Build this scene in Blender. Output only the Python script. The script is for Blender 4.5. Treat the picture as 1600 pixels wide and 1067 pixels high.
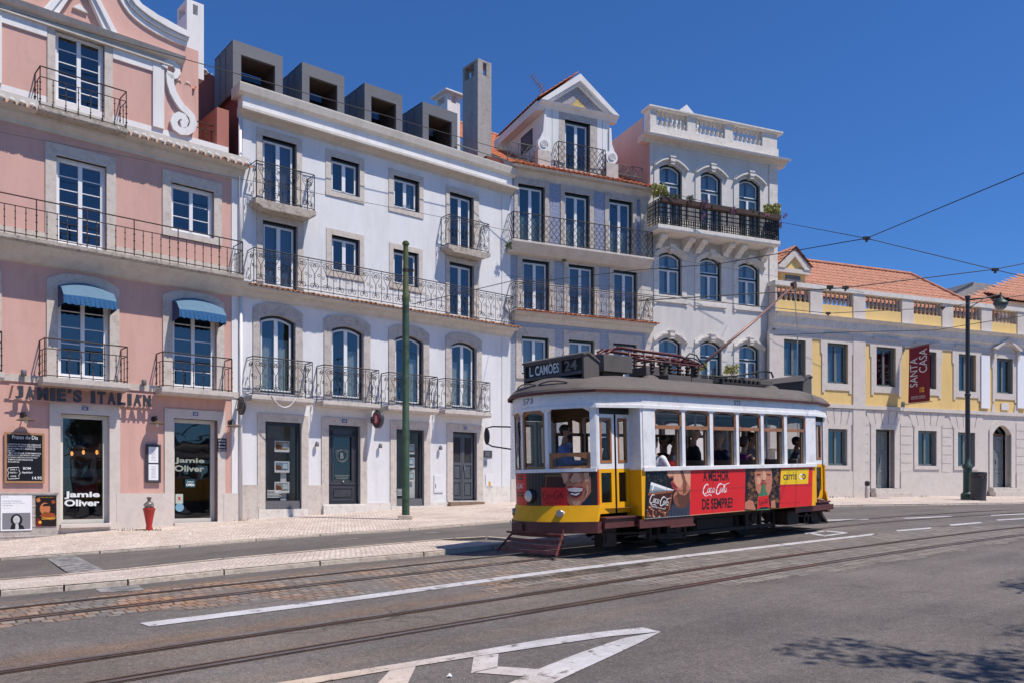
import bpy, bmesh, math, random
from math import sin, cos, pi, radians, sqrt, atan2
from mathutils import Vector, Matrix
random.seed(7)
for o in list(bpy.data.objects): bpy.data.objects.remove(o)
SC = bpy.context.scene
COL = SC.collection
# ------------------------------------------------------------------ camera, sky, sun, exposure
FP, CX, HY, EYE = 1311.0, 800.0, 766.0, 1.71      # focal length in photo pixels, horizon row, eye height
cam = bpy.data.cameras.new('camera'); camo = bpy.data.objects.new('camera', cam); COL.objects.link(camo)
camo.location = (0, 0, EYE); camo.rotation_euler = (radians(90), 0, 0)
cam.sensor_width = 36; cam.lens = 36*FP/1600; cam.shift_y = (HY-533.5)/1600; cam.clip_end = 3000; cam.clip_start = .1
SC.camera = camo
SUN_D = Vector((-.90*cos(radians(61)), .43*cos(radians(61)), -sin(radians(61)))).normalized()
W = bpy.data.worlds.new("World"); SC.world = W; W.use_nodes = True
nt = W.node_tree; bg = nt.nodes['Background']; sky = nt.nodes.new('ShaderNodeTexSky')
sky.sky_type = 'NISHITA'; sky.sun_disc = False; sky.sun_elevation = radians(61); sky.sun_rotation = atan2(.90, -.43)
sky.air_density = 1.0; sky.dust_density = 0; sky.ozone_density = 10; sky.altitude = 60
tn = nt.nodes.new('ShaderNodeMix'); tn.data_type = 'RGBA'; tn.blend_type = 'MULTIPLY'; tn.inputs[0].default_value = 1; tn.inputs[7].default_value = (.70, 1.07, 1.46, 1)   # deep polarised blue of the photo's sky
nt.links.new(sky.outputs[0], tn.inputs[6]); nt.links.new(tn.outputs[2], bg.inputs[0]); bg.inputs[1].default_value = .086
sl = bpy.data.lights.new('sun', 'SUN'); sl.energy = 5.0; sl.angle = radians(.53); sl.color = (1, .92, .82)
so = bpy.data.objects.new('sun', sl); COL.objects.link(so); so.location = (30, -15, 60)
so.rotation_euler = SUN_D.to_track_quat('-Z', 'Y').to_euler()
SC.view_settings.view_transform = 'Standard'; SC.view_settings.look = 'None'; SC.view_settings.exposure = 0.0; SC.view_settings.gamma = 1
SC.render.engine = 'CYCLES'
SC.cycles.max_bounces = 7; SC.cycles.transparent_max_bounces = 14

# ------------------------------------------------------------------ helpers
def L3(r, g, b):
    f = lambda c: (c/255)/12.92 if c/255 <= .04045 else (((c/255)+.055)/1.055)**2.4
    return (f(r), f(g), f(b))
MATS = {}
def nn(t, ty, **k):
    n = t.nodes.new(ty)
    for a, v in k.items(): setattr(n, a, v)
    return n
def mat(name, col, rough=.8, metal=0., var=.12, sc=3., bump=0., bsc=60., spec=.5, col2=None, stain=None, coat=0., streak=False):
    """principled material: a base colour, broad mottling, fine grain, optional second tint and stains"""
    if name in MATS: return MATS[name]
    m = bpy.data.materials.new(name); m.use_nodes = True; t = m.node_tree; p = t.nodes['Principled BSDF']
    p.inputs['Roughness'].default_value = rough; p.inputs['Metallic'].default_value = metal
    p.inputs['Specular IOR Level'].default_value = spec
    if coat: p.inputs['Coat Weight'].default_value = coat; p.inputs['Coat Roughness'].default_value = .08
    tc = nn(t, 'ShaderNodeTexCoord')
    src = tc.outputs['Object']
    if streak:
        mp = nn(t, 'ShaderNodeMapping'); mp.inputs['Scale'].default_value = (1, 1, .22); t.links.new(src, mp.inputs[0]); src = mp.outputs[0]
    no = nn(t, 'ShaderNodeTexNoise'); no.inputs['Scale'].default_value = sc; no.inputs['Detail'].default_value = 8; no.inputs['Roughness'].default_value = .65
    t.links.new(src, no.inputs['Vector'])
    c = col; c2 = col2 or tuple(x*(1-2.2*var) for x in c); hi = tuple(min(1, x*(1+.8*var)) for x in c)
    r = nn(t, 'ShaderNodeValToRGB'); e = r.color_ramp.elements
    e[0].position = .28; e[0].color = (*c2, 1); e[1].position = .72; e[1].color = (*hi, 1)
    mid = e.new(.48); mid.color = (*c, 1)
    t.links.new(no.outputs['Fac'], r.inputs[0]); out = r.outputs[0]
    if stain:
        n2 = nn(t, 'ShaderNodeTexNoise'); n2.inputs['Scale'].default_value = sc*2.7; n2.inputs['Detail'].default_value = 10; n2.inputs['Roughness'].default_value = .75
        t.links.new(tc.outputs['Object'], n2.inputs['Vector'])
        r2 = nn(t, 'ShaderNodeValToRGB'); r2.color_ramp.elements[0].position = .50; r2.color_ramp.elements[1].position = .70
        t.links.new(n2.outputs['Fac'], r2.inputs[0])
        mx = nn(t, 'ShaderNodeMix', data_type='RGBA'); t.links.new(r2.outputs[0], mx.inputs[0]); t.links.new(out, mx.inputs[6]); mx.inputs[7].default_value = (*stain, 1); out = mx.outputs[2]
    if streak:      # rain streaks and soot drawn down the wall
        mp3 = nn(t, 'ShaderNodeMapping'); mp3.inputs['Scale'].default_value = (2.2, 2.2, .35); t.links.new(tc.outputs['Object'], mp3.inputs[0])
        n4 = nn(t, 'ShaderNodeTexNoise'); n4.inputs['Scale'].default_value = 1.0; n4.inputs['Detail'].default_value = 9; n4.inputs['Roughness'].default_value = .7; t.links.new(mp3.outputs[0], n4.inputs['Vector'])
        r4 = nn(t, 'ShaderNodeValToRGB'); r4.color_ramp.elements[0].position = .30; r4.color_ramp.elements[0].color = (.89, .875, .855, 1); r4.color_ramp.elements[1].position = .52; r4.color_ramp.elements[1].color = (1, 1, 1, 1); t.links.new(n4.outputs['Fac'], r4.inputs[0])
        m4 = nn(t, 'ShaderNodeMix', data_type='RGBA', blend_type='MULTIPLY'); m4.inputs[0].default_value = 1; t.links.new(out, m4.inputs[6]); t.links.new(r4.outputs[0], m4.inputs[7]); out = m4.outputs[2]
    t.links.new(out, p.inputs['Base Color'])
    if bump:
        n3 = nn(t, 'ShaderNodeTexNoise'); n3.inputs['Scale'].default_value = bsc; n3.inputs['Detail'].default_value = 5
        t.links.new(tc.outputs['Object'], n3.inputs['Vector'])
        b = nn(t, 'ShaderNodeBump'); b.inputs['Strength'].default_value = bump; b.inputs['Distance'].default_value = .01
        t.links.new(n3.outputs['Fac'], b.inputs['Height']); t.links.new(b.outputs[0], p.inputs['Normal'])
    MATS[name] = m
    return m
def flat(name, rgb, rough=.45):
    return mat(name, L3(*rgb), rough, var=.03, sc=4, spec=.4)
def glassmat(name, tint=(.62, .66, .68), f0=.09):
    m = bpy.data.materials.new(name); m.use_nodes = True; t = m.node_tree; t.nodes.clear()
    o = nn(t, 'ShaderNodeOutputMaterial'); mx = nn(t, 'ShaderNodeMixShader'); tr = nn(t, 'ShaderNodeBsdfTransparent'); gl = nn(t, 'ShaderNodeBsdfGlossy'); lw_ = nn(t, 'ShaderNodeLayerWeight')
    tr.inputs[0].default_value = (*tint, 1); gl.inputs['Roughness'].default_value = .015; lw_.inputs[0].default_value = .5
    tc = nn(t, 'ShaderNodeTexCoord'); no = nn(t, 'ShaderNodeTexNoise'); no.inputs['Scale'].default_value = 1.7; no.inputs['Detail'].default_value = 1
    b = nn(t, 'ShaderNodeBump'); b.inputs['Strength'].default_value = .12; b.inputs['Distance'].default_value = .03
    t.links.new(tc.outputs['Object'], no.inputs['Vector']); t.links.new(no.outputs['Fac'], b.inputs['Height']); t.links.new(b.outputs[0], gl.inputs['Normal'])
    pw = nn(t, 'ShaderNodeMath', operation='POWER'); t.links.new(lw_.outputs['Facing'], pw.inputs[0]); pw.inputs[1].default_value = 4
    ma = nn(t, 'ShaderNodeMath', operation='MULTIPLY_ADD'); t.links.new(pw.outputs[0], ma.inputs[0]); ma.inputs[1].default_value = 1-f0; ma.inputs[2].default_value = f0
    t.links.new(ma.outputs[0], mx.inputs[0]); t.links.new(tr.outputs[0], mx.inputs[1]); t.links.new(gl.outputs[0], mx.inputs[2]); t.links.new(mx.outputs[0], o.inputs[0])
    MATS[name] = m
    return m
def xform(M, pts): return [tuple(M @ Vector(p)) for p in pts]
class MB:
    def __init__(s): s.v = []; s.f = []; s.m = []
    def add(s, vs, fs, m=0):
        n = len(s.v); s.v += [tuple(v) for v in vs]; s.f += [tuple(i+n for i in f) for f in fs]; s.m += [m]*len(fs); return s
    def box(s, x0, x1, y0, y1, z0, z1, m=0, M=None):
        vs = [(x, y, z) for x in (x0, x1) for y in (y0, y1) for z in (z0, z1)]
        if M is not None: vs = xform(M, vs)
        return s.add(vs, [(0, 1, 3, 2), (4, 6, 7, 5), (0, 4, 5, 1), (2, 3, 7, 6), (0, 2, 6, 4), (1, 5, 7, 3)], m)
    def ext(s, poly, y0, y1, m=0, M=None, back=True):
        """polygon in (x,z) extruded along y"""
        n = len(poly); vs = [(x, y0, z) for x, z in poly] + [(x, y1, z) for x, z in poly]
        if M is not None: vs = xform(M, vs)
        fs = [tuple(range(n)), tuple(range(2*n-1, n-1, -1))] if back else [tuple(range(n))]
        fs += [(i, i+n, (i+1) % n+n, (i+1) % n) for i in range(n)]
        return s.add(vs, fs, m)
    def mold(s, prof, x0, x1, m=0):
        """(y,z) profile run along x"""
        n = len(prof); vs = [(x0, y, z) for y, z in prof] + [(x1, y, z) for y, z in prof]
        fs = [tuple(range(n)), tuple(range(2*n-1, n-1, -1))] + [(i, (i+1) % n, (i+1) % n+n, i+n) for i in range(n)]
        return s.add(vs, fs, m)
    def tube(s, pts, r, n=5, m=0, cap=True):
        pts = [Vector(p) for p in pts]; k = len(pts)
        rs = r if isinstance(r, (list, tuple)) else [r]*k
        up = Vector((0, 0, 1)); prev = None; vs = []
        for i, p in enumerate(pts):
            d = (pts[min(i+1, k-1)]-pts[max(i-1, 0)])
            d = d.normalized() if d.length > 1e-9 else Vector((0, 0, 1))
            if prev is None:
                a = d.cross(up)
                if a.length < .1: a = d.cross(Vector((1, 0, 0)))
            else:
                a = prev - d*prev.dot(d)
                if a.length < 1e-4: a = d.cross(up) if d.cross(up).length > .1 else d.cross(Vector((1, 0, 0)))
            a.normalize(); prev = a; b = d.cross(a)
            for j in range(n):
                t = 2*pi*j/n; vs.append(p+(a*cos(t)+b*sin(t))*rs[i])
        fs = [(i*n+j, i*n+(j+1) % n, (i+1)*n+(j+1) % n, (i+1)*n+j) for i in range(k-1) for j in range(n)]
        if cap: fs += [tuple(range(n-1, -1, -1)), tuple(range((k-1)*n, k*n))]
        return s.add(vs, fs, m)
    def lathe(s, prof, c=(0, 0, 0), n=12, m=0, M=None):
        vs = []; k = len(prof)
        for r, z in prof:
            for j in range(n): t = 2*pi*j/n; vs.append((r*cos(t), r*sin(t), z))
        if M is not None: vs = xform(M, vs)
        vs = [(x+c[0], y+c[1], z+c[2]) for x, y, z in vs]
        fs = [(i*n+j, i*n+(j+1) % n, (i+1)*n+(j+1) % n, (i+1)*n+j) for i in range(k-1) for j in range(n)]
        fs += [tuple(range(n-1, -1, -1)), tuple(range((k-1)*n, k*n))]
        return s.add(vs, fs, m)
    def ell(s, c, r, m=0, nu=14, nv=9, M=None):
        vs = []
        for i in range(nv+1):
            a = -pi/2+pi*i/nv
            for j in range(nu): t = 2*pi*j/nu; vs.append((r[0]*cos(a)*cos(t), r[1]*cos(a)*sin(t), r[2]*sin(a)))
        if M is not None: vs = xform(M, vs)
        vs = [(x+c[0], y+c[1], z+c[2]) for x, y, z in vs]
        fs = [(i*nu+j, i*nu+(j+1) % nu, (i+1)*nu+(j+1) % nu, (i+1)*nu+j) for i in range(nv) for j in range(nu)]
        return s.add(vs, fs, m)
    def strip(s, A, B, m=0):
        n = len(A); return s.add(list(A)+list(B), [(i, i+1, n+i+1, n+i) for i in range(n-1)], m)
    def build(s, name, mats, parent=None, smooth=False, fix=True, bevel=0):
        me = bpy.data.meshes.new(name); me.from_pydata(s.v, [], s.f)
        if not isinstance(mats, (list, tuple)): mats = [mats]
        for m in mats: me.materials.append(m)
        me.polygons.foreach_set('material_index', s.m)
        if fix:
            b = bmesh.new(); b.from_mesh(me); bmesh.ops.recalc_face_normals(b, faces=b.faces); b.to_mesh(me); b.free()
        if smooth: me.polygons.foreach_set('use_smooth', [True]*len(me.polygons))
        me.update(); o = bpy.data.objects.new(name, me); COL.objects.link(o)
        if smooth == 'auto':
            try: me.set_sharp_from_angle(angle=radians(38))
            except Exception: pass
        if parent: o.parent = parent
        if bevel:
            b = o.modifiers.new('bevel', 'BEVEL'); b.width = bevel; b.segments = 2; b.limit_method = 'ANGLE'
        return o
def tag(o, label=None, cat=None, group=None, kind=None):
    if label: o['label'] = label
    if cat: o['category'] = cat
    if group: o['group'] = group
    if kind: o['kind'] = kind
    return o
def empty(name, loc, label, cat, rz=0, group=None):
    o = bpy.data.objects.new(name, None); COL.objects.link(o); o.location = loc; o.rotation_euler = (0, 0, rz)
    o.empty_display_size = .2
    return tag(o, label, cat, group)
# ---- text
TX = {}
def glyphs(s, bold=0., ext=.0):
    k = (s, bold)
    if k not in TX:
        c = bpy.data.curves.new('t', 'FONT'); c.body = s; c.size = 1; c.offset = bold; c.resolution_u = 3
        o = bpy.data.objects.new('t', c); COL.objects.link(o); bpy.context.view_layer.update()
        me = bpy.data.meshes.new_from_object(o.evaluated_get(bpy.context.evaluated_depsgraph_get()))
        v = [(p.co.x, p.co.y) for p in me.vertices]; f = [tuple(p.vertices) for p in me.polygons]
        bpy.data.objects.remove(o); bpy.data.curves.remove(c); bpy.data.meshes.remove(me)
        x0 = min(p[0] for p in v); x1 = max(p[0] for p in v); y0 = min(p[1] for p in v); y1 = max(p[1] for p in v)
        TX[k] = ([((x-x0)/(x1-x0), (y-y0)/(y1-y0)) for x, y in v], f)
    return TX[k]
def put_text(mb, s, mp, m=0, bold=.0, th=0.):
    """text filling the unit square, mapped by mp(a,b,depth)->xyz"""
    v, f = glyphs(s, bold); n = len(v)
    mb.add([mp(a, b, 0) for a, b in v], f, m)
    if th:
        ed = {}
        for q in f:
            for i in range(len(q)):
                e = (q[i], q[(i+1) % len(q)]); r = (e[1], e[0])
                if r in ed: del ed[r]
                else: ed[e] = 1
        base = len(mb.v); mb.v += [mp(a, b, 0) for a, b in v]+[mp(a, b, th) for a, b in v]
        for a, b in ed: mb.f.append((base+a, base+b, base+n+b, base+n+a)); mb.m.append(m)
def rect_map(u0, u1, z0, z1, y, shear=0.):
    return lambda a, b, d: (u0+(u1-u0)*a+shear*(b-.5)*(z1-z0), y+d, z0+(z1-z0)*b)
def arcp(cx, cy, rx, ry, a0, a1, n=12): return [(cx+rx*cos(radians(a0+(a1-a0)*i/n)), cy+ry*sin(radians(a0+(a1-a0)*i/n))) for i in range(n+1)]
SCRIPT = [(arcp(1.25, 1.75, .85, 1.1, 48, 300, 16)+[(2.0, .95)], .26), ([(1.0, .72), (1.5, .35), (2.3, .25), (3.1, .55), (3.9, .45), (4.4, .15)], .2),
 (arcp(2.45, 1.45, .38, .52, 90, 450, 12), .17), (arcp(3.4, 1.45, .4, .52, 50, 320, 10), .18), (arcp(4.3, 1.45, .36, .52, 60, 400, 12), .17), ([(4.75, 1.95), (4.68, 1.2), (4.8, .95), (5.05, 1.15)], .17),
 ([(5.0, 1.55), (5.45, 1.6)], .14), (arcp(6.45, 1.75, .85, 1.2, 55, 310, 16)+[(7.1, 1.2)], .26), ([(6.3, 2.45), (6.7, 2.85), (7.4, 2.7), (8.3, 2.55), (9.2, 2.9), (9.9, 3.0)], .17),
 (arcp(7.35, 1.45, .36, .52, 90, 450, 12), .17), ([(8.0, 1.1), (8.35, 2.1), (8.4, 2.75), (8.15, 2.6), (8.05, 1.5), (8.1, 1.0), (8.4, 1.0)], .17), (arcp(8.95, 1.45, .36, .52, 60, 400, 12), .17), ([(9.4, 1.95), (9.32, 1.2), (9.5, .95), (9.8, 1.2)], .17)]
def put_script(mb, mp, m=0, w=1.):
    for pts, wd in SCRIPT:
        n = len(pts); A = []; B = []
        for i, (x, y) in enumerate(pts):
            x0, y0 = pts[max(i-1, 0)]; x1, y1 = pts[min(i+1, n-1)]; dx, dy = x1-x0, y1-y0; l = sqrt(dx*dx+dy*dy) or 1
            h = wd*w*.5*(.55+.75*abs(dy)/l)*(1 if 0 < i < n-1 else .5); px, py = -dy/l*h, dx/l*h
            sh = .28*(y-1.5)
            A.append(mp((x+sh+px)/10.4, (y+py)/3.1, 0)); B.append(mp((x+sh-px)/10.4, (y-py)/3.1, 0))
        mb.strip(A, B, m)

# ------------------------------------------------------------------ the ground's height (street climbs to the right, cambered)
import bisect
def interp(x, X, Y):
    if x <= X[0]: return Y[0]
    if x >= X[-1]: return Y[-1]
    i = bisect.bisect(X, x)-1; t = (x-X[i])/(X[i+1]-X[i]); return Y[i]+(Y[i+1]-Y[i])*t
S_ = [-60, -10, 0, 3.5, 9.5, 14, 19.3, 26, 35, 45, 200]; F_ = [-1.9, -.322, 0, .1127, .306, .451, .621, .80, .88, .90, .92]
K_ = [4.3, 2.1, 1.6, 1.37, 1.05, .84, .60, .48, .42, .40, .38]
def sp(X, Y): return .765*X+.644*Y, -.644*X+.765*Y
def unsp(s, p): return .765*s-.644*p, .644*s+.765*p
def HD(X, Y):
    s, p = sp(X, Y); fs = interp(s, S_, F_)
    if p <= 0: return 1.71-fs+.015*min(-p, 20)
    if p <= 10: return 1.71-fs-.03825*p
    a = 1.71-fs-.3825; b = interp(s, S_, K_); t = min(1, (p-10)/7); t = t*t*(3-2*t)
    return a+(b-a)*t
def GZ(X, Y): return EYE-HD(X, Y)
def bp(x, y, lift=0.):
    kx = (x-CX)/FP; ky = (y-HY)/FP; Z = 1.; g = lambda Z: HD(kx*Z, Z)-lift-ky*Z
    while Z < 150:
        if g(Z) < 0:
            lo, hi = Z-.25, Z
            for _ in range(28):
                m = (lo+hi)/2
                if g(m) < 0: hi = m
                else: lo = m
            return (kx*lo, lo, GZ(kx*lo, lo)+lift)
        Z += .25
    return (kx*60, 60, 0)

# ------------------------------------------------------------------ materials
ASPH = None
def ground_mat(name, kind):
    m = bpy.data.materials.new(name); m.use_nodes = True; t = m.node_tree; p = t.nodes['Principled BSDF']; p.inputs['Roughness'].default_value = .85
    p.inputs['Specular IOR Level'].default_value = .3
    tc = nn(t, 'ShaderNodeTexCoord'); mp = nn(t, 'ShaderNodeMapping'); mp.inputs['Rotation'].default_value = (0, 0, -radians(40.1)); t.links.new(tc.outputs['Object'], mp.inputs[0]); V = mp.outputs[0]
    def noise(s, d=6, r=.6, v=V):
        n = nn(t, 'ShaderNodeTexNoise'); n.inputs['Scale'].default_value = s; n.inputs['Detail'].default_value = d; n.inputs['Roughness'].default_value = r; t.links.new(v, n.inputs['Vector']); return n.outputs['Fac']
    def ramp(f, a, b, ca=(0, 0, 0), cb=(1, 1, 1)):
        r = nn(t, 'ShaderNodeValToRGB'); e = r.color_ramp.elements; e[0].position = a; e[1].position = b; e[0].color = (*ca, 1); e[1].color = (*cb, 1); t.links.new(f, r.inputs[0]); return r.outputs[0]
    def mix(f, a, b, mode='MIX'):
        x = nn(t, 'ShaderNodeMix', data_type='RGBA', blend_type=mode)
        for i, q in ((0, f), (6, a), (7, b)):
            if isinstance(q, (int, float)): x.inputs[i].default_value = q
            elif isinstance(q, tuple): x.inputs[i].default_value = (*q, 1)
            else: t.links.new(q, x.inputs[i])
        return x.outputs[2]
    def bump(h, s, d):
        b = nn(t, 'ShaderNodeBump'); b.inputs['Strength'].default_value = s; b.inputs['Distance'].default_value = d; t.links.new(h, b.inputs['Height']); t.links.new(b.outputs[0], p.inputs['Normal'])
    def mth(op, a, b=None, c=None):
        n = nn(t, 'ShaderNodeMath', operation=op)
        for i, q in enumerate((a, b, c)):
            if q is None: continue
            if isinstance(q, (int, float)): n.inputs[i].default_value = q
            else: t.links.new(q, n.inputs[i])
        return n.outputs[0]
    if kind == 'asphalt':
        g = mix(1., ramp(noise(120, 4, .8), .36, .64, (.052, .046, .043), (.245, .224, .212)), ramp(noise(34, 4, .75), .36, .64, (.72, .72, .72), (1.28, 1.27, 1.25)), 'MULTIPLY')
        g = mix(1., g, ramp(noise(11, 4, .7), .35, .65, (.88, .88, .88), (1.12, 1.11, 1.10)), 'MULTIPLY')
        g = mix(mth('GREATER_THAN', noise(70, 2, .5), .70), g, (.42, .40, .37))
        big = ramp(noise(.55, 8, .65), .35, .65, (.78, .78, .79), (1.12, 1.1, 1.08))
        c = mix(1., g, big, 'MULTIPLY')
        mp2 = nn(t, 'ShaderNodeMapping'); mp2.inputs['Scale'].default_value = (.12, 1.6, 1); t.links.new(V, mp2.inputs[0])
        c = mix(1., c, ramp(noise(1.2, 6, .6, mp2.outputs[0]), .36, .66, (.84, .83, .83), (1.08, 1.08, 1.08)), 'MULTIPLY')
        sx = nn(t, 'ShaderNodeSeparateXYZ'); t.links.new(V, sx.inputs[0]); P_ = sx.outputs[1]
        wob = noise(.8, 5); band = None
        for cc, w, am in ((7.72, .32, .55), (6.8, .4, .22), (7.2, .5, .2), (6.0, .3, .22), (10.9, .25, .2), (11.02, .16, .6)):
            q = mth('ABSOLUTE', mth('SUBTRACT', P_, cc)); q = mth('ADD', q, mth('MULTIPLY', mth('SUBTRACT', wob, .5), .5))
            q = mth('MULTIPLY', mth('MAXIMUM', mth('SUBTRACT', 1., mth('DIVIDE', q, w)), 0.), am)
            band = q if band is None else mth('MAXIMUM', band, q)
        near = mth('MULTIPLY', mth('MINIMUM', mth('MAXIMUM', mth('DIVIDE', mth('SUBTRACT', 13., sx.outputs[0]), 9.), 0.), 1.), band)
        c = mix(near, c, mix(1., c, (1.6, 1.13, .78), 'MULTIPLY'))
        # a long dark crack seal and random small cracks
        vo = nn(t, 'ShaderNodeTexVoronoi', feature='DISTANCE_TO_EDGE'); vo.inputs['Scale'].default_value = .35
        ad = nn(t, 'ShaderNodeVectorMath', operation='ADD'); nz = nn(t, 'ShaderNodeTexNoise'); nz.inputs['Scale'].default_value = 1.3; nz.inputs['Detail'].default_value = 6; t.links.new(V, nz.inputs['Vector'])
        t.links.new(V, ad.inputs[0]); t.links.new(nz.outputs['Color'], ad.inputs[1]); t.links.new(ad.outputs[0], vo.inputs['Vector'])
        cr = mth('MULTIPLY', mth('LESS_THAN', vo.outputs['Distance'], .006), ramp(noise(.4, 3), .5, .6))
        c = mix(mth('MULTIPLY', cr, .55), c, (.03, .028, .028))
        t.links.new(c, p.inputs['Base Color']); bump(noise(150, 3, .7), .55, .006)
    elif kind in ('calcada', 'setts'):
        wv = nn(t, 'ShaderNodeVectorMath', operation='ADD'); nz = nn(t, 'ShaderNodeTexNoise'); nz.inputs['Scale'].default_value = 1.5 if kind == 'setts' else 4; nz.inputs['Detail'].default_value = 3; t.links.new(V, nz.inputs['Vector'])
        sc = nn(t, 'ShaderNodeVectorMath', operation='SCALE'); sc.inputs['Scale'].default_value = .16 if kind == 'setts' else .05; t.links.new(nz.outputs['Color'], sc.inputs[0]); t.links.new(V, wv.inputs[0]); t.links.new(sc.outputs[0], wv.inputs[1])
        if kind == 'calcada':
            vs = nn(t, 'ShaderNodeMapping'); vs.inputs['Scale'].default_value = (11.5, 11.5, .01); vs.inputs['Rotation'].default_value = (0, 0, .5); t.links.new(wv.outputs[0], vs.inputs[0])
            de = nn(t, 'ShaderNodeTexVoronoi', feature='DISTANCE_TO_EDGE', voronoi_dimensions='2D'); de.inputs['Scale'].default_value = 1; de.inputs['Randomness'].default_value = .55; t.links.new(vs.outputs[0], de.inputs['Vector'])
            ce = nn(t, 'ShaderNodeTexVoronoi', feature='F1', voronoi_dimensions='2D'); ce.inputs['Scale'].default_value = 1; ce.inputs['Randomness'].default_value = .55; t.links.new(vs.outputs[0], ce.inputs['Vector'])
            st = ramp(ce.outputs['Color'], 0, 1, (.52, .445, .40), (.78, .70, .645)); st = mix(1., st, ramp(noise(.9, 7), .35, .65, (.80, .77, .74), (1.07, 1.05, 1.03)), 'MULTIPLY')
            j = ramp(de.outputs['Distance'], .02, .11); c = mix(j, (.27, .205, .155), st); h = j
            t.links.new(c, p.inputs['Base Color']); bump(h, .5, .02)
        else:
            br = nn(t, 'ShaderNodeTexBrick', offset=.5); br.inputs['Scale'].default_value = 1; br.inputs['Brick Width'].default_value = .125; br.inputs['Row Height'].default_value = .19
            br.inputs['Mortar Size'].default_value = .013; br.inputs['Mortar Smooth'].default_value = .5; br.inputs['Bias'].default_value = 0
            br.inputs['Color1'].default_value = (.165, .15, .138, 1); br.inputs['Color2'].default_value = (.265, .245, .225, 1); br.inputs['Mortar'].default_value = (.085, .052, .032, 1)
            t.links.new(wv.outputs[0], br.inputs['Vector'])
            c = mix(1., br.outputs['Color'], ramp(noise(26, 5, .7), .3, .7, (.72, .72, .72), (1.2, 1.18, 1.16)), 'MULTIPLY')
            sx = nn(t, 'ShaderNodeSeparateXYZ'); t.links.new(V, sx.inputs[0])
            near = mth('MULTIPLY', mth('MINIMUM', mth('MAXIMUM', mth('DIVIDE', mth('SUBTRACT', 10., sx.outputs[0]), 8.), 0.), 1.), ramp(noise(1.6, 6), .42, .62))
            c = mix(near, c, mix(1., c, (1.6, 1.0, .62), 'MULTIPLY'))
            # old asphalt smeared over the joints
            c = mix(mth('MULTIPLY', ramp(noise(1.1, 8, .7), .50, .60), .7), c, ramp(noise(90, 3, .7), .3, .7, (.075, .069, .065), (.225, .21, .20)))
            t.links.new(c, p.inputs['Base Color']); bump(br.outputs['Fac'], -.6, .02)
    elif kind in ('paint', 'paintworn'):
        n = noise(5, 9, .72); g = ramp(noise(70, 3, .7), .3, .7, (.08, .075, .07), (.19, .18, .17))
        wear = ramp(n, *((.36, .43) if kind == 'paint' else (.44, .74))); c = mix(wear, g, ramp(noise(2.3, 7, .7), .35, .65, (.40, .385, .39), (.55, .545, .565)))
        c = mix(mth('LESS_THAN', noise(40, 3, .8), .36), c, g)
        sx = nn(t, 'ShaderNodeSeparateXYZ'); t.links.new(V, sx.inputs[0])
        rust = mth('MULTIPLY', mth('MINIMUM', mth('MAXIMUM', mth('DIVIDE', mth('SUBTRACT', 4.8, sx.outputs[0]), 2.2), 0.), 1.), mth('LESS_THAN', sx.outputs[1], 6.3))
        c = mix(mth('MULTIPLY', rust, .8), c, mix(1., c, (1.1, .80, .52), 'MULTIPLY'))
        vo = nn(t, 'ShaderNodeTexVoronoi', feature='DISTANCE_TO_EDGE'); vo.inputs['Scale'].default_value = 3.6
        ad = nn(t, 'ShaderNodeVectorMath', operation='ADD'); nz = nn(t, 'ShaderNodeTexNoise'); nz.inputs['Scale'].default_value = 6; nz.inputs['Detail'].default_value = 4; t.links.new(V, nz.inputs['Vector'])
        s2 = nn(t, 'ShaderNodeVectorMath', operation='SCALE'); s2.inputs['Scale'].default_value = .15; t.links.new(nz.outputs['Color'], s2.inputs[0]); t.links.new(V, ad.inputs[0]); t.links.new(s2.outputs[0], ad.inputs[1]); t.links.new(ad.outputs[0], vo.inputs['Vector'])
        cr = mth('MULTIPLY', mth('MULTIPLY', mth('LESS_THAN', vo.outputs['Distance'], .013), mth('LESS_THAN', sx.outputs[1], 6.3)), ramp(noise(1.7, 4), .48, .62)); c = mix(mth('MULTIPLY', cr, .6), c, (.20, .15, .11))
        t.links.new(c, p.inputs['Base Color'])
    MATS[name] = m
    return m
ground_mat('asphalt', 'asphalt'); ground_mat('calcada', 'calcada'); ground_mat('setts', 'setts'); ground_mat('paint', 'paint'); ground_mat('paintworn', 'paintworn')
M_ = MATS
mat('kerbstone', (.50, .43, .36), .85, var=.2, sc=5, bump=.5, bsc=25, stain=(.30, .21, .14))
mat('pinkwall', (.62, .372, .315), .88, var=.08, sc=1., bump=.3, bsc=45, stain=(.585, .35, .295), streak=True)
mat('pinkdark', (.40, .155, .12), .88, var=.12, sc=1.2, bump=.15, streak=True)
mat('redgable', (.17, .045, .035), .85, var=.12, sc=1.2, streak=True)
mat('whitewall', (.72, .715, .725), .86, var=.06, sc=.8, bump=.2, bsc=40, stain=(.655, .66, .69), streak=True)
mat('whitetrim', (.76, .745, .74), .8, var=.05, sc=2, bump=.1, streak=True)
mat('greywall', (.63, .60, .57), .88, var=.07, sc=.9, bump=.2, bsc=40, stain=(.56, .53, .50), streak=True)
mat('yellowwall', (.76, .53, .21), .86, var=.05, sc=.8, bump=.15, streak=True)
mat('stonetrim', (.57, .51, .455), .85, var=.12, sc=4, bump=.35, bsc=30, stain=(.45, .37, .30))
mat('stonegrey', (.50, .45, .415), .85, var=.14, sc=4, bump=.35, bsc=30, stain=(.32, .26, .22))  # greyer stone; on the white house's first-floor surrounds the shade is mixed into it
mat('stonepale', (.68, .64, .59), .82, var=.08, sc=3, bump=.25, bsc=25, stain=(.50, .43, .36))
mat('stonepink', (.61, .55, .50), .8, var=.06, sc=2.5, bump=.15, bsc=20, stain=(.55, .47, .41))
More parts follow.
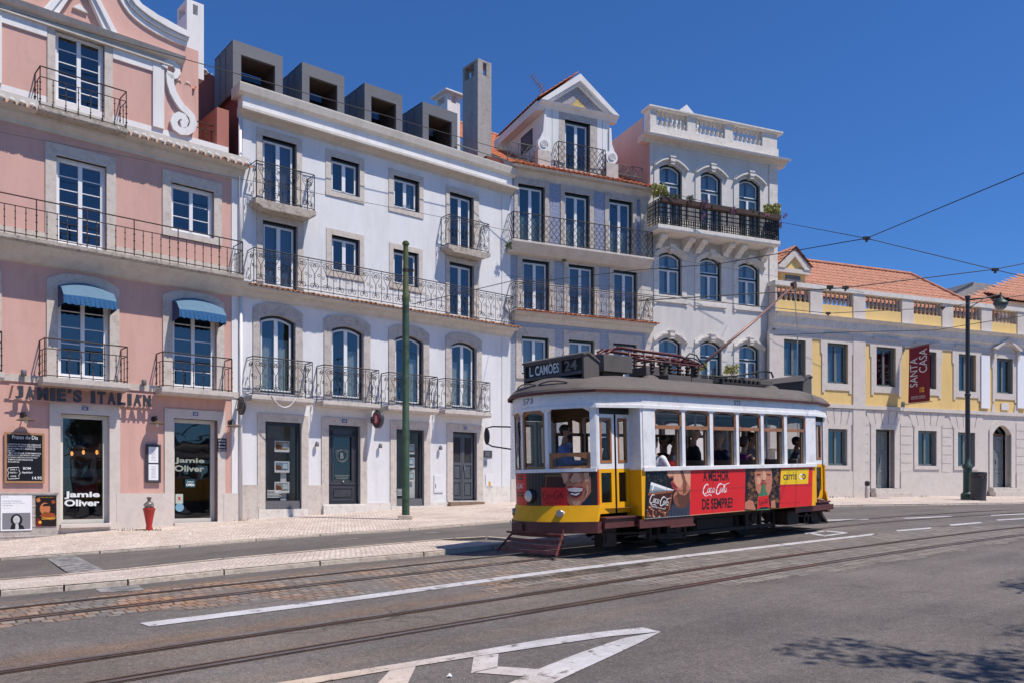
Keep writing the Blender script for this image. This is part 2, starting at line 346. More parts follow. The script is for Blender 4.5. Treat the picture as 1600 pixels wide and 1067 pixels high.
mat('slabstone', (.43, .375, .32), .9, var=.2, sc=5, bump=.6, bsc=18, stain=(.10, .085, .065))
mat('cornice', (.59, .545, .49), .85, var=.08, sc=3, bump=.15, stain=(.50, .46, .40), streak=True)
mat('rooftile', (.50, .155, .065), .85, var=.3, sc=6, bump=.3, bsc=30, col2=(.28, .10, .055))
mat('rooftilepale', (.44, .20, .125), .85, var=.3, sc=5, bump=.3, bsc=30, col2=(.27, .115, .075))
mat('lime', (.66, .63, .58), .9, var=.15, sc=8)
mat('oldtile', (.46, .22, .10), .9, var=.3, sc=7, stain=(.35, .32, .28), col2=(.25, .13, .07))
mat('iron', (.03, .024, .021), .6, var=.3, sc=12, metal=.2, stain=(.12, .06, .035))
mat('irongrey', (.045, .043, .043), .6, var=.2, sc=12, metal=.2)
mat('zinc', (.135, .135, .145), .55, var=.06, sc=1.5, metal=.15)
mat('zincin', (.055, .035, .03), .8, var=.2, sc=3)
mat('whiteframe', (.78, .78, .79), .4, var=.02)
mat('creamframe', (.70, .66, .58), .5, var=.05)
mat('darkframe', (.022, .026, .032), .4, var=.1)
mat('greenframe', (.012, .03, .03), .4, var=.1)
mat('greyframe', (.16, .175, .17), .5, var=.08)
mat('doordark', (.045, .045, .055), .4, var=.15)
mat('doorgrey', (.20, .22, .22), .55, var=.1)
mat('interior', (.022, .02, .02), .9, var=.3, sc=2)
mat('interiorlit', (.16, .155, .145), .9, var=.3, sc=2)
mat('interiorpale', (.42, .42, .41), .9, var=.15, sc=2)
mat('curtain', (.50, .56, .55), .9, var=.1, sc=3)
mat('curtaingreen', (.26, .36, .34), .9, var=.1, sc=3)
mat('curtaingrey', (.13, .13, .15), .9, var=.1, sc=3)
mat('azulejoplain', (.30, .34, .50), .35, var=.1)
mat('concrete', (.36, .34, .33), .85, var=.12, sc=2.5, bump=.2, stain=(.25, .23, .22), streak=True)
glassmat('glass', (.60, .62, .62), .15); glassmat('glassdark', (.36, .38, .40), .10); glassmat('tramglass', (.74, .75, .74), .03)
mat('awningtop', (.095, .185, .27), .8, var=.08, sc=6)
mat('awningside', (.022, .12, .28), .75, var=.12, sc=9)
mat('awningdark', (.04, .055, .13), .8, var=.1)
mat('polegreen', (.085, .115, .035), .55, var=.3, sc=4, stain=(.10, .055, .03), bump=.2)
mat('poledark', (.02, .055, .045), .5, var=.3, sc=4, stain=(.07, .075, .07))
mat('blackiron', (.025, .025, .027), .45, var=.2, sc=5)
mat('hydrantred', (.42, .025, .02), .45, var=.15, sc=10)
mat('steel', (.42, .40, .39), .35, metal=.9, var=.15, sc=20)
mat('railtop', (.34, .31, .30), .3, metal=.85, var=.2, sc=14)
mat('railrust', (.085, .05, .035), .7, var=.3, sc=10)
mat('leafy', (.11, .14, .025), .6, var=.35, sc=9, col2=(.05, .08, .015))
mat('leafgreen', (.045, .085, .018), .6, var=.35, sc=9)
mat('leafyellow', (.34, .33, .085), .6, var=.35, sc=9, col2=(.13, .17, .035))
mat('petals', (.28, .14, .22), .7, var=.3, sc=20)
mat('bark', (.12, .09, .065), .9, var=.3, sc=6, bump=.6, bsc=12)
def tile_azulejo(name, ca, cb, sc):
    m = bpy.data.materials.new(name); m.use_nodes = True; t = m.node_tree; p = t.nodes['Principled BSDF']; p.inputs['Roughness'].default_value = .3
    tc = nn(t, 'ShaderNodeTexCoord'); mp = nn(t, 'ShaderNodeMapping'); mp.inputs['Rotation'].default_value = (pi/2, 0, 0); t.links.new(tc.outputs['Object'], mp.inputs[0])
    ch = nn(t, 'ShaderNodeTexVoronoi', feature='F1', distance='CHEBYCHEV', voronoi_dimensions='2D'); ch.inputs['Scale'].default_value = sc; ch.inputs['Randomness'].default_value = .0
    no = nn(t, 'ShaderNodeTexNoise'); no.inputs['Scale'].default_value = sc*2.2; no.inputs['Detail'].default_value = 4
    sy = nn(t, 'ShaderNodeTexWave', wave_type='RINGS'); sy.inputs['Scale'].default_value = sc*.9; sy.inputs['Distortion'].default_value = 6; sy.inputs['Detail'].default_value = 2; sy.inputs['Detail Scale'].default_value = 2
    t.links.new(mp.outputs[0], ch.inputs['Vector']); t.links.new(mp.outputs[0], no.inputs['Vector']); t.links.new(mp.outputs[0], sy.inputs['Vector'])
    a = nn(t, 'ShaderNodeMath', operation='MULTIPLY'); t.links.new(ch.outputs['Distance'], a.inputs[0]); a.inputs[1].default_value = .55
    b = nn(t, 'ShaderNodeMath', operation='ADD'); t.links.new(a.outputs[0], b.inputs[0]); t.links.new(no.outputs['Fac'], b.inputs[1])
    d = nn(t, 'ShaderNodeMath', operation='MULTIPLY_ADD'); t.links.new(sy.outputs['Fac'], d.inputs[0]); d.inputs[1].default_value = .55; t.links.new(b.outputs[0], d.inputs[2])
    r = nn(t, 'ShaderNodeValToRGB'); e = r.color_ramp.elements; e[0].position = .62; e[0].color = (*ca, 1); e[1].position = 1.02; e[1].color = (*cb, 1)
    t.links.new(d.outputs[0], r.inputs[0]); t.links.new(r.outputs[0], p.inputs['Base Color']); MATS[name] = m
tile_azulejo('azulejo', (.10, .13, .27), (.34, .36, .44), 7.)
tile_azulejo('azulejopale', (.16, .18, .27), (.42, .42, .44), 9.)

# ------------------------------------------------------------------ the ground
def sheet(name, A, B, nz, matn, lift=0., h=None, kind='structure', n=8):
    """strip between polylines A and B (same length) subdivided across, laid on the ground"""
    mb = MB(); k = len(A); vs = []
    for i in range(k):
        for j in range(n+1):
            t = j/n; x = A[i][0]+(B[i][0]-A[i][0])*t; y = A[i][1]+(B[i][1]-A[i][1])*t
            vs.append((x, y, (h(i, t) if h else GZ(x, y)+lift)))
    fs = [(i*(n+1)+j, (i+1)*(n+1)+j, (i+1)*(n+1)+j+1, i*(n+1)+j+1) for i in range(k-1) for j in range(n)]
    mb.add(vs, fs); o = mb.build(name, M_[matn], smooth=True)
    for p in o.data.polygons:
        if p.normal.z < 0: o.data.flip_normals(); break
    return tag(o, kind=kind)
def resample(P, step):
    out = []; 
    for a, b in zip(P, P[1:]):
        d = sqrt((b[0]-a[0])**2+(b[1]-a[1])**2); m = max(1, int(d/step))
        for i in range(m): t = i/m; out.append(tuple(a[q]+(b[q]-a[q])*t for q in range(len(a))))
    out.append(tuple(P[-1])); return out
def road():
    ss = [-60, -40, -25, -15]+[-10+.5*i for i in range(130)]+[60, 75, 100, 150, 220]
    ps = [-160, -80, -40, -20, -10, -5]+[-2+.5*i for i in range(72)]+[40, 60, 120, 200]
    mb = MB(); vs = []
    for s in ss:
        for p in ps:
            x, y = unsp(s, p); vs.append((x, y, GZ(x, y)))
    n = len(ps); mb.add(vs, [(i*n+j, (i+1)*n+j, (i+1)*n+j+1, i*n+j+1) for i in range(len(ss)-1) for j in range(n-1)])
    o = mb.build('road', M_['asphalt'], smooth=True); o.data.flip_normals() if o.data.polygons[0].normal.z < 0 else None
    tag(o, kind='structure')
road()

# ------------------------------------------------------------------ facade frames
class Fac:
    def __init__(s, ox, oy, dx, dy):
        l = sqrt(dx*dx+dy*dy); s.ox, s.oy, s.dx, s.dy = ox, oy, dx/l, dy/l; s.rz = atan2(s.dy, s.dx)
    def P(s, px, py, w=0.):
        """photo pixel -> (u, z) on the plane w metres in front of the wall"""
        kx = (px-CX)/FP; ox = s.ox+s.dy*w; oy = s.oy-s.dx*w
        # ox+u*dx = kx*t ; oy+u*dy = t
        u = (kx*oy-ox)/(s.dx-kx*s.dy); t = oy+u*s.dy
        return u, EYE+(HY-py)*t/FP
    def xy(s, u, w=0.): return s.ox+s.dx*u+s.dy*w, s.oy+s.dy*u-s.dx*w
    @staticmethod
    def vp(ox, oy, vpx): return Fac(ox, oy, vpx-CX, FP)
FB = Fac.vp(-7.67, 23.84, 2395)
uB, _ = FB.P(797, 700); bx, by = FB.xy(uB)
FC = Fac.vp(bx, by, 3650)
uC, _ = FC.P(1016, 400); cx_, cy_ = FC.xy(uC)
FD = Fac.vp(cx_, cy_, 3900)
uD, _ = FD.P(1202, 400); dx_, dy_ = FD.xy(uD, .35)
FE = Fac.vp(dx_, dy_, 4080)
FA = Fac.vp(FB.ox, FB.oy, 2265)
BASE = [(f, px, py) for f, px, py in ((FA, -160, 862), (FA, 0, 843), (FA, 96, 833), (FA, 220, 824), (FA, 377, 812), (FB, 480, 804.5), (FB, 640, 793.5), (FB, 790, 784), (FC, 1010, 779.5), (FD, 1190, 777), (FE, 1294, 776), (FE, 1541, 774), (FE, 1720, 773), (FE, 2100, 772))]
base3 = []
for f, px, py in BASE:
    u, z = f.P(px, py); x, y = f.xy(u, -.06); base3.append((x, y, z))
x0, y0, z0 = base3[0]; u = FA.P(-160, 800)[0]; x, y = FA.xy(u-30, -.06); base3.insert(0, (x, y, z0-1.6))
KERBPX = [(0, 871), (156, 860), (281, 851), (400, 841), (500, 833.5), (640, 825), (797, 812), (1000, 801), (1294, 789), (1450, 786.5), (1600, 784), (1760, 782.6)]
KH = .055
kerb3 = [bp(x, y, KH) for x, y in KERBPX]
a, b = kerb3[1], kerb3[0]; kerb3.insert(0, (b[0]+(b[0]-a[0])*1.6, b[1]+(b[1]-a[1])*1.6, 0)); kerb3.insert(0, (kerb3[0][0]-22, kerb3[0][1]-19, 0))
a, b = kerb3[-2], kerb3[-1]; kerb3.append((b[0]+14, b[1]+5, 0))
kerb3 = [(x, y, GZ(x, y)+KH) for x, y, z in kerb3]
KR = resample(kerb3, .5); KR = [(x, y, GZ(x, y)+KH) for x, y, z in KR]
BR = resample(base3, .5)
def param(P):
    d = [0]
    for a, b in zip(P, P[1:]): d.append(d[-1]+sqrt((b[0]-a[0])**2+(b[1]-a[1])**2))
    return d
# match every kerb station with the facade point straight across (projected along the street axis)
sB = [sp(x, y)[0] for x, y, z in base3]
def at_s(P, SS, s): return tuple(interp(s, SS, [q[i] for q in P]) for i in range(3))
SW_A = KR; SW_B = [at_s(base3, sB, sp(x, y)[0]) for x, y, z in KR]
def swz(x, y):
    """top of the pavement at a point"""
    s, p = sp(x, y); sk = [sp(q[0], q[1])[0] for q in KR]; k = at_s(KR, sk, s); f = at_s(base3, sB, s)
    pk, pf = sp(k[0], k[1])[1], sp(f[0], f[1])[1]; t = max(0, min(1, (p-pk)/max(.1, pf-pk))); return k[2]+(f[2]-k[2])*t
def bps(x, y):
    kx = (x-CX)/FP; ky = (y-HY)/FP; Z = 12.
    while Z < 80:
        if EYE-ky*Z < swz(kx*Z, Z): break
        Z += .05
    return kx*Z, Z, swz(kx*Z, Z)
sheet('pavement', SW_A, SW_B, 0, 'calcada', h=lambda i, t: SW_A[i][2]+(SW_B[i][2]-SW_A[i][2])*t)
def kerb(name, P, w=.16, hgt=.135, side=1, seg=1.1, jit=.012, seed=1):
    """a run of separate-looking kerb stones along P"""
    rnd = random.Random(seed); R = resample(P, seg); mb = MB()
    for a, b in zip(R, R[1:]):
        a = Vector(a); b = Vector(b); d = Vector((b.x-a.x, b.y-a.y, 0)); 
        if d.length < .05: continue
        d.normalize(); n = Vector((-d.y, d.x, 0))*side; a2 = a+d*.012; b2 = b-d*.012
        j = rnd.uniform(-jit, jit); e = .02
        prof = [(-.02+j, -hgt-.05), (-.005+j, -e), (e+j, .004+j*.4), (w, .006), (w, -hgt)]
        A = [a2+n*q+Vector((0, 0, z)) for q, z in prof]; B = [b2+n*q+Vector((0, 0, z)) for q, z in prof]
        m = len(prof); mb.add(A+B, [tuple(range(m)), tuple(range(2*m-1, m-1, -1))]+[(i, (i+1) % m, (i+1) % m+m, i+m) for i in range(m)])
    return tag(mb.build(name, M_['kerbstone']), kind='structure')
kerb('kerb', kerb3)
# median island between the side lane and the tram track
MF = [bp(x, y, .08) for x, y in ((0, 921), (100, 913), (200, 904.5), (350, 889), (500, 875), (662, 861.5), (770, 850.5), (793, 847))]
MBK = [bp(x, y, .03) for x, y in ((0, 906.6), (100, 899), (200, 890), (350, 874), (500, 860.6), (640, 848), (711, 842), (760, 839.5), (791, 842))]
def ext0(P, d): 
    a, b = P[1], P[0]; l = sqrt((b[0]-a[0])**2+(b[1]-a[1])**2); return [(b[0]+(b[0]-a[0])/l*d, b[1]+(b[1]-a[1])/l*d, 0)]+list(P)
MF = ext0(MF, 12); MBK = ext0(MBK, 12)
MF = [(x, y, GZ(x, y)+.08) for x, y, z in MF]; MBK = [(x, y, GZ(x, y)+.05) for x, y, z in MBK]
mfR = resample(MF, .5); sF = [sp(q[0], q[1])[0] for q in MBK]
mbR = [at_s(MBK, sF, sp(q[0], q[1])[0]) for q in mfR]
sheet('median_paving', mfR, mbR, 0, 'calcada', h=lambda i, t: (GZ(mfR[i][0], mfR[i][1])+.08)*(1-t)+(GZ(mbR[i][0], mbR[i][1])+.04)*t)
kerb('median_kerb', MF, w=.17, seg=1.3, seed=3, jit=.005); kerb('median_back_kerb', MBK, w=-.08, hgt=.05, side=-1, seg=1.2, seed=5)
# tracks
def cl(kind, off):
    C = ([(-30, 7.02), (0, 7.02), (12, 6.99), (14, 6.9), (17.3, 6.72), (20, 6.5), (24, 6.1), (29, 5.3), (35, 3.9), (45, .6)] if kind == 'N' else
         [(-30, 10.06), (0, 10.06), (13, 10.03), (16.5, 9.92), (20.3, 9.76), (23.7, 9.25), (26, 8.9), (30, 8.1), (36, 6.6), (46, 3.2)])
    R = []
    for i in range(-60, 93):
        s = i/2; R.append((s, interp(s, [c[0] for c in C], [c[1] for c in C])))
    sm = [sum(R[max(0, min(len(R)-1, i+j))][1] for j in range(-4, 5))/9 for i in range(len(R))]
    return [unsp(R[i][0], sm[i]+off) for i in range(len(R))]
for kind in 'NF':
    for sd in (-1, 1):
        mb = MB(); g = .465*sd; strips = ((0, .052, 0), (.052*1, .094, 1), (.094, .122, 0))
        for a, b, m in strips:   # running head, groove, guard lip towards the inside of the track
            A = cl(kind, g-sd*a); B = cl(kind, g-sd*b); lz = .006 if m else .011
            mb.strip([(x, y, GZ(x, y)+lz) for x, y in A], [(x, y, GZ(x, y)+lz) for x, y in B], {0: 0, 1: 1}[m] if a == 0 or m else 1)
        for (a, b) in ((-.022, 0), (.122, .14)):
            A = cl(kind, g-sd*a); B = cl(kind, g-sd*b); mb.strip([(x, y, GZ(x, y)+.0055) for x, y in A], [(x, y, GZ(x, y)+.0055) for x, y in B], 1)
        tag(mb.build('tram_rail', [M_['railtop'], M_['railrust']], smooth=True), kind='structure')
# stone setts round the tracks
def setts(name, S0, S1, lo, hi, seed):
    rnd = random.Random(seed); mb = MB(); vs = []; n = 8; k = int((S1-S0)/.12)
    jl = jh = 0
    for i in range(k+1):
        s = S0+(S1-S0)*i/k
        if i % 2 == 0: jl = rnd.choice((0, 0, .1, -.08)); jh = rnd.choice((0, 0, .12, -.08))
        a, b = lo(s)+jl, hi(s)+jh
        if b < a+.02: b = a+.02
        for j in range(n+1):
            x, y = unsp(s, a+(b-a)*j/n); vs.append((x, y, GZ(x, y)+.0025))
    mb.add(vs, [(i*(n+1)+j, (i+1)*(n+1)+j, (i+1)*(n+1)+j+1, i*(n+1)+j+1) for i in range(k) for j in range(n)])
    o = mb.build(name, M_['setts'], smooth=True)
    if o.data.polygons[0].normal.z < 0: o.data.flip_normals()
    return tag(o, kind='structure')
setts('track_setts', -9, 10.3, lambda s: interp(s, [-9, 2, 2.8, 5, 7, 8.8, 10.3], [9.25, 9.25, 9.1, 8.62, 8.2, 8.0, 8.4]), lambda s: interp(s, [-9, 9, 10.3], [10.78, 10.78, 9.0]), 4)
setts('track_setts', 6.2, 24, lambda s: interp(s, [6.2, 7.2, 9.0, 11, 15, 20, 24], [7.85, 7.75, 6.2, 6.05, 5.95, 5.8, 6.3]), lambda s: interp(s, [6.2, 7, 10, 16, 18.5, 21, 24], [7.9, 8.42, 8.42, 8.1, 8.15, 7.0, 6.3]), 9)
# painted markings
def poly_px(pts, lift=.006): return [bp(x, y, lift) for x, y in pts]
def marking(name, quads, lift=.007, m='paint'):
    """each quad: far edge polyline, near edge polyline (same count), in photo pixels, laid on the road"""
    mb = MB()
    for A, B in quads:
        a = resample([(*p, 0) for p in A], 30); 
        la = len(a); db = param([(*p, 0) for p in B]); da = param([(*p, 0) for p in A])
        fa = []; fb = []
        N = 14
        for i in range(N+1):
            t = i/N; fa.append(tuple(interp(t*da[-1], da, [p[q] for p in A]) for q in (0, 1))); fb.append(tuple(interp(t*db[-1], db, [p[q] for p in B]) for q in (0, 1)))
        mb.strip([bp(x, y, lift) for x, y in fa], [bp(x, y, lift) for x, y in fb])
    o = mb.build(name, M_[m], fix=False)
    for i, p in enumerate(o.data.polygons): 
        if p.normal.z < 0: o.data.flip_normals(); break
    return tag(o, kind='structure')
marking('lane_line', [([(218, 972.5), (500, 938), (640, 919.5), (760, 903.5), (870, 889), (1000, 874), (1180, 853.5), (1368, 832.3)], [(234, 978), (500, 944.5), (640, 925.5), (760, 908.5), (870, 893.5), (1000, 878), (1180, 857), (1362, 835.6)])])
marking('island_marking', [
    ([(426, 1067), (625, 1035.5), (737, 1017), (850, 997.5), (944, 985.3), (1005, 979.5)], [(476, 1069), (640, 1041), (745, 1024.5), (860, 1007), (950, 993.5), (1032, 986)]),
    ([(1032, 986), (974, 996), (900, 1021), (842, 1044), (788, 1070)], [(1032, 986.4), (1000, 1003), (955, 1024), (900, 1049), (852, 1072)]),
    ], .0075)
marking('island_marking', [([(740, 1025.2), (736, 1051)], [(779, 1020.4), (777, 1043)]), ([(737, 1049.5), (842, 1057.5)], [(777, 1040.4), (864, 1045.5)]), ([(612, 1043.5), (588, 1069)], [(650, 1039.5), (636, 1069)])], .0055)
marking('bay_marking', [([(1276, 811.6), (1357, 809.6)], [(1276, 813.6), (1357, 811)]), ([(1408, 808.4), (1486, 805.3)], [(1416, 809.8), (1490, 806.8)]), ([(1548, 804), (1620, 800.4)], [(1548, 805.2), (1620, 802)]),
    ([(1400, 827.6), (1455, 823)], [(1402, 829.6), (1455, 825)]), ([(1482, 818.7), (1530, 814.8)], [(1487, 820.7), (1536, 816.4)]), ([(1556, 811), (1625, 807.2)], [(1560, 812.4), (1625, 808.8)]),
    ([(1255, 831.6), (1292, 828)], [(1259, 833.4), (1292, 829.6)]), ([(1290, 828), (1326, 831)], [(1288, 829.6), (1322, 832.4)]), ([(1262, 832.4), (1284, 837)], [(1267, 831.6), (1292, 835.6)]), ([(1284, 836), (1322, 831)], [(1288, 837.4), (1324, 832.4)]),
    ([(1196, 821.5), (1256, 826.4)], [(1192, 822.8), (1256, 827.4)])])
marking('crossing_marking', [([(71, 870.3), (116, 866.4)], [(109, 896.2), (163, 890.2)]), ([(147, 918), (216, 913.2)], [(158, 925), (226, 921)])], .0045, 'paintworn')
marking('faded_marking', [([(665, 831.6), (687, 829.8)], [(663, 833), (687, 831)]), ([(529, 842), (560, 839)], [(527, 843.6), (560, 840.4)]), ([(870, 838), (905, 835.5)], [(872, 842), (905, 839)]), ([(800, 842), (850, 838)], [(806, 846), (856, 842)])], .0045, 'paintworn')

# ------------------------------------------------------------------ building kit
def arch_pts(u0, u1, z, h, n=10):
    """points of a segmental arch springing at z, rising h"""
    return [(u0+(u1-u0)*i/n, z+h*(1-(2*i/n-1)**2)) for i in range(n+1)]
class Bld:
    def __init__(s, f, name, label, upx, cat='building', zbase=None):
        s.f = f; s.u00, zb = f.P(*upx); x, y = f.xy(s.u00)
        s.root = empty(name, (f.ox, f.oy, 0), label, cat, f.rz); s.holes = []
        s.first = True
    def u(s, px, py=500, w=0.): return s.f.P(px, py, w)[0]
    def z(s, px, py, w=0.): return s.f.P(px, py, w)[1]
    def wall(s, u0, u1, zb, zt, m, name='wall', y=0., thick=.28):
        mb = MB(); H = [h for h in s.holes]
        us = sorted(set([u0, u1]+[q for h in H for q in h[:2] if u0 < q < u1])); zs = sorted(set([zb, zt]+[q for h in H for q in h[2:4] if zb < q < zt]))
        for a, b in zip(us, us[1:]):
            for c, d in zip(zs, zs[1:]):
                mu, mz = (a+b)/2, (c+d)/2
                if any(h[0] < mu < h[1] and h[2] < mz < h[3] for h in H): continue
                mb.add([(a, y, c), (b, y, c), (b, y, d), (a, y, d)], [(0, 1, 2, 3)])
        for h in H:
            a, b, c, d = h[:4]
            if a >= u0-.01 and b <= u1+.01 and d <= zt+.01:
                t = y+thick
                for q in (((a, y, c), (a, t, c), (a, t, d), (a, y, d)), ((b, y, c), (b, y, d), (b, t, d), (b, t, c)), ((a, y, d), (a, t, d), (b, t, d), (b, y, d)), ((a, y, c), (b, y, c), (b, t, c), (a, t, c))): mb.add(q, [(0, 1, 2, 3)])
        # side and top closing walls
        for q in (((u0, y, zb), (u0, y+9, zb), (u0, y+9, zt), (u0, y, zt)), ((u1, y, zb), (u1, y, zt), (u1, y+9, zt), (u1, y+9, zb)), ((u0, y, zt), (u1, y, zt), (u1, y+9, zt), (u0, y+9, zt)), ((u0, y+9, zb), (u1, y+9, zb), (u1, y+9, zt), (u0, y+9, zt))): mb.add(q, [(0, 1, 2, 3)])
        return mb.build(name, M_[m], s.root)
    def win(s, xl, xr, yt, yb, sur=None, st='B', rows=0, arch=0., cur=None, sill=True, smat='stonetrim', sd=.035, gl='glass', name='window', curh=1., transom=0, hood=False, open_=False, recess=.10):
        f = s.f; u0, z1 = f.P(xl, yt); u1, _ = f.P(xr, yt); _, z0 = f.P(xl, yb)
        s.holes.append((u0, u1, z0, z1)); w = u1-u0; zs = z1-arch; uc = (u0+u1)/2
        top = lambda u, o=0.: (zs-o)+arch*(1-min(1, ((u-uc)/(w/2-o*.5))**2)) if arch else z1-o
        mo, mi = {'A': ('whiteframe', 'whiteframe'), 'B': ('darkframe', 'whiteframe'), 'D': ('greenframe', 'whiteframe'), 'E': ('greyframe', 'greyframe'), 'K': ('darkframe', 'darkframe'), 'C': ('creamframe', 'creamframe')}[st]
        F = MB(); to, ti = {'A': (.06, .045), 'B': (.07, .055), 'D': (.075, .055), 'E': (.05, .05), 'K': (.06, .04), 'C': (.10, .06)}[st]
        y0 = recess
        def hbar(z, a, b, t, y, d, m): F.box(a, b, y, y+d, z, z+t, m)
        def frame(a, b, zb, t, y, d, m, o, toparch=True):
            F.box(a, a+t, y, y+d, zb, top(a+t*.5, o) if toparch else None, m); F.box(b-t, b, y, y+d, zb, top(b-t*.5, o), m); F.box(a+t, b-t, y+.001, y+d-.001, zb, zb+t, m)
            N = 8 if arch else 1; us = [a+(b-a)*i/N for i in range(N+1)]
            A1 = [(q, top(q, o)) for q in us]; B1 = [(q, top(q, o)-t) for q in reversed(us)]
            F.ext(A1+B1, y-.001, y+d+.001, m)
        frame(u0, u1, z0, to, y0, .10, 0, 0.)
        a, b = u0+to, u1-to; zl = z0+to*.8
        o = to
        zt_all = None
        if transom:
            tz = z0+(z1-z0)*transom; F.box(a, b, y0+.01, y0+.10, tz, tz+.07, 0); frame(a, b, tz+.07, ti*.8, y0+.03, .05, 1, o)
            F.box(a, b, y0+.028, y0+.078, tz-ti, tz, 1); F.box(a, a+ti, y0+.03, y0+.08, zl, tz-ti, 1); F.box(b-ti, b, y0+.03, y0+.08, zl, tz-ti, 1); F.box(a+ti, b-ti, y0+.031, y0+.079, zl, zl+ti, 1)
            F.box(uc-ti*.9, uc+ti*.9, y0+.02, y0+.085, zl+ti, tz-ti, 1); ztop = tz-ti
        else:
            if st != 'C': frame(a, b, zl, ti, y0+.03, .05, 1, o); F.box(uc-ti*1.05, uc+ti*1.05, y0+.02, y0+.085, zl+ti, top(uc, o)-ti*.9, 1)
            ztop = z1-o-ti
        if st == 'A':
            zb2 = zl+ti; 
            for k in range(1, rows):
                z = zb2+(ztop-zb2)*k/rows
                for p, q in ((a+ti, uc-ti*1.05), (uc+ti*1.05, b-ti)): F.box(p, q, y0+.045, y0+.07, z-.011, z+.011, 1)
            F.box(a+.002, b-.002, y0+.035, y0+.075, zl+.001, zl+ti*2, 1)
        fr = F.build(name, [M_[mo], M_[mi]], s.root)
        # glass
        G = MB(); N = 10 if arch else 1; us = [a+(b-a)*i/N for i in range(N+1)]
        G.add([(a, y0+.06, zl)]+[(b, y0+.06, zl)]+[(q, y0+.06, top(q, o)) for q in reversed(us)], [tuple(range(N+3))]); G.build('pane', M_[gl], fr)
        # room behind
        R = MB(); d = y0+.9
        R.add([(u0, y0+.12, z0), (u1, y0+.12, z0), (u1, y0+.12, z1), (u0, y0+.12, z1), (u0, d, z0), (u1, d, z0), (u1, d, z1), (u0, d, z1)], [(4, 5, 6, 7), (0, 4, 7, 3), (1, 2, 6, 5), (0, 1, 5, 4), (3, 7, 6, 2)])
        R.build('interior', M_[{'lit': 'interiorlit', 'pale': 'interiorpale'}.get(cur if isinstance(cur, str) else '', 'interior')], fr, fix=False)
        if cur and not isinstance(cur, str):
            mt, parts = cur; C = MB()
            for (p, q) in parts:
                ua, ub = a+(b-a)*p, a+(b-a)*q; n = max(4, int((ub-ua)/.035)); A1 = []; B1 = []
                for i in range(n+1):
                    t = ua+(ub-ua)*i/n; yy = y0+.17+.018*sin(t*63)+.01*sin(t*29); A1.append((t, yy, z0+.03)); B1.append((t, yy, z0+(z1-z0)*curh*.985))
                C.strip(A1, B1)
            C.build('curtain', M_[mt], fr, smooth=True)
        # stone surround
        if sur:
            oxl, oxr, oyt = sur[:3]; U0 = f.P(oxl, oyt)[0]; U1 = f.P(oxr, oyt)[0]; Z1 = f.P((oxl+oxr)/2, sur[3] if len(sur) > 3 else oyt+(oxr-oxl)*.5*0)[1] if len(sur) > 3 else z1+(u0-U0+U1-u1)/2*1.05
            zo = z0-(.16 if sill else 0); N = 10 if arch else 1; S = MB()
            ins = [(u0+w*i/N, top(u0+w*i/N)) for i in range(N+1)]
            if arch: hz = Z1-z1; out = [(U0+(U1-U0)*i/N, min(Z1, (zs+hz*.85)+(Z1-zs-hz*.85)*(1-abs(2*i/N-1)**3)*1.0)) for i in range(N+1)]
            else: out = [(U0, Z1), (U1, Z1)]
            S.ext([(U0, z0)]+[(U0, out[0][1])]+[(u0, ins[0][1]), (u0, z0)], -sd, .2); S.ext([(U1, z0), (u1, z0), (u1, ins[-1][1]), (U1, out[-1][1])], -sd, .2)
            for i in range(N): S.ext([out[i], out[i+1], ins[i+1], ins[i]], -sd, .2)
            if sill: S.box(U0-.0, U1+.0, -sd-.012, .2, zo, z0)
            S.build('surround', M_[smat], fr)
        if hood: s.hood(u0, u1, zs, z1, fr)
        return fr, (u0, u1, z0, z1)
    def hood(s, u0, u1, zs, z1, par):
        S = MB(); U0, U1 = u0-.24, u1+.24; N = 12; zo = z1+.20; h = .34
        A = [(U0+(U1-U0)*i/N, zo-h+h*(1-(2*i/N-1)**2)) for i in range(N+1)]
        for i in range(N): S.ext([A[i], A[i+1], (A[i+1][0], A[i+1][1]-.07), (A[i][0], A[i][1]-.07)], -.15, .01); S.ext([(A[i][0], A[i][1]-.07), (A[i+1][0], A[i+1][1]-.07), (A[i+1][0], A[i+1][1]-.12), (A[i][0], A[i][1]-.12)], -.09, .01)
        uc = (u0+u1)/2; S.ext([(uc-.11, zo+.03), (uc+.11, zo+.03), (uc+.085, z1-.07), (uc-.085, z1-.07)], -.2, .01, 0); S.box(uc-.13, uc+.13, -.22, .0, zo+.0, zo+.055); S.box(uc-.10, uc+.10, -.225, .0, zo-.17, zo-.13)
        S.build('hood_mould', M_['stonepale'], par)
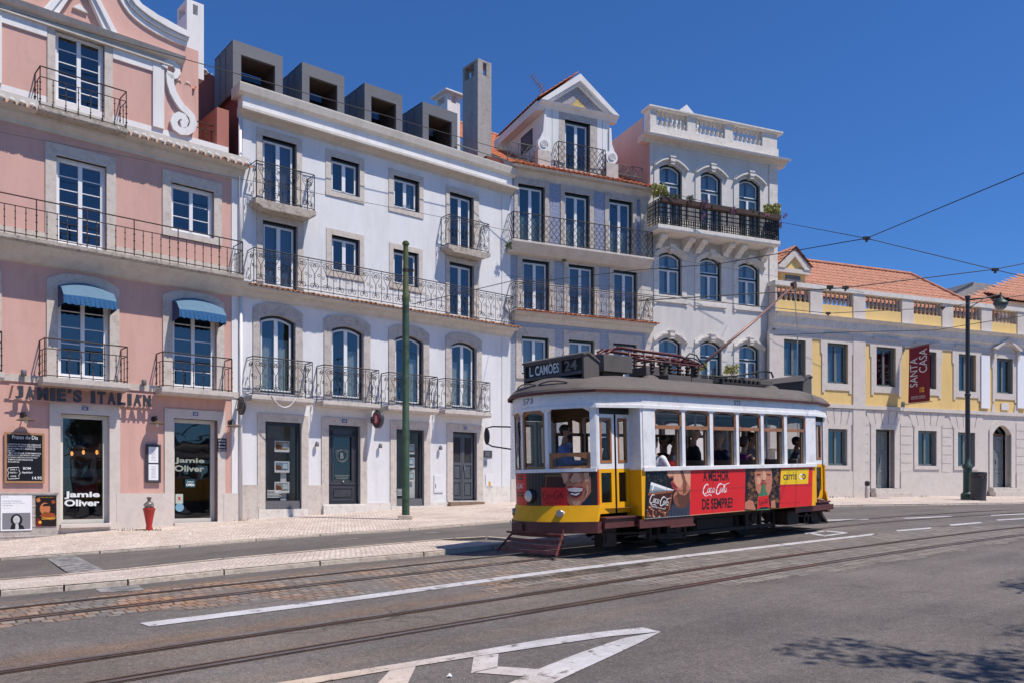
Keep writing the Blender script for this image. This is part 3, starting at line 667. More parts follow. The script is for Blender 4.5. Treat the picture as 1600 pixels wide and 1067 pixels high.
def hbalusters(mb, P, z0, z1, n, style, r=.011):
    """railing along plan points P (list of (x,y)), between z0 and z1"""
    segs = list(zip(P, P[1:])); tot = sum(sqrt((b[0]-a[0])**2+(b[1]-a[1])**2) for a, b in segs); H = z1-z0
    for a, b in segs:
        l = sqrt((b[0]-a[0])**2+(b[1]-a[1])**2); L = lambda t, z, a=a, b=b, l=l: (a[0]+(b[0]-a[0])*t/l, a[1]+(b[1]-a[1])*t/l, z0+z)
        mb.tube([L(0, H), L(l, H)], r*1.5, 4)
        mb.tube([L(0, .05), L(l, .05)], r*1.1, 4)
        k = max(1, round(n*l/tot))
        if style == 'bead':
            mb.tube([L(0, H*.74), L(l, H*.74)], r*1.1, 4)
            for i in range(k+1):
                t = l*i/k; tall = (i % 5 == 0); zt = H if (i in (0, k) or tall) else H*.74
                rr = r*1.35 if tall else r; mb.tube([L(t, 0), L(t, zt)], rr, 5)
                for q in (.18, .42, .60): mb.tube([L(t, H*q-.018), L(t, H*q), L(t, H*q+.018)], [rr, rr*2.3, rr], 5)
        elif style == 'scroll':
            k = max(1, round(l/.42)); m = l/k
            mb.tube([L(0, H*.93), L(l, H*.93)], r*.8, 4)
            for i in range(k+1): mb.tube([L(m*i, 0), L(m*i, H)], r*(1.2 if i in (0, k) else .9), 4)
            for i in range(k):
                c = m*(i+.5); hw = m*.42; h0, h1 = .07, H*.91; hm = (h0+h1)/2
                for sd in (1, -1):
                    if l < .7 and sd < 0: continue
                    p = []
                    for j in range(15):      # upper spiral
                        q = j/14; R = hw*.50*(.25+.75*q); an = pi*2.6*(1-q); p.append((c+sd*(hw*.42+R*cos(an)-R*0), h1-hw*.55+R*sin(an)))
                    e = p[-1]; p += [(e[0]+(c-sd*hw*.15-e[0])*.45, e[1]+(hm-e[1])*.45), (c-sd*hw*.10, hm)]
                    for j in range(15):
                        q = j/14; R = hw*.52*(1-.75*q); an = pi+pi*2.6*q; p.append((c-sd*(hw*.38)+(-sd)*R*cos(an)*-1*(-1), h0+hw*.60-R*sin(an)))
                    mb.tube([L(x, z) for x, z in p], r*.8, 4, cap=False)
                for (dx, dz, R) in ((0, .80, .05), (hw*.8, .52, .04), (-hw*.8, .46, .04)):
                    mb.tube([L(c+dx+R*cos(2*pi*j/8), H*dz+R*sin(2*pi*j/8)) for j in range(9)], r*.75, 4, cap=False)
        elif style == 'wave':
            k = max(2, round(l/.105)); m = l/k
            for i in range(k+1):
                t = m*i
                if i % 9 == 0 or i == k: mb.tube([L(t, 0), L(t, H)], r*1.2, 4)
                sg = 1 if i % 2 else -1
                mb.tube([L(min(l, max(0, t+sg*m*.5*sin(q/16*pi*7))), .05+(H-.06)*q/16) for q in range(17)], r*.8, 4, cap=False)
        elif style == 'cast':
            k = max(2, round(l/.105)); m = l/k; r = r*1.25
            mb.tube([L(0, H*.34), L(l, H*.34)], r, 4)
            for i in range(k+1):
                t = m*i; big = (i % 6 == 0); mb.tube([L(t, 0), L(t, H)], r*(2.0 if big else 1.15), 4)
                for q in (.5, .68, .85): mb.tube([L(max(0, t-m*.33), H*q), L(min(l, t+m*.33), H*q)], r*1.3, 4)
                if i < k: mb.tube([L(t+m*.5+m*.42*cos(2*pi*j/8), H*.2+m*.75*sin(2*pi*j/8)) for j in range(9)], r*1.1, 4, cap=False); mb.tube([L(t+m*.5, H*.34), L(t+m*.5, H*.95)], r*.9, 4)
def balcony(B, xl, xr, ysl, th, ytop, style, depth=.46, n=8, matn='iron', slab='slabstone', cove=False, ov=.04, tile=False, name='balcony', shape='box', xl2=None):
    """xl,xr: photo columns of the railing's front corners; ysl: row of slab top at xl; ytop: row of rail top at xl"""
    f = B.f; u0, zt = f.P(xl, ytop, depth); u1, _ = f.P(xr, ytop, depth); _, zs = f.P(xl, ysl, depth)
    S = MB()
    if th:
        a, b = u0-ov, u1+ov; d = -depth-ov
        if cove: S.mold([(0.001, zs), (d, zs), (d, zs-.07), (d*.93, zs-.09), (d*.72, zs-th*.55), (d*.42, zs-th*.9), (.001, zs-th)], a, b)
        elif shape == 'corb': S.ext([(a, zs), (b, zs), (b, zs-th*.55), (b-.10, zs-th*.62), (b-.22, zs-th), (a+.22, zs-th), (a+.10, zs-th*.62), (a, zs-th*.55)], d, .001)
        else: S.mold([(0.001, zs), (d, zs), (d, zs-th*.7), (d+.035, zs-th), (.001, zs-th)], a, b)
        o = S.build(name, M_[slab], B.root, bevel=.008)
    else: o = B.root
    R = MB(); hbalusters(R, [(u0, -.01), (u0, -depth), (u1, -depth), (u1, -.01)], zs, zt, n, style)
    R.build('railing', M_[matn], o)
    return o, u0, u1, zs, zt
def tile_edge(B, u0, u1, z, y0, pitch=.21, r=.085, lng=.5, slope=.35, m=('oldtile', 'lime'), name='eave_tiles', cap=True):
    mb = MB(); n = max(1, int((u1-u0)/pitch)); p = (u1-u0)/n; rnd = random.Random(int(z*100))
    for i in range(n):
        c = u0+p*(i+.5); j = rnd.uniform(-.012, .012); y = y0+rnd.uniform(-.012, .012)
        for k, (R, t) in enumerate(((r, 0), )):
            A = [(c+R*cos(pi*q/6), y, z+j+R*.85*sin(pi*q/6)) for q in range(7)]; A2 = [(x, y+lng, zz+lng*slope) for x, _, zz in A]
            In = [(c+(R-.022)*cos(pi*q/6), y, z+j+(R-.022)*.85*sin(pi*q/6)) for q in range(7)]; In2 = [(x, y+lng, zz+lng*slope) for x, _, zz in In]
            mb.strip(A, A2, 0); mb.strip(A, In, 0); mb.strip(In, In2, 0)
            if cap and rnd.random() < .9: mb.ell((c, y+.07, z+R*.75), (R*.85, .10, .055), 1, 8, 5)
        # channel tile between
        d = c+p/2; A = [(d+p*.42*cos(pi+pi*q/5), y+.02, z+.045+p*.30*sin(pi+pi*q/5)) for q in range(6)]; mb.strip(A, [(x, yy+lng, zz+lng*slope) for x, yy, zz in A], 0)
        A3 = [(x, yy, zz-.018) for x, yy, zz in A]; mb.strip(A, A3, 0)
    return mb.build(name, [M_[m[0]], M_[m[1]]], B.root, fix=False)
def tiled_roof(name, M, par, u0, u1, L, m='rooftile', pitch=.22, row=.36, clip=None, n=8):
    """corrugated tile plane; local (u, along slope v); M maps (u, v, h)->xyz"""
    mb = MB(); k = int((u1-u0)/pitch*n); rows = int(L/row); rnd = random.Random(5)
    for r_ in range(rows):
        v0, v1 = r_*row, min(L, (r_+1)*row+.02); j = rnd.uniform(-.003, .003)
        A = []; B = []
        for i in range(k+1):
            u = u0+(u1-u0)*i/k; h = .045*abs(sin(pi*u/pitch))**.7
            if clip:
                lo, hi = clip(v0+row*.5)
                if u < lo-1e-6 or u > hi+1e-6: continue
            A.append(M(u, v0, h+.028+j)); B.append(M(u, v1, h))
        if len(A) > 1: mb.strip(A, B); mb.strip(A, [(x, y, z-.03) for x, y, z in A])
    return mb.build(name, M_[m], par, fix=False)

# ================================================================== BUILDING A: pink corner house
A = Bld(FA, 'pink_building', 'salmon pink building with a curved white gable, left of the white house', (100, 830))
def PA(px, py, w=0.): return FA.P(px, py, w)
A.win(94, 170.6, 645, 818, st="C", name="shop_window", cur="lit", recess=.16, sur=(77, 187, 629, 631), smat="stonepink", gl="glassdark")
dw2, dr2 = A.win(271, 339.6, 652.5, 816, st='C', name='glass_door', cur='lit', recess=.2, sur=(256.6, 351.4, 638, 640), smat='stonepink', gl='glassdark')
w1, r1 = A.win(90, 171, 451, 590, st='A', rows=5, arch=.16, sur=(72.5, 186, 429, 431), sill=False)
w2, r2 = A.win(269, 338, 473, 606, st='A', rows=5, arch=.14, sur=(254, 350, 456, 457), sill=False)
w3, r3 = A.win(87.5, 166, 243, 380, st='A', rows=6, sur=(70.5, 180.6, 234, 234.5), sill=False, smat='stonetrim')
w4, r4 = A.win(267, 334, 285, 360.5, st='A', rows=3, sur=(253.5, 346, 274, 276.5), smat='stonetrim')
w0, r0_ = A.win(-66, 16 if False else -4, 430, 580, st='A', rows=5, arch=.16, sur=(-85, 2, 404, 402), sill=False)
zc = A.z(180, 233.5, .03); ZT = A.z(180, 203.5, .52); uL, uR = A.u(-170, 500), A.u(377.5, 500)
zplA = A.z(300, 770)
HA = list(A.holes)
A.holes = [h for h in HA if h[3] > zplA]
A.wall(uL, A.u(361.5), -1.6, zc, 'pinkwall')
mb = MB(); mb.box(A.u(361.5), uR, -.025, .3, zplA, zc, 0); mb.build('corner_pilaster', M_['whitetrim'], A.root)
# stone base course, broken at the openings
mb = MB(); hs = sorted([(h[0], h[1]) for h in HA if h[2] < zplA]); hs = [(a-.17, b+.17) for a, b in hs]; cur_ = uL
for a, b in hs+[(uR, uR)]:
    if a > cur_: mb.box(cur_, a, -.045, .1, -1.6, zplA)
    cur_ = b
mb.build('stone_base', M_['stonepink'], A.root)
for (a, b), (c, d) in zip([(h[0], h[1]) for h in HA[:2]], ((HA[0][2], HA[0][3]), (HA[1][2], HA[1][3]))):
    mb = MB(); mb.box(a-.02, b+.02, -.16, .14, c-.10, c-.002); mb.box(a-.16, b+.16, -.035, .1, -1.5, c-.10); mb.build('sill', M_['stonepink'], A.root, bevel=.01)
# band under the first floor
zb1 = A.z(40, 596.5); mb = MB(); mb.box(uL, A.u(376), -.05, .1, zb1, zb1+.17); mb.build('stone_band', M_['stonetrim'], A.root)
# first floor balconies, long second floor balcony, attic balcony
balcony(A, 70, 199, 588.5, .17, 528, 'bead', .5, 10, ov=.05, slab='stonetrim')
balcony(A, 255, 362.5, 604, .17, 549, 'bead', .5, 10, ov=.05, slab='stonetrim')
balcony(A, -110, 2.5, 572, .17, 506, 'bead', .5, 10, ov=.05, slab='stonetrim')
o, *_ = balcony(A, -120, 379.3, 341.8, .13, 276, 'bead', .62, 38, ov=.03)
zsl = _[2]-.13; mb = MB(); mb.mold([(0.0, zsl), (-.55, zsl), (-.50, zsl-.06), (-.30, zsl-.17), (-.10, zsl-.33), (0, zsl-.36)], uL, uR-.02); mb.build('balcony_moulding', M_['cornice'], o)
mb = MB(); mb.box(uL, A.u(71), -.02, .05, _[2], _[2]+.33); mb.build('skirting', M_['stonetrim'], A.root); mb = MB(); mb.box(A.u(181), A.u(361), -.02, .05, _[2], _[2]+.33); mb.build('skirting', M_['stonetrim'], A.root)
# main cornice with tiles
mb = MB(); mb.mold([(0, zc), (-.04, zc), (-.06, zc+.08), (-.20, zc+.20), (-.22, zc+.27), (-.40, zc+.40), (-.42, zc+.50), (-.48, zc+.52), (-.48, ZT-.02), (.35, ZT-.02), (.35, zc)], uL, uR+.02); mb.build('cornice', M_['cornice'], A.root)
tile_edge(A, uL, uR+.04, ZT, -.52)
zp0, zp1 = ZT+.02, A.z(180, 181.5, -.0)
mb = MB(); mb.box(uL, A.u(357, 233), .0, .4, ZT, zp1); mb.build('parapet', M_['whitetrim'], A.root)
# attic
A.holes = []
w5, r5 = A.win(86, 163, 44, 176, st='A', rows=6, sur=(73.6, 175.7, 35, 36), sill=False)
A.holes = [r5]
ze0 = A.z(250, 97, 0.); ze1 = A.z(250, 80, .1)
mb = MB()
A.wall(uL, A.u(300, 150), zp1, ze1, 'pinkwall', name='attic_wall')
for a, b in ((238, 255.5), (-20, 2)): mb = MB(); mb.box(A.u(a, 150), A.u(b, 150), -.06, .02, zp1-.01, ze0); mb.build('pilaster', M_['whitetrim'], A.root)
mb = MB(); mb.box(A.u(176), A.u(238), -.045, .02, ze0-.33, ze0-.06); mb.build('frieze_band', M_['whitetrim'], A.root); mb = MB(); mb.box(A.u(2), A.u(73), -.045, .02, ze0-.33, ze0-.06); mb.build('frieze_band', M_['whitetrim'], A.root)
mb = MB(); ur_ = A.u(285, 95); mb.mold([(.1, ze0), (-.05, ze0), (-.08, ze0+.08), (-.20, ze0+.13), (-.24, ze1-.04), (-.26, ze1), (.1, ze1)], uL, ur_); mb.box(uL, A.u(268), -.12, 0, ze0-.07, ze0-.001); mb.build('entablature', M_['cornice'], A.root)
gp = [PA(x, y, .02) for x, y in ((181, -14), (187, 0), (194, 12), (202, 22.5), (212, 32), (225, 42), (245, 54), (268, 65), (291, 73.6))]
go = [PA(x, y, .1) for x, y in ((205, -18), (213.6, 0), (221, 9), (233, 17), (246, 26), (258, 32), (270, 39), (283, 46), (296.6, 53))]
uc = A.u(100, 30); zt_ = A.z(100, -150)
left = [(2*uc-u, z) for u, z in reversed(gp)]
body = [(gp[-1][0]-.02, ze1)] + [(u, z) for u, z in reversed(gp)] + [(uc, gp[0][1]+2.6)] + [(u, z) for u, z in reversed(left)] + [(left[0][0], ze1)]
mb = MB(); mb.ext(body, .0, .35); mb.build('gable_wall', M_['pinkwall'], A.root)
mb = MB()
for sg in (1, -1):
    mb = MB()
    for i in range(len(gp)-1):
        g = lambda q: (q[0], q[1]) if sg > 0 else (2*uc-q[0], q[1])
        a, b, c, d = g(gp[i]), g(gp[i+1]), g(go[i+1]), g(go[i]); mix_ = lambda p, q, t: (p[0]+(q[0]-p[0])*t, p[1]+(q[1]-p[1])*t)
        mb.ext([mix_(a, d, 0), mix_(b, c, 0), mix_(b, c, .3), mix_(a, d, .3)], -.06, .3); mb.ext([mix_(a, d, .36), mix_(b, c, .36), mix_(b, c, .55), mix_(a, d, .55)], -.12, .3); mb.ext([mix_(a, d, .30), mix_(b, c, .30), mix_(b, c, .36), mix_(a, d, .36)], -.03, .3)
        mb.ext([mix_(a, d, .6), mix_(b, c, .6), (c[0], c[1]), (d[0], d[1])], -.18, .38); mb.ext([mix_(a, d, .55), mix_(b, c, .55), mix_(b, c, .6), mix_(a, d, .6)], -.09, .3)
    mb.build('gable_moulding', M_['whitetrim'], A.root)

# small pediment over the attic window
pe = [PA(x, y, .1) for x, y in ((183, 42), (146, -2), (128, -24))]; uc2 = A.u(125); ze2 = ze1
mb = MB(); pk = (uc2, ze1+1.45); e = A.u(183, 42); wd = e-uc2
for sg in (1, -1):
    P_ = [(uc2+sg*wd, ze1), (uc2+sg*(wd-.34), ze1), (uc2, pk[1]-.36), (uc2, pk[1])]; mb.ext(P_, -.16, -.003); P2 = [(uc2+sg*wd*.95, ze1+.004), (uc2+sg*(wd-.18), ze1+.004), (uc2, pk[1]-.23), (uc2, pk[1]-.12)]; mb.ext(P2, -.22, -.15)
mb.ext([PA(112.8, 13), PA(123, 8), PA(136, 22.5)], -.07, -.003); mb.build('pediment', M_['whitetrim'], A.root)
o, *_ = balcony(A, 62.8, 197.5, 166, .13, 103.5, 'bead', .5, 10, ov=.04)
# scroll volute on the attic's end
sv = [(256, 107), (257.5, 101.5), (263, 99), (270, 101.5), (275.5, 108), (276.5, 115), (273, 120.5), (267, 121), (263.5, 117.5), (264, 114)]
s2 = [(263.8, 117), (265, 132), (269, 146), (276, 159), (283, 169), (291, 176), (298.5, 184), (301, 194), (298, 203), (291, 207.5), (281, 207), (273, 201), (270, 192), (273, 185), (279, 182), (285.5, 184.5), (288, 190), (286, 196), (281, 196)]
mb = MB()
for pts, wd in ((sv, .075), (s2, .095)):
    q = [PA(x, y, .02) for x, y in pts]; n = len(q); A_ = []; B_ = []
    for i in range(n):
        a, b = q[max(0, i-1)], q[min(n-1, i+1)]; dx, dz = b[0]-a[0], b[1]-a[1]; l = sqrt(dx*dx+dz*dz); A_.append((q[i][0]-dz/l*wd, q[i][1]+dx/l*wd)); B_.append((q[i][0]+dz/l*wd, q[i][1]-dx/l*wd))
    for i in range(n-1): mb.ext([A_[i], A_[i+1], B_[i+1], B_[i]], -.10, -.002)
mb.build('scroll_volute', M_['whitetrim'], A.root)
# block behind, tile cap, recess, railing, chimney
mb = MB(); u0 = A.u(296, 150, -.5); mb.box(A.u(262, 100, -.6), A.u(310, 100, -.6), .6, 2.6, zp1, A.z(300, 77, -.6)); mb.build('rear_wall', M_['pinkwall'], A.root)
mb = MB(); mb.box(A.u(299, 150, 0), A.u(307.5, 150, -.0), .1, .9, zp1-.01, A.z(303, 122, 0)); mb.build('rear_pier', M_['pinkwall'], A.root)
tile_edge(A, A.u(270), A.u(301), A.z(285, 131, 0), -.02, lng=.5, m=('rooftile', 'lime'), name='niche_tiles')
mb = MB(); R0 = [(A.u(303, 190, -.3), .3), (A.u(339, 190, -.3), .3)]; hbalusters(mb, R0, zp1, A.z(320, 194, -.3), 4, 'bead'); mb.build('railing', M_['iron'], A.root)
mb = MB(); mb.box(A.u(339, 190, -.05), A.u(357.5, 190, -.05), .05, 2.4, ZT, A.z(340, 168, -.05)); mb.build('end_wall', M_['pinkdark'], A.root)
mb = MB(); u0, u1 = A.u(292, 40, -1.), A.u(318.5, 40, -1.); zt = A.z(300, 1, -1.); zb_ = A.z(300, 120, -1.)
mb.box(u0, u1, 1.0, 1.75, zb_, zt-.38)
mb.box(u0, u1, 1.0, 1.75, zt-.09, zt)
for a, b in ((u0, u0+.17), (u1-.17, u1)):
    for c, d in ((1., 1.14), (1.61, 1.75)): mb.box(a, b, c, d, zt-.38, zt-.09)
mb.box(u0+.17, u0+.171, 1.02, 1.7, zt-.38, zt-.09); 
mb.build('chimney', M_['whitetrim'], A.root)
# awnings over the first floor windows
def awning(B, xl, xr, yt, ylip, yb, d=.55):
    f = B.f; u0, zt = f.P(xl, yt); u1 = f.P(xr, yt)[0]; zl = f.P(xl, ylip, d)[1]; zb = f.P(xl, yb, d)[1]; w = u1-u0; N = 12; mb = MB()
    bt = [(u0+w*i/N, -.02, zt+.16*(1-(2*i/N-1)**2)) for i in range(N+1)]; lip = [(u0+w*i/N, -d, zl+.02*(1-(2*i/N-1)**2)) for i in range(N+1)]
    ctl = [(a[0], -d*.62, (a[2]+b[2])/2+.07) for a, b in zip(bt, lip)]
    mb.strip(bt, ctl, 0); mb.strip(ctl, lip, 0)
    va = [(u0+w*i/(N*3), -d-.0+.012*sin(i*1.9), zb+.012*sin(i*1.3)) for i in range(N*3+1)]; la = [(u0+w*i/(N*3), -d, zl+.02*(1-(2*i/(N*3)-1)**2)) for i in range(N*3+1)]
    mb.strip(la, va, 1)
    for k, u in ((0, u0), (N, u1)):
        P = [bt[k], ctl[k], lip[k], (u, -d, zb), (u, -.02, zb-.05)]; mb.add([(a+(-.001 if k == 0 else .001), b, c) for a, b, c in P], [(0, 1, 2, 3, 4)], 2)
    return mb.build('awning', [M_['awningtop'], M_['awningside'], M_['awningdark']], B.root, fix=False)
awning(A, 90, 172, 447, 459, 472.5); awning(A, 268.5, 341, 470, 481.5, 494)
# number tiles
def number_tile(B, px, py, s, w=.17, h=.12, y=-.045):
    u, z = B.f.P(px, py, .04); mb = MB(); mb.box(u-w/2, u+w/2, y-.008, y, z-h/2, z+h/2, 0); mb.box(u-w*.43, u+w*.43, y-.0095, y-.008, z-h*.40, z+h*.40, 1)
    put_text(mb, s, rect_map(u-w*.3, u+w*.3, z-h*.26, z+h*.26, y-.0108), 2, bold=.03)
    mb.build('number_tile', [flat('tilewhite', (205, 205, 210)), flat('tileblue', (35, 45, 105)), flat('tilewhite', (205, 205, 210))], B.root)
number_tile(A, 133, 637.5, '28C'); number_tile(A, 305.5, 646.3, '28B')
# lettering in front of the wall
sg_root = empty('restaurant_sign', (FA.ox, FA.oy, 0), 'large dark cut-out letters JAMIE\'S ITALIAN on a rail above the shop window', 'sign', FA.rz)
def letter_run(par, s, x0, x1, ytl, ybl, w, m, name='letters', bold=.05, th=.05, skip=()):
    f = FA; a0, zt = f.P(x0, ytl, w); a1, _ = f.P(x1, ytl, w); _, zb = f.P(x0, ybl, w); n = len(s); adv = {'I': .55, ' ': .62, "'": .45, '\u2019': .45, 'J': .8, 'M': 1.15}
    tot = sum(adv.get(c, .92) for c in s); cur = a0
    for c in s:
        wd = adv.get(c, .92)/tot*(a1-a0)
        if c != ' ':
            mb = MB(); fr = .16 if c in "I'\u2019" else .1; g0, g1 = cur+wd*fr, cur+wd*(1-fr); zz = zb if c not in "'\u2019" else zt-(zt-zb)*.32
            put_text(mb, c, lambda a, b, d: (g0+(g1-g0)*a, -w+d, zz+(zt-zz)*b), 0, bold, th); mb.build('letter', m, par)
        cur += wd
letter_run(sg_root, "JAMIE'S ITALIAN", 22.5, 237.5, 601, 621.5, .22, M_['doordark'])
mb = MB(); a0, z_ = PA(15, 601, .2); a1, _ = PA(243, 625, .2); mb.box(a0, a1, -.2, -.17, z_-.0, z_+.035)
a0b, zl = PA(19, 622, .16); mb.box(a0, a1, -.17, -.155, zl-.30+.27, zl+.0)
for q in (a0+.1, (a0+a1)/2, a1-.1): mb.box(q-.02, q+.02, -.17, 0, z_, z_+.03)
mb.build('mounting_rail', M_['pinkwall'], sg_root)
# spot lights above the sign
for px, py, lb in ((37, 582, 'small grey spotlight above the letter J of the sign'), (225, 597, 'small grey spotlight above the last letters of the sign')):
    u, z = PA(px, py, .12); x, y = FA.xy(u); t = empty('spotlight', (*FA.xy(u), z), lb, 'spotlight', FA.rz, 'spotlights above the restaurant sign')
    mb = MB(); mb.lathe([(.055, -.07), (.062, -.06), (.062, .05), (.05, .07)], (0, -.12, 0), 12); mb.build('housing', M_['zinc'], t, smooth='auto'); mb = MB(); mb.box(-.015, .015, -.12, 0, -.015, .015); mb.build('bracket', M_['zinc'], t)
# wall lamps: enamel shade on a bent arm
for px, py, lb in ((37, 648, 'bronze dish wall lamp above the chalkboard'), (241, 654, 'bronze dish wall lamp above the menu case'), (360.6, 659, 'bronze dish wall lamp at the corner beside the glass door')):
    u, z = PA(px, py, .05); t = empty('wall_lamp', (*FA.xy(u), z), lb, 'wall lamp', FA.rz, 'dish lamps on the pink wall')
    mb = MB(); mb.lathe([(.07, 0), (.075, .02), (.03, .035)], (0, 0, 0), 14, M=Matrix.Rotation(radians(90), 4, 'X')); mb.build('wall_plate', M_['iron'], t, smooth='auto')
    mb = MB(); mb.tube([(0, 0, 0), (0, -.12, .05), (0, -.22, .06), (0, -.28, 0), (0, -.28, -.06)], .014, 6); mb.build('arm', M_['iron'], t, smooth=True)
    mb = MB(); mb.lathe([(.02, 0), (.05, -.02), (.09, -.045), (.19, -.075), (.215, -.09), (.205, -.095), (.08, -.06), (.02, -.03)], (0, -.28, -.05), 20); mb.build('lamp_shade', mat('bronze', (.16, .12, .09), .5, metal=.4, var=.2), t, smooth='auto')
    mb = MB(); mb.ell((0, -.28, -.155), (.045, .045, .06)); mb.build('bulb', mat('bulb', (.6, .58, .52), .2), t, smooth=True)
# chalkboard
def hangbox(name, label, cat, f, x0, x1, y0, y1, w, fw, mf, mc, d=.035):
    u0, z1 = f.P(x0, y0, w); u1, _ = f.P(x1, y0, w); _, z0 = f.P(x0, y1, w); t = empty(name, (*f.xy((u0+u1)/2), z0), label, cat, f.rz); c = (u0+u1)/2; H = z1-z0; a = (u1-u0)/2
    mb = MB(); mb.box(-a, a, -w, -w+d, 0, fw); mb.box(-a, a, -w, -w+d, H-fw, H); mb.box(-a, -a+fw, -w, -w+d, fw, H-fw); mb.box(a-fw, a, -w, -w+d, fw, H-fw); mb.build('frame', mf, t, bevel=.004)
    mb = MB(); mb.box(-a+fw, a-fw, -w+.01, 0, fw, H-fw); mb.build('panel', mc, t)
    return t, a, H
t, a, H = hangbox('chalkboard', 'wood framed black chalkboard menu with white handwriting on the pink wall', 'chalkboard', FA, 7, 69.7, 674, 754, .07, .05, mat('woodframe', (.36, .19, .09), .6), flat('chalkblack', (18, 18, 20)))
mb = MB(); Y = -.07+.0085
def T_(s, x0, x1, z0, z1, b=0, y=Y, sh=0., mbx=None, m=0): put_text(mbx or mb, s, rect_map(x0, x1, z0, z1, y, sh), m, b)
T_('Pratos do Dia', -a*.62, a*.66, H*.87, H*.945, .0)
rows_ = ['\u2022 RISOTTO DE CAMARAO COM ALHO', 'FRANCES, TOMATE E MANJERICAO', 'COM TOMILHO E RASPAS DE', 'LIMAO.', '\u2022 BIFE NA BRASA COM PIMENTOS', 'SALTEADOS, BATATAS COM ALHO', 'E LOURO, MOLHO DE NATAS E', 'TOMATE COM OREGAOS DE', 'SICILIANO.']
for i, s in enumerate(rows_): T_(s, -a*.84, -a*.84+a*1.66*min(1, len(s)/28), H*(.75-.043*i), H*(.778-.043*i), .004)
for s, x0, x1, z0, z1 in (('BOM', -.08, .3, .27, .32), ('Apetite!', -.15, .38, .185, .235), ('14.95', .38, .86, .075, .135), ('SOPA +', -.72, -.38, .25, .28), ('PRATO +', -.74, -.36, .19, .22), ('CAFE', -.70, -.42, .12, .15)): T_(s, a*x0, a*x1, H*z0, H*z1, .01)
mb.tube([(a*x, Y, H*z) for x, z in ((-.8, .3), (-.3, .31), (-.28, .24), (-.22, .2), (-.3, .15), (-.28, .09), (-.8, .08), (-.84, .15), (-.8, .2), (-.85, .25), (-.8, .3))], .006, 4)
mb.build('chalk_writing', flat('chalk', (235, 235, 235), .9), t, fix=False)
# menu case with two sheets
t, a, H = hangbox('menu_case', 'tall black framed case with two white menu sheets beside the glass door', 'menu case', FA, 228, 251.6, 693, 753.5, .08, .045, M_['doordark'], M_['doordark'])
for k in (0, 1):
    mb = MB(); z0 = .07+(H-.1)*.5*k; z1 = z0+(H-.1)*.5-.04; mb.box(-a+.07, a-.07, -.0785, -.07, z0, z1, 0)
    for r_ in range(9):
        z = z1-.07-(z1-z0-.1)*r_/9; mb.box(-a*.35*(1-.3*(r_ % 2)), a*.35*(1-.3*(r_ % 2)), -.0795, -.0785, z, z+.012, 1)
    mb.build('menu_sheet', [flat('paper', (232, 232, 235)), flat('faintink', (170, 170, 175))], t)
# round projecting sign at the corner
u, z = PA(378, 633.5, .35); t = empty('round_sign', (*FA.xy(u), z), 'small round dark iron sign projecting from the corner between pink and white houses', 'sign', FA.rz)
mb = MB(); RT = Matrix.Rotation(radians(90), 4, 'Y'); mb.lathe([(.235, -.03), (.25, -.02), (.25, .02), (.235, .03)], (0, -.33, 0), 24, M=RT); mb.build('disc', M_['irongrey'], t, smooth='auto')
mb = MB()
for R in (.20, .12): mb.tube([(-.032, -.33+R*cos(2*pi*i/20), R*sin(2*pi*i/20)) for i in range(21)], .008, 4)
for i in range(8): mb.tube([(-.032, -.33+.12*cos(pi*i/4), .12*sin(pi*i/4)), (-.032, -.33+.20*cos(pi*i/4), .20*sin(pi*i/4))], .008, 4)
mb.build('emblem', mat('emblem', (.35, .31, .27), .6), t)
mb = MB(); mb.tube([(0, 0, .18), (0, -.33, .27)], .014, 6); mb.tube([(0, 0, -.1), (0, -.1, -.05)], .014, 6); mb.build('bracket', M_['iron'], t)
# small black plaque on the pilaster by the door
u, z = PA(346.5, 694.5, .04); t = empty('wall_plaque', (*FA.xy(u), z), 'small black plaque with white lettering on the stone jamb right of the glass door', 'plaque', FA.rz)
mb = MB(); mb.box(-.13, .13, -.06, -.035, -.18, .18, 0); 
for i, (s, b) in enumerate((('MESAS', 0), ('Jamie', .02), ('Oliver', .02), ('12.00-24.00', 0))): put_text(mb, s, rect_map(-.10, .10, .09-.085*i, .145-.085*i, -.0612), 1, b)
mb.build('plate', [flat('blackplate', (25, 25, 28)), flat('tilewhite', (205, 205, 210))], t)
# window lettering: on the panes
def pane_text(par, f, s, x0, x1, yt, yb, w, m, bold=.05, name='lettering'):
    u0, z1 = f.P(x0, yt, w); u1, _ = f.P(x1, yt, w); _, z0 = f.P(x0, yb, w); mb = MB(); put_text(mb, s, rect_map(u0, u1, z0, z1, -w), 0, bold); return mb.build(name, m, par)
lw = flat('letterwhite', (225, 228, 228)); lg = flat('lettergrey', (150, 158, 148))
pane_text(bpy.data.objects['shop_window'], FA, 'Jamie', 100.5, 156, 767, 779, -.155, lw, .035); pane_text(bpy.data.objects['shop_window'], FA, 'Oliver', 100.5, 155.5, 779.8, 790.5, -.155, lw, .035)
dglass = bpy.data.objects['glass_door']
pane_text(dglass, FA, 'Jamie', 273, 319.5, 714, 724, -.195, lg, .03); pane_text(dglass, FA, 'Oliver', 272.5, 319, 726, 735.8, -.195, lg, .03)
u0, z1 = PA(289, 748, -.195); u1, z0 = PA(305, 760.5, -.195); mb = MB(); mb.box(u0, u1, .185, .193, z0, z1, 0); put_text(mb, 'OPEN', rect_map(u0+.03, u1-.03, z0+.03, z0+.10, .1835), 1, .04); put_text(mb, 'Come in', rect_map(u0+.05, u1-.05, z1-.09, z1-.04, .1835), 1, .01); mb.build('open_sign', [flat('teal', (25, 75, 82)), lw], dglass)
mb = MB()
for px, py, r, m in ((281, 778, .115, 1), ): u, z = PA(280.5, 792, -.195); mb.lathe([(r, -.002), (r, .002)], (u, .19, z), 24, m, M=Matrix.Rotation(radians(90), 4, 'X'))
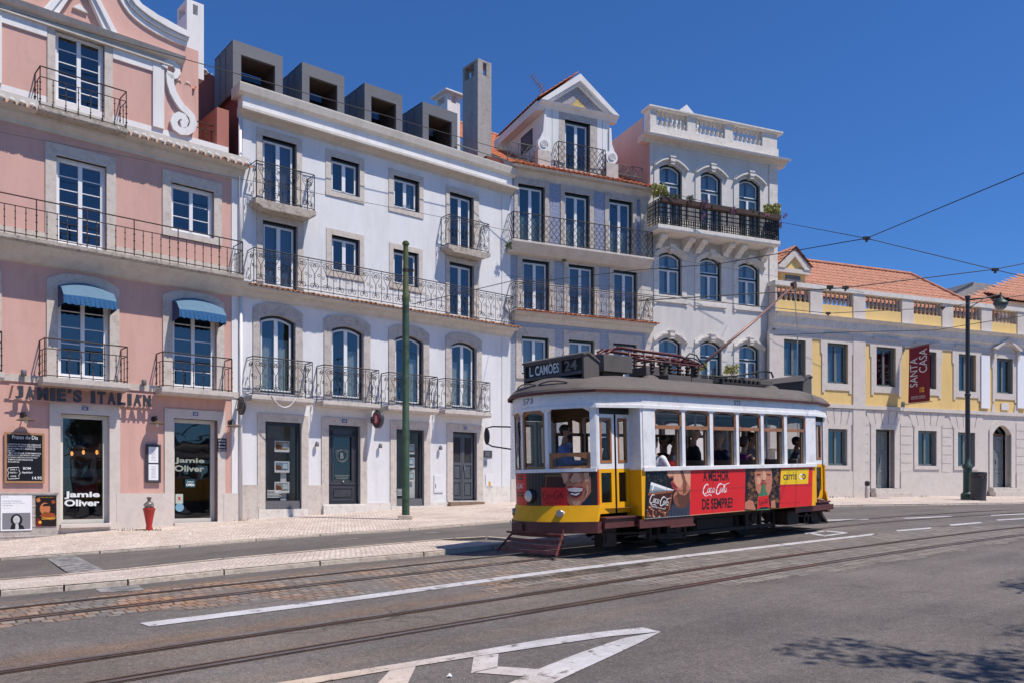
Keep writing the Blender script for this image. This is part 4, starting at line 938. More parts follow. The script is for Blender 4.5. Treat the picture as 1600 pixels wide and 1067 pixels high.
u, z = PA(280, 778.5, -.195); mb.box(u-.10, u+.10, .187, .193, z-.13, z+.13, 0); put_text(mb, 'x', rect_map(u-.05, u+.05, z-.04, z+.05, .1855), 2, .06); mb.build('sticker', [flat('palegreen', (180, 190, 180)), flat('skysticker', (120, 165, 190)), flat('redsticker', (190, 40, 40))], dglass)
# marble counter and lamps inside the shop window
mb = MB(); u0, z1 = PA(97, 731, -.7); u1, z0 = PA(161, 745, -.7); mb.box(u0, u1+.1, .62, .9, z0, z1); mb.build('counter', mat('marblegreen', (.36, .40, .37), .3, var=.3, sc=5), bpy.data.objects['shop_window'])
for px, py in ((112, 708), (130, 706), (151, 706)):
    u, z = PA(px, py, -.9); e = bpy.data.materials.get('warmbulb')
    if not e:
        e = mat('warmbulb', (1, .5, .15)); p = e.node_tree.nodes['Principled BSDF']; p.inputs['Emission Color'].default_value = (1, .42, .10, 1); p.inputs['Emission Strength'].default_value = 3
    mb = MB(); mb.ell((u, .88, z), (.035, .035, .06)); mb.build('filament_bulb', e, bpy.data.objects['shop_window'], smooth=True)
u, z = PA(124, 690, -.6); mb = MB(); mb.lathe([(.03, .25), (.05, .2), (.06, .12), (.2, -.02), (.24, -.14), (.23, -.15)], (u, .6, z), 18); mb.build('pendant_lamp', mat('pewter', (.2, .2, .2), .3, metal=.7), bpy.data.objects['shop_window'], smooth='auto')
# poster block at the far left, with two posters
u0 = A.u(-60, 800, .25); u1, zt = PA(89.5, 768.5, .25); _, zg = PA(20, 842, .25)
t = empty('utility_cabinet', (*FA.xy(u1-1), zg), 'weathered grey stone cabinet against the pink wall, covered with posters', 'cabinet', FA.rz)
c0 = u1-1; mb = MB(); mb.box(u0-c0, u1-c0, -.25, -.05, -.5, zt-zg-.06); mb.box(u0-c0-.02, u1-c0+.03, -.28, -.05, zt-zg-.06, zt-zg); mb.build('body', mat('cabinetstone', (.40, .36, .33), .8, var=.2, sc=4, stain=(.25, .21, .18)), t, bevel=.01)
mb = MB()
for i in range(5): mb.box(u0-c0, u1-c0-.02, -.262, -.25, .05+i*.24, .052+i*.24+.03)
mb.build('ledges', M_['stonegrey'], t)
u0, z1 = PA(1, 773, .27); u1, z0 = PA(50, 831, .27); z0 = PA(1, 829, .27)[1]
t = empty('event_poster', (*FA.xy(u0), z0), 'white poster with a black and white portrait photo pasted on the cabinet', 'poster', FA.rz, 'posters on the cabinet'); w_, h_ = u1-u0, z1-z0
mb = MB(); K = [flat('paper', (232, 232, 235)), flat('greytext', (120, 120, 135)), flat('photogrey', (125, 125, 130)), flat('photodark', (22, 22, 25)), flat('photoskin', (190, 190, 192)), flat('photomid', (80, 80, 84))]
mb.box(0, w_, -.27, -.262, 0, h_, 0); y = -.2712
def pq(x0, x1, z0, z1, m, yy=None): yy = yy or y; mb.add([(w_*x0, yy, h_*z0), (w_*x1, yy, h_*z0), (w_*x1, yy, h_*z1), (w_*x0, yy, h_*z1)], [(0, 1, 2, 3)], m)
def pe_(pts, m, k): mb.add([(w_*a, y-.0008*k, h_*b) for a, b in pts], [tuple(range(len(pts)))], m)
pq(.05, .95, .04, .50, 2)
for i, s in enumerate(('Inclus\u00e3o Financeira', 'Estrat\u00e9gia de Combate', '\u00e0 Pobreza')): put_text(mb, s, rect_map(w_*.06, w_*(.66, .76, .38)[i], h_*(.82-.062*i), h_*(.855-.062*i), y), 1, .0)
put_text(mb, 'Conferencia', rect_map(w_*.06, w_*.3, h_*.63, h_*.645, y), 1); put_text(mb, 'SANTA CASA', rect_map(w_*.06, w_*.25, h_*.94, h_*.96, y), 1)
pe_(arcp(.5, .30, .19, .17, 0, 350, 20), 3, 1); pe_([(.30, .04), (.33, .16), (.45, .22), (.6, .2), (.72, .12), (.76, .04)], 3, 2); pe_(arcp(.5, .31, .11, .115, 0, 350, 18), 4, 3); pe_([(.46, .04), (.47, .22), (.55, .22), (.58, .04)], 4, 3); pe_([(.56, .04), (.60, .2), (.72, .12), (.76, .04)], 3, 4)
pe_([(.45, .33), (.48, .34), (.48, .325)], 5, 5); pe_([(.52, .335), (.56, .34), (.56, .325)], 5, 5); pe_([(.47, .255), (.53, .25), (.5, .24)], 5, 5)
mb.build('sheet', K, t)
u0, z1 = PA(56, 774, .27); u1, _ = PA(88, 774, .27); z0 = PA(56, 822, .27)[1]
t = empty('exhibition_poster', (*FA.xy(u0), z0), 'dark brown poster with warm golden figure and yellow script, right of the white poster', 'poster', FA.rz, 'posters on the cabinet'); w_, h_ = u1-u0, z1-z0
K = [flat('umber', (28, 15, 10)), flat('posterskin', (190, 115, 70)), flat('posterorange', (150, 70, 30)), flat('scriptyellow', (225, 175, 60)), flat('posterred', (110, 25, 18))]
mb = MB(); mb.box(0, w_, -.27, -.262, 0, h_, 0)
pe_(arcp(.45, .58, .26, .2, 20, 340, 14), 1, 1); pe_([(.2, .35), (.4, .48), (.9, .42), (.98, .3), (.8, .2), (.4, .25)], 2, 1); pe_(arcp(.52, .66, .2, .09, 0, 180, 10), 0, 2); pe_(arcp(.12, .86, .1, .07, 0, 350, 12), 1, 1); pe_(arcp(.85, .8, .1, .06, 0, 350, 12), 2, 1); pe_([(0, 0), (.3, 0), (.25, .2), (.05, .3)], 4, 2); pe_(arcp(.2, .14, .08, .05, 0, 350, 10), 3, 3)
put_text(mb, 'Caravaggio', rect_map(w_*.28, w_*.95, h_*.2, h_*.31, -.2735, .25), 3, .02)
put_text(mb, 'EXPOSICAO', rect_map(w_*.15, w_*.85, h_*.94, h_*.96, -.2735), 3); mb.build('sheet', K, t)

# ================================================================== BUILDING B: white house with zinc dormers
B = Bld(FB, 'white_house', 'white four storey house with four grey zinc dormers and scrolled iron balconies', (380, 810))
def PB(px, py, w=0.): return FB.P(px, py, w)
CG = ('curtaingrey', ((0, .40), (.62, .96)))
B.win(409.5, 463, 212, 316, st='B', sur=(400.4, 471.5, 206, 209), sill=False, cur=CG)
B.win(517, 562, 245, 298.6, st='B', sur=(508.7, 569, 240, 241), sd=.02)
B.win(615, 655, 274, 324, st='B', sur=(607, 661.3, 269, 270.5), sd=.02, cur=('curtaingreen', ((.5, 1),)))
B.win(702, 739.6, 300, 388, st='B', sur=(696.6, 747.5, 295, 297), sill=False)
B.win(410, 464.6, 344, 447, st='B', sur=(400.8, 473.9, 337, 337), sill=False, cur=CG)
B.win(518, 562, 367, 424, st='B', sur=(509.6, 568.7, 362, 362.5), sd=.02)
B.win(614.5, 654, 389, 443.6, st='B', sur=(608, 660, 384, 385), sd=.02)
B.win(701.7, 740, 409, 494, st='B', sur=(696, 748, 404.5, 406), sill=False)
CW = ('curtain', ((.04, .42), (.58, .97)))  # pale curtains; their tone stands in for sky mirrored in first-floor panes
B.win(405.6, 461, 489.5, 612, st='B', arch=.15, sur=(395, 472.5, 475, 475.5), sill=False, smat='stonegrey', cur=CW, curh=.72)
B.win(517.5, 567.5, 507, 621.5, st='B', arch=.15, sur=(506, 578, 493, 493.5), sill=False, smat='stonegrey', cur=('curtain', ((.58, .97),)), curh=.7)
B.win(617, 661, 521.5, 630, st='B', arch=.15, sur=(607, 670, 508.5, 508.5), sill=False, smat='stonegrey', cur=('curtain', ((.55, .97),)), curh=.7)
B.win(705, 744, 532, 636.5, st='B', arch=.15, sur=(696, 752, 520, 520.5), sill=False, smat='stonegrey', cur=CW, curh=.72)
g1, q1 = B.win(414, 470.5, 657.6, 795, st='C', sur=(402, 481.5, 647, 647), sill=False, smat='stonetrim', cur='pale', name='office_window', gl='tramglass', recess=.08)
g2, q2 = B.win(513, 562.5, 663, 787, st='C', sur=(502, 573, 652, 652.5), sill=False, smat='stonetrim', cur='lit', name='entrance_door', gl='glassdark', recess=.12)
g3, q3 = B.win(618.7, 662, 669.7, 790, st='C', sur=(609.4, 671.6, 657, 658), sill=False, smat='stonetrim', cur='pale', name='office_window', gl='tramglass', recess=.08)
g4, q4 = B.win(707, 744.4, 673.7, 781.5, st='K', sur=(698, 754, 662.5, 663), sill=False, smat='stonetrim', name='entrance_door', gl='glassdark', recess=.12)
for g in (g1, g2, g3): g.data.materials.clear(); g.data.materials.append(M_['darkframe']); g.data.materials.append(M_['darkframe'])
uL, uR = .02, uB-.02
zg_ = B.z(580, 192.5, .22); z_c1 = B.z(580, 205, .22)     # top gutter
zc2t = B.z(580, 224.5, .38); zc2b = B.z(580, 244, .0)
zm_t = B.z(595, 476.5, .5); zm_b = B.z(590, 497, 0.)
B.wall(0, uB, -1.2, zc2b, 'whitewall')
for a, b in ((0.0, B.u(393, 500)-.0), (B.u(784, 500), uB)):
    for c, d in ((B.z(400, 758), zm_b), (zm_t, zc2b)):
        mb = MB(); mb.box(a-.0, b, -.022, .05, c, d); mb.build('corner_pilaster', M_['whitewall'], B.root)
# top entablature: lower cornice, frieze, gutter cornice
mb = MB(); mb.mold([(.02, zc2b), (-.03, zc2b), (-.05, zc2b+.07), (-.16, zc2b+.15), (-.20, zc2b+.20), (-.34, zc2t-.10), (-.38, zc2t-.07), (-.38, zc2t), (-.05, zc2t+.05), (.02, zc2t+.05)], -.14, uB+.10); mb.build('cornice', M_['cornice'], B.root)
mb = MB(); mb.box(-.02, uB, -.10, .4, zc2t+.05, z_c1-.05); mb.build('frieze', M_['whitewall'], B.root)
mb = MB(); mb.mold([(.4, z_c1-.05), (-.12, z_c1-.05), (-.18, z_c1), (-.22, z_c1+.02), (-.26, zg_-.04), (-.26, zg_), (.4, zg_)], -.16, uB+.12); mb.build('gutter_cornice', M_['cornice'], B.root)
# long balcony on a tiled cornice
mb = MB(); mb.mold([(0, zm_b), (-.03, zm_b), (-.06, zm_b+.07), (-.20, zm_b+.16), (-.22, zm_b+.2), (-.42, zm_t-.08), (-.46, zm_t-.06), (-.46, zm_t-.01), (0, zm_t+.06)], -.05, uB+.04); mb.build('middle_cornice', M_['cornice'], B.root)
tile_edge(B, -.05, uB+.04, zm_t-.01, -.52, pitch=.16, r=.06, lng=.2, slope=.15, cap=False)
o, *_ = balcony(B, 396.6, 803, 441.5, 0, 387, 'scroll', .47, 10, 'irongrey', name='long_balcony')
mb = MB(); mb.tube([(B.u(594, 430, .7), -.5, _[1]-.0), (B.u(588, 430, .5)+.02, -.05, _[1]+.0)], .012, 4)
# small balconies
balcony(B, 400.8, 491.3, 310, .25, 251, 'scroll', .46, 3, 'irongrey', shape='corb')
balcony(B, 701.7, 764, 382.5, .22, 335.3, 'scroll', .46, 3, 'irongrey', shape='corb')
for xl, xr, ys, yt in ((395, 488, 616, 556), (506, 592, 625, 569.4), (607.5, 683.4, 633, 581), (696, 765.5, 639.5, 590.4)):
    balcony(B, xl, xr, ys, .16, yt, 'scroll', .46, 3, 'irongrey', slab='stonetrim')
# string bits: stone plinth blocks
zpl = B.z(440, 757); hs = sorted([(q[0]-.2, q[1]+.2) for q in (q1, q2, q3, q4)]); cur_ = 0; i = 0
for a, b in hs+[(uB, uB)]:
    mb = MB(); mb.box(cur_, a, -.03, .1, -1.2, zpl if i in (0, 1, 4) else zpl-.55); mb.build('stone_base', M_['stonetrim' if i in (0, 1) else 'stonepale'], B.root); cur_ = b; i += 1
for q, dz in ((q1, 0), (q3, 0), (q2, .0), (q4, 0)):
    mb = MB(); mb.box(q[0]-.2, q[1]+.2, -.05, .1, -1.2, q[2]); mb.build('threshold', M_['stonepale'], B.root)
mb = MB(); mb.box(q2[0]-.22, q2[1]+.22, -.13, -.05, -1, q2[2]-.03); mb.build('door_step', M_['stonepale'], B.root, bevel=.01); mb = MB(); mb.box(q4[0]-.22, q4[1]+.22, -.2, -.05, -1, q4[2]-.04); mb.build('door_step', mat('woodstep', (.22, .15, .10), .8), B.root, bevel=.01)
# ground floor window fittings
for g, q in ((g1, q1), (g3, q3)):
    mb = MB(); mb.box(q[0]+.03, q[1]-.03, .03, .12, q[2]-.0, q[2]+.24); mb.build('bottom_panel', M_['zinc'], g)
    cards = ((424, 448, (690, 722, 754), (706, 740, 770)) if g is g1 else (624.5, 643, (695, 716, 738), (710, 732, 755)))
    for k, (ya, yb_) in enumerate(zip(cards[2], cards[3])):
        u0, z1 = PB(cards[0]+2, ya-2, -.3); u1, _ = PB(cards[1]+1, ya, -.3); z0 = z1-.33*(1 if k else 1); mb = MB(); mb.box(u0, u1, .16, .172, z0, z1, 0)
        rr = random.Random(k+3); H_ = z1-z0; W2 = u1-u0
        mb.box(u0+.03, u1-.03, .156, .16, z0+.07, z1-.03, 1+k); mb.add([(u0+.04, .1545, z0+.08), (u0+W2*.5, .1545, z0+.08), (u0+W2*.4, .1545, z0+H_*.6), (u0+.04, .1545, z0+H_*.7)], [(0, 1, 2, 3)], 4); mb.box(u0+W2*.55, u1-.06, .153, .155, z0+H_*.35, z1-.07, 5); mb.box(u0+W2*.6, u1-.1, .151, .153, z0+.09, z0+H_*.3, 6)
        mb.build('listing_card', [flat('paper', (232, 232, 235)), flat('card1', (170, 150, 110)), flat('card2', (120, 150, 175)), flat('card3', (160, 160, 155)), flat('card4', (120, 75, 45)), flat('card5', (200, 215, 225)), flat('card6', (80, 70, 60))], g)
    u0, z1 = PB(cards[0]+12, 733, -.35); u1, _ = PB(cards[0]+21, 733, -.35); mb = MB(); mb.box(u0, u1, .25, .27, q[2]+.25, z1); mb.build('info_stand', M_['whiteframe'], g)
    mb = MB()
    for k in range(6): mb.box(q[0]+.12, q[0]+.5+.05*(k % 2), .1385, .1395, q[2]+.34+k*.04, q[2]+.352+k*.04)
    mb.build('lettering', lw, g)
def glazed_door(par, q, mdoor):
    a, b, c, d = q; a += .06; b -= .06; mb = MB(); w = b-a; y = .14
    mb.box(a, b, y, y+.06, c+.02, c+(d-c)*.30); mb.box(a, a+.17, y, y+.06, c+(d-c)*.30, d-.14); mb.box(b-.17, b, y, y+.06, c+(d-c)*.30, d-.14); mb.box(a, b, y, y+.06, d-.30, d-.07)
    mb.box(a+.1, b-.1, y-.02, y, c+.1, c+.16); mb.box(a+.1, b-.1, y-.02, y, c+.48, c+.54); mb.box(a+.1, a+.15, y-.02, y, c+.16, c+.48); mb.box(b-.15, b-.1, y-.02, y, c+.16, c+.48); mb.box(a+.18, b-.18, y-.03, y, c+.22, c+.42); mb.box(a+.05, b-.05, y-.03, y, c+.60, c+.65); mb.box(a+.05, b-.05, y-.04, y, d-.34, d-.30)
    for x0, x1 in ((a+.13, a+.17), (b-.17, b-.13)): mb.box(x0, x1, y-.025, y, c+.72, d-.34)
    o = mb.build('door_leaf', mdoor, par, bevel=.006)
    mb = MB(); mb.ell(((a+b)/2, y-.05, c+.69), (.035, .04, .035)); mb.build('handle', M_['steel'], par, smooth=True)
    mb = MB(); u = (a+b)/2; z = c+(d-c)*.62; Y = .158
    for R in (.20, .17): mb.tube([(u+R*cos(2*pi*i/24), Y, z+R*sin(2*pi*i/24)) for i in range(25)], .006, 4)
    put_text(mb, 'B', rect_map(u-.055, u+.055, z-.09, z+.09, Y), 0, .03)
    for i in range(11):
        an = radians(150-12*i); mb.box(u+.24*cos(an)-.012, u+.24*cos(an)+.012, Y-.002, Y, z+.24*sin(an)-.015, z+.24*sin(an)+.015)
    for k in range(3): mb.box(u-.25+.03*k, u+.25-.03*k, Y-.002, Y, z-.62-.05*k, z-.605-.05*k)
    mb.build('lettering', flat('letterdim', (130, 130, 130)), par)
glazed_door(g2, q2, M_['doordark'])
def panel_door(par, q, m, lattice=False, y=.13, th=.06, top=None):
    a, b, c, d = q; a += .055; b -= .055; d = (top or d)-.06; c += .01; uc = (a+b)/2; mb = MB()
    for x0, x1 in ((a, uc-.004), (uc+.004, b)):
        w = x1-x0; s = .08 if w > .35 else .055; H_ = d-c
        cuts = [(.06, .27), (.32, .53), (.57, .95)] if lattice else [(.05, .28), (.33, .62), (.66, .95)]
        mb.box(x0, x0+s, y, y+th, c, d); mb.box(x1-s, x1, y, y+th, c, d); zz = c
        for k, (p0, p1) in enumerate(cuts):
            mb.box(x0+s, x1-s, y, y+th, zz, c+H_*p0); zz = c+H_*p1
            if lattice and k == 2:
                mb.box(x0+s, x1-s, y+.04, y+.045, c+H_*p0, zz, 1)
                n = 9
                for i in range(-4, 14):
                    for sg in (1, -1):
                        z0 = c+H_*p0+(zz-c-H_*p0)*i/n; z1 = z0+(x1-x0-2*s)*1.6; xa, xb = (x0+s, x1-s) if sg > 0 else (x1-s, x0+s)
                        lo, hi = c+H_*p0, zz; t0 = max(0, (lo-z0)/(z1-z0)); t1 = min(1, (hi-z0)/(z1-z0))
                        if t1 > t0+.02: mb.tube([(xa+(xb-xa)*t0, y+.02, z0+(z1-z0)*t0), (xa+(xb-xa)*t1, y+.02, z0+(z1-z0)*t1)], .007, 4)
            else:
                mb.box(x0+s, x1-s, y+.03, y+th, c+H_*p0, zz); mb.box(x0+s+.035, x1-s-.035, y+.008, y+.03, c+H_*p0+.04, zz-.04)
        mb.box(x0+s, x1-s, y, y+th, zz, d)
    mb.box(uc-.02, uc+.02, y-.015, y, c, d)
    o = mb.build('door_leaf', [m, M_['interior']], par, bevel=.004); mb = MB(); mb.box(uc+.05, uc+.08, y-.05, y, c+(d-c)*.45, c+(d-c)*.53); mb.build('handle', M_['steel'], par)
    return o
panel_door(g4, q4, M_['doorgrey'] if 0 else mat('doorslate', (.085, .09, .105), .5, var=.1), True)
number_tile(B, 538, 657, '32B', .2, .14); number_tile(B, 727, 668, '32', .16, .14)
# zinc dormers
def dormer(x0, x1, ytop, ybotv, w=-.30, depth=1.45):
    u0, z1 = PB(x0, ytop, w); u1, _ = PB(x1, ytop, w); y = -w; z0 = zg_+.0
    t = .11*1.6; mb = MB(); zl = z1-.36
    mb.box(u0, u0+.24, y, y+.10, z0, zl); mb.box(u1-.24, u1, y, y+.10, z0, zl); mb.box(u0, u1, y, y+.10, zl+.004, z1)
    mb.box(u0, u0+.05, y+.10, y+depth, z0-.1, z1); mb.box(u1-.05, u1, y+.10, y+depth, z0-.1, z1); mb.box(u0, u1, y+.10, y+depth, z1-.05, z1+.002)
    o = mb.build('dormer', M_['zinc'], B.root)
    mb = MB(); mb.box(u0+.24, u0+.25, y+.1, y+1.0, z0, zl); mb.box(u1-.25, u1-.24, y+.1, y+1.0, z0, zl); mb.box(u0+.24, u1-.24, y+.1, y+1.0, zl, zl+.02); mb.build('lining', M_['zincin'], o)
    for k in range(5): 
        pass
    mb = MB(); mb.box(u0+.24, u1-.24, y+1.02, y+1.05, z0, zl); mb.build('pane', M_['glassdark'], o)
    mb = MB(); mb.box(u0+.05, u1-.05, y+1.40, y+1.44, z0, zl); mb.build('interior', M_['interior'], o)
    mb = MB(); uc = u0+(u1-u0)*.38; mb.box(uc-.04, uc+.04, y+.96, y+1.02, z0, zl); mb.box(u0+.25, u1-.25, y+.96, y+1.02, z0+.0, z0+.07); mb.build('mullion', M_['whiteframe'], o)
    mb = MB()
    for k in range(1, 3): mb.box(u0-.015, u0, y+.1+k*.45, y+.12+k*.45, z0-.1, z1)
    mb.build('seam', M_['zinc'], o)
for x0, x1, yt in ((364, 441.8, 62), (472, 538, 97), (569.7, 628.7, 129.4), (660.4, 714.7, 159)): dormer(x0, x1, yt, 0)
# low roof behind the gutter, gable end, tile roof further back, chimneys
mb = MB(); mb.add([(0, .4, zg_-.01), (uB, .4, zg_-.01), (uB, 8.9, zg_+1.6), (0, 8.9, zg_+1.6)], [(0, 1, 2, 3)]); mb.build('low_roof', M_['zinc'], B.root)
mb = MB(); zz = zg_; uo = -.03; mb.add([(uo, .12, zm_t), (uo, .12, zc2b-.2), (uo, .35, zg_+.02), (uo, 3.6, zg_+1.95), (uo, 5.2, zg_+2.3), (uo, 9, zg_+2.3), (uo, 9, zm_t)], [tuple(range(7))]); mb.build('gable_end', M_['redgable'], B.root)
tile_edge(B, -.25, .0, zg_+1.35, 2.6, pitch=.25, r=.1, lng=1.2, slope=.3, m=('lime', 'lime'), name='gable_tiles')
mb = MB(); zc_ = zg_-.9
tiled_roof('tiled_roof', lambda u, v, h: (u, .9+v*.80-h*.55, zg_-.25+v*.60+h*.83), B.root, uB-2.35, uB+.3, 1.5)
rb = Bld(FB, 'rear_roof_house', 'orange tiled roof rising behind the tall concrete chimney', (760, 300)); rb.root.location = (FB.ox, FB.oy, 0)
u0 = PB(712, 195, -5.5)[0]; u1 = PB(812, 210, -5.5)[0]; zr = PB(720, 190.5, -7.2)[1]
L_ = 3.6; tiled_roof('roof', lambda u, v, h: (u, 4.6+v*.78-h*.6, zr-L_*.62+v*.62+h*.78), rb.root, u0, u1+1.2, L_)
mb = MB(); mb.box(u0, u1+1.2, 4.8, 9, 2, zr-L_*.62+.02); mb.add([(u0, 4.8, zr-L_*.62), (u0, 9, zr-L_*.62), (u0, 4.6+L_*.78, zr-.05)], [(0, 1, 2)]); mb.build('wall', M_['whitewall'], rb.root)
mb = MB(); mb.tube([(u0, 4.6+L_*.78, zr+.03), (u1+1.2, 4.6+L_*.78, zr+.03)], .10, 8); mb.build('ridge', M_['rooftilepale'], rb.root)
def chimney(name, x0, x1, yt, w, dep, zb, m, cap=None, hole=True, lv=None):
    u0, z1 = PB(x0, yt, w); u1, _ = PB(x1, yt, w); y = -w; mb = MB(); H_ = .34; f0 = z1-.14
    if cap: mb.box(u0, u1, y, y+dep, zb, z1-.35)
    else: mb.box(u0, u1, y, y+dep, zb, z1-.55)
    if hole:
        t = .2 if cap else .24
        for a, b in ((u0, u0+t), (u1-t, u1)):
            for c, d in ((y, y+.12), (y+dep-.12, y+dep)): mb.box(a, b, c, d, z1-(.35 if cap else .55), z1-.08)
        mb.box(u0+.03, u0+.1, y+.12, y+dep*.3, z1-.55, z1-.08); mb.box(u0, u1, y, y+dep, z1-.08, z1)
        mb.box((u0+u1)/2-.02, (u0+u1)/2+.02, y+.15, y+dep-.15, z1-.55, z1-.09)
    if cap: mb.box(u0-.17, u1+.17, y-.15, y+dep+.15, z1, z1+.06)
    return mb.build(name, M_[m], B.root, bevel=.01)
chimney('tall_chimney', 746.5, 768, 91, -1.3, .95, zg_-.3, 'concrete')
chimney('capped_chimney', 699, 719, 144, -3.4, .8, zg_, 'whitetrim', cap=True)
mb = MB(); u0, z1 = PB(720, 218, -.2); hbalusters(mb, [(PB(716, 218, -.1)[0], .25), (uB, .25)], zg_, zg_+.42, 3, 'plain', .014); mb.build('roof_railing', M_['greyframe'], B.root)
mb = MB(); u0, z0 = PB(781, 262, -.6); mb.box(u0-.75, u0+.05, .4, 1.3, zg_-.2, zg_+.45); mb.build('roof_kerb_block', M_['redgable'], B.root)
# round "B" projecting sign
u, z = PB(581, 655.5, 0); t = empty('round_sign', (*FB.xy(u), z), 'round black projecting shop sign with a red centre and white letter B', 'sign', FB.rz)
w_ = .38; RT = Matrix.Rotation(radians(90), 4, 'Y'); mb = MB(); mb.lathe([(.27, -.06), (.285, -.045), (.285, .045), (.27, .06)], (0, -w_, 0), 32, M=RT); mb.build('disc', M_['doordark'], t, smooth='auto')
mb = MB(); mb.lathe([(.165, -.002), (.165, .002)], (-.0625, -w_, 0), 28, 0, M=RT)
put_text(mb, 'B', lambda a, b, d: (-.066, -w_+.075-.15*a, -.11+.22*b), 1, .02)
for i, c in enumerate('PORTA DA FRENTE'):
    if c == ' ': continue
    an = radians(165-150*i/14); R = .215; ca, sa = cos(an), sin(an)
    put_text(mb, c, lambda a, b, d, ca=ca, sa=sa: (-.0622, -w_-(R*ca+(a-.5)*.03*sa*1+(b-.5)*.045*ca), R*sa+(b-.5)*.045*sa-(a-.5)*.03*ca*1), 1, .02)
mb.build('face', [flat('signred', (195, 25, 35)), flat('tilewhite', (205, 205, 210))], t, fix=False)
mb = MB(); mb.box(-.04, .04, -.12, 0, -.1, .1); mb.build('bracket', M_['iron'], t)
# wall lights, boxes
for px, py, lb in ((493, 694, 'small bronze wall spotlight left of the dark glazed door'), (592, 696.5, 'small bronze wall spotlight under the round sign'), (686, 699.5, 'small bronze wall spotlight left of the slate panelled door')):
    u, z = PB(px, py); t = empty('wall_spotlight', (*FB.xy(u), z), lb, 'wall light', FB.rz, 'small spotlights on the white house')
    mb = MB(); mb.lathe([(.02, .09), (.055, .05), (.06, -.05), (.05, -.06)], (0, -.1, 0), 12); mb.build('housing', M_['zinc'], t, smooth='auto'); mb = MB(); mb.box(-.015, .015, -.1, 0, -.02, .02); mb.build('bracket', M_['zinc'], t)
def wallbox(f, x0, x1, y0, y1, name, label, cat, m, w=.05, extra=None):
    u0, z1 = f.P(x0, y0, w); u1, _ = f.P(x1, y0, w); _, z0 = f.P(x0, y1, w); t = empty(name, (*f.xy(u0), z0), label, cat, f.rz); mb = MB(); mb.box(0, u1-u0, -w, .0, 0, z1-z0); mb.build('body', m, t, bevel=.006)
    if extra: extra(t, u1-u0, z1-z0, w)
    return t
def ex_meter(t, a, h, w): mb = MB(); mb.box(a*.12, a*.18, -w-.008, -w, h*.25, h*.5); mb.build('latch', M_['doordark'], t); mb = MB(); mb.box(.03, a-.03, -w-.003, -w, .03, h-.03); mb.build('door', M_['whitewall'], t)
wallbox(FB, 678.5, 692.7, 741.5, 769, 'meter_box', 'white flush meter cabinet left of the slate door', 'meter box', M_['whitewall'], .03, ex_meter)
def ex_gas(t, a, h, w): mb = MB(); mb.box(a*.38, a*.66, -w-.008, -w, h*.18, h*.5); mb.build('gas_tag', flat('gasyellow', (215, 165, 40)), t)
wallbox(FB, 759, 770.6, 741, 762, 'gas_box', 'white gas cabinet with a yellow tag right of the slate door', 'gas box', M_['whitewall'], .03, ex_gas)
def ex_pl(t, a, h, w):
    mb = MB()
    for k in range(5): mb.box(a*.15, a*(.8-.1*(k % 2)), -w-.002, -w, h*(.2+.13*k), h*(.25+.13*k))
    mb.build('lettering', flat('letterdim', (130, 130, 130)), t)
wallbox(FB, 756.3, 769, 703, 714, 'wall_plaque', 'dark rectangular plaque beside the slate door, above the intercom', 'plaque', M_['doordark'], .03, ex_pl)
def ex_ic(t, a, h, w):
    mb = MB()
    for k in range(4): mb.box(a*.3, a*.7, -w-.006, -w, h*(.15+.14*k), h*(.22+.14*k))
    mb.build('buttons', M_['doordark'], t)
wallbox(FB, 756.2, 761.5, 716, 727, 'intercom', 'narrow steel intercom below the dark plaque', 'intercom', M_['steel'], .03, ex_ic)
# downpipe and loose cable on the left end
mb = MB(); u, z = PB(375.8, 300, .1); mb.tube([(u, -.08, zm_t+.05), (u, -.08, zc2b)], .045, 8); mb.tube([(u+.02, -.08, .9), (u+.02, -.08, zm_b)], .045, 8); mb.build('downpipe', M_['whitetrim'], B.root, smooth=True)
mb = MB(); a = PB(424, 617, .5); b = PB(462, 622, .5); mb.tube([(a[0]+(b[0]-a[0])*i/10, -.52, a[1]+(b[1]-a[1])*i/10-.30*(1-(i/5-1)**2)) for i in range(11)], .012, 5); tag(mb.build('loose_cable', M_['whiteframe'], None), 'white loose cable sagging below the leftmost first floor balcony', 'cable'); bpy.data.objects['loose_cable'].location = (FB.ox, FB.oy, 0); bpy.data.objects['loose_cable'].rotation_euler = (0, 0, FB.rz)

# ================================================================== BUILDING C: azulejo house
C = Bld(FC, 'tiled_house', 'narrow house faced with blue and white tiles, pedimented dormer on a red roof', (800, 780))
def PC(px, py, w=0.): return FC.P(px, py, w)
for xl, xr, yt, sl, sr in ((809, 851, 287, 803, 857.5), (882, 921, 300.6, 875.5, 927), (951, 988, 311, 944.7, 994)): C.win(xl, xr, yt, yt+91, st='D', sur=(sl, sr, yt-8, yt-7.5), sill=False, smat='stonegrey', cur=('curtaingreen', ((.05, .45), (.55, .95))), curh=.5)
for xl, xr, yt, sl, sr in ((815.7, 858, 405, 807.8, 865.6), (888, 928.5, 413, 880.6, 935.5), (958, 995.5, 422, 951.8, 1002)): C.win(xl, xr, yt, yt+80, st='D', sur=(sl, sr, yt-6, yt-5.5), sill=False, smat='stonetrim', cur=('curtaingrey', ((.05, .45), (.55, .95))), curh=1)
for xl, xr, yt, sl, sr in ((814.6, 857, 525, 806, 866), (888, 928.5, 530.5, 880, 936), (957.5, 995, 535.7, 950, 1002)): C.win(xl, xr, yt, yt+59, st='D', sur=(sl, sr, yt-13, yt-12.5), smat='stonetrim', cur=('curtain', ((.05, .45), (.55, .95))), curh=1)
uCe = uC
zCt = C.z(905, 272, .42); zCb = C.z(905, 294, 0); zC2t = C.z(912, 494, .45); zC2b = C.z(905, 511, 0)
C.wall(0, uCe, -.9, zCb, 'stonetrim')
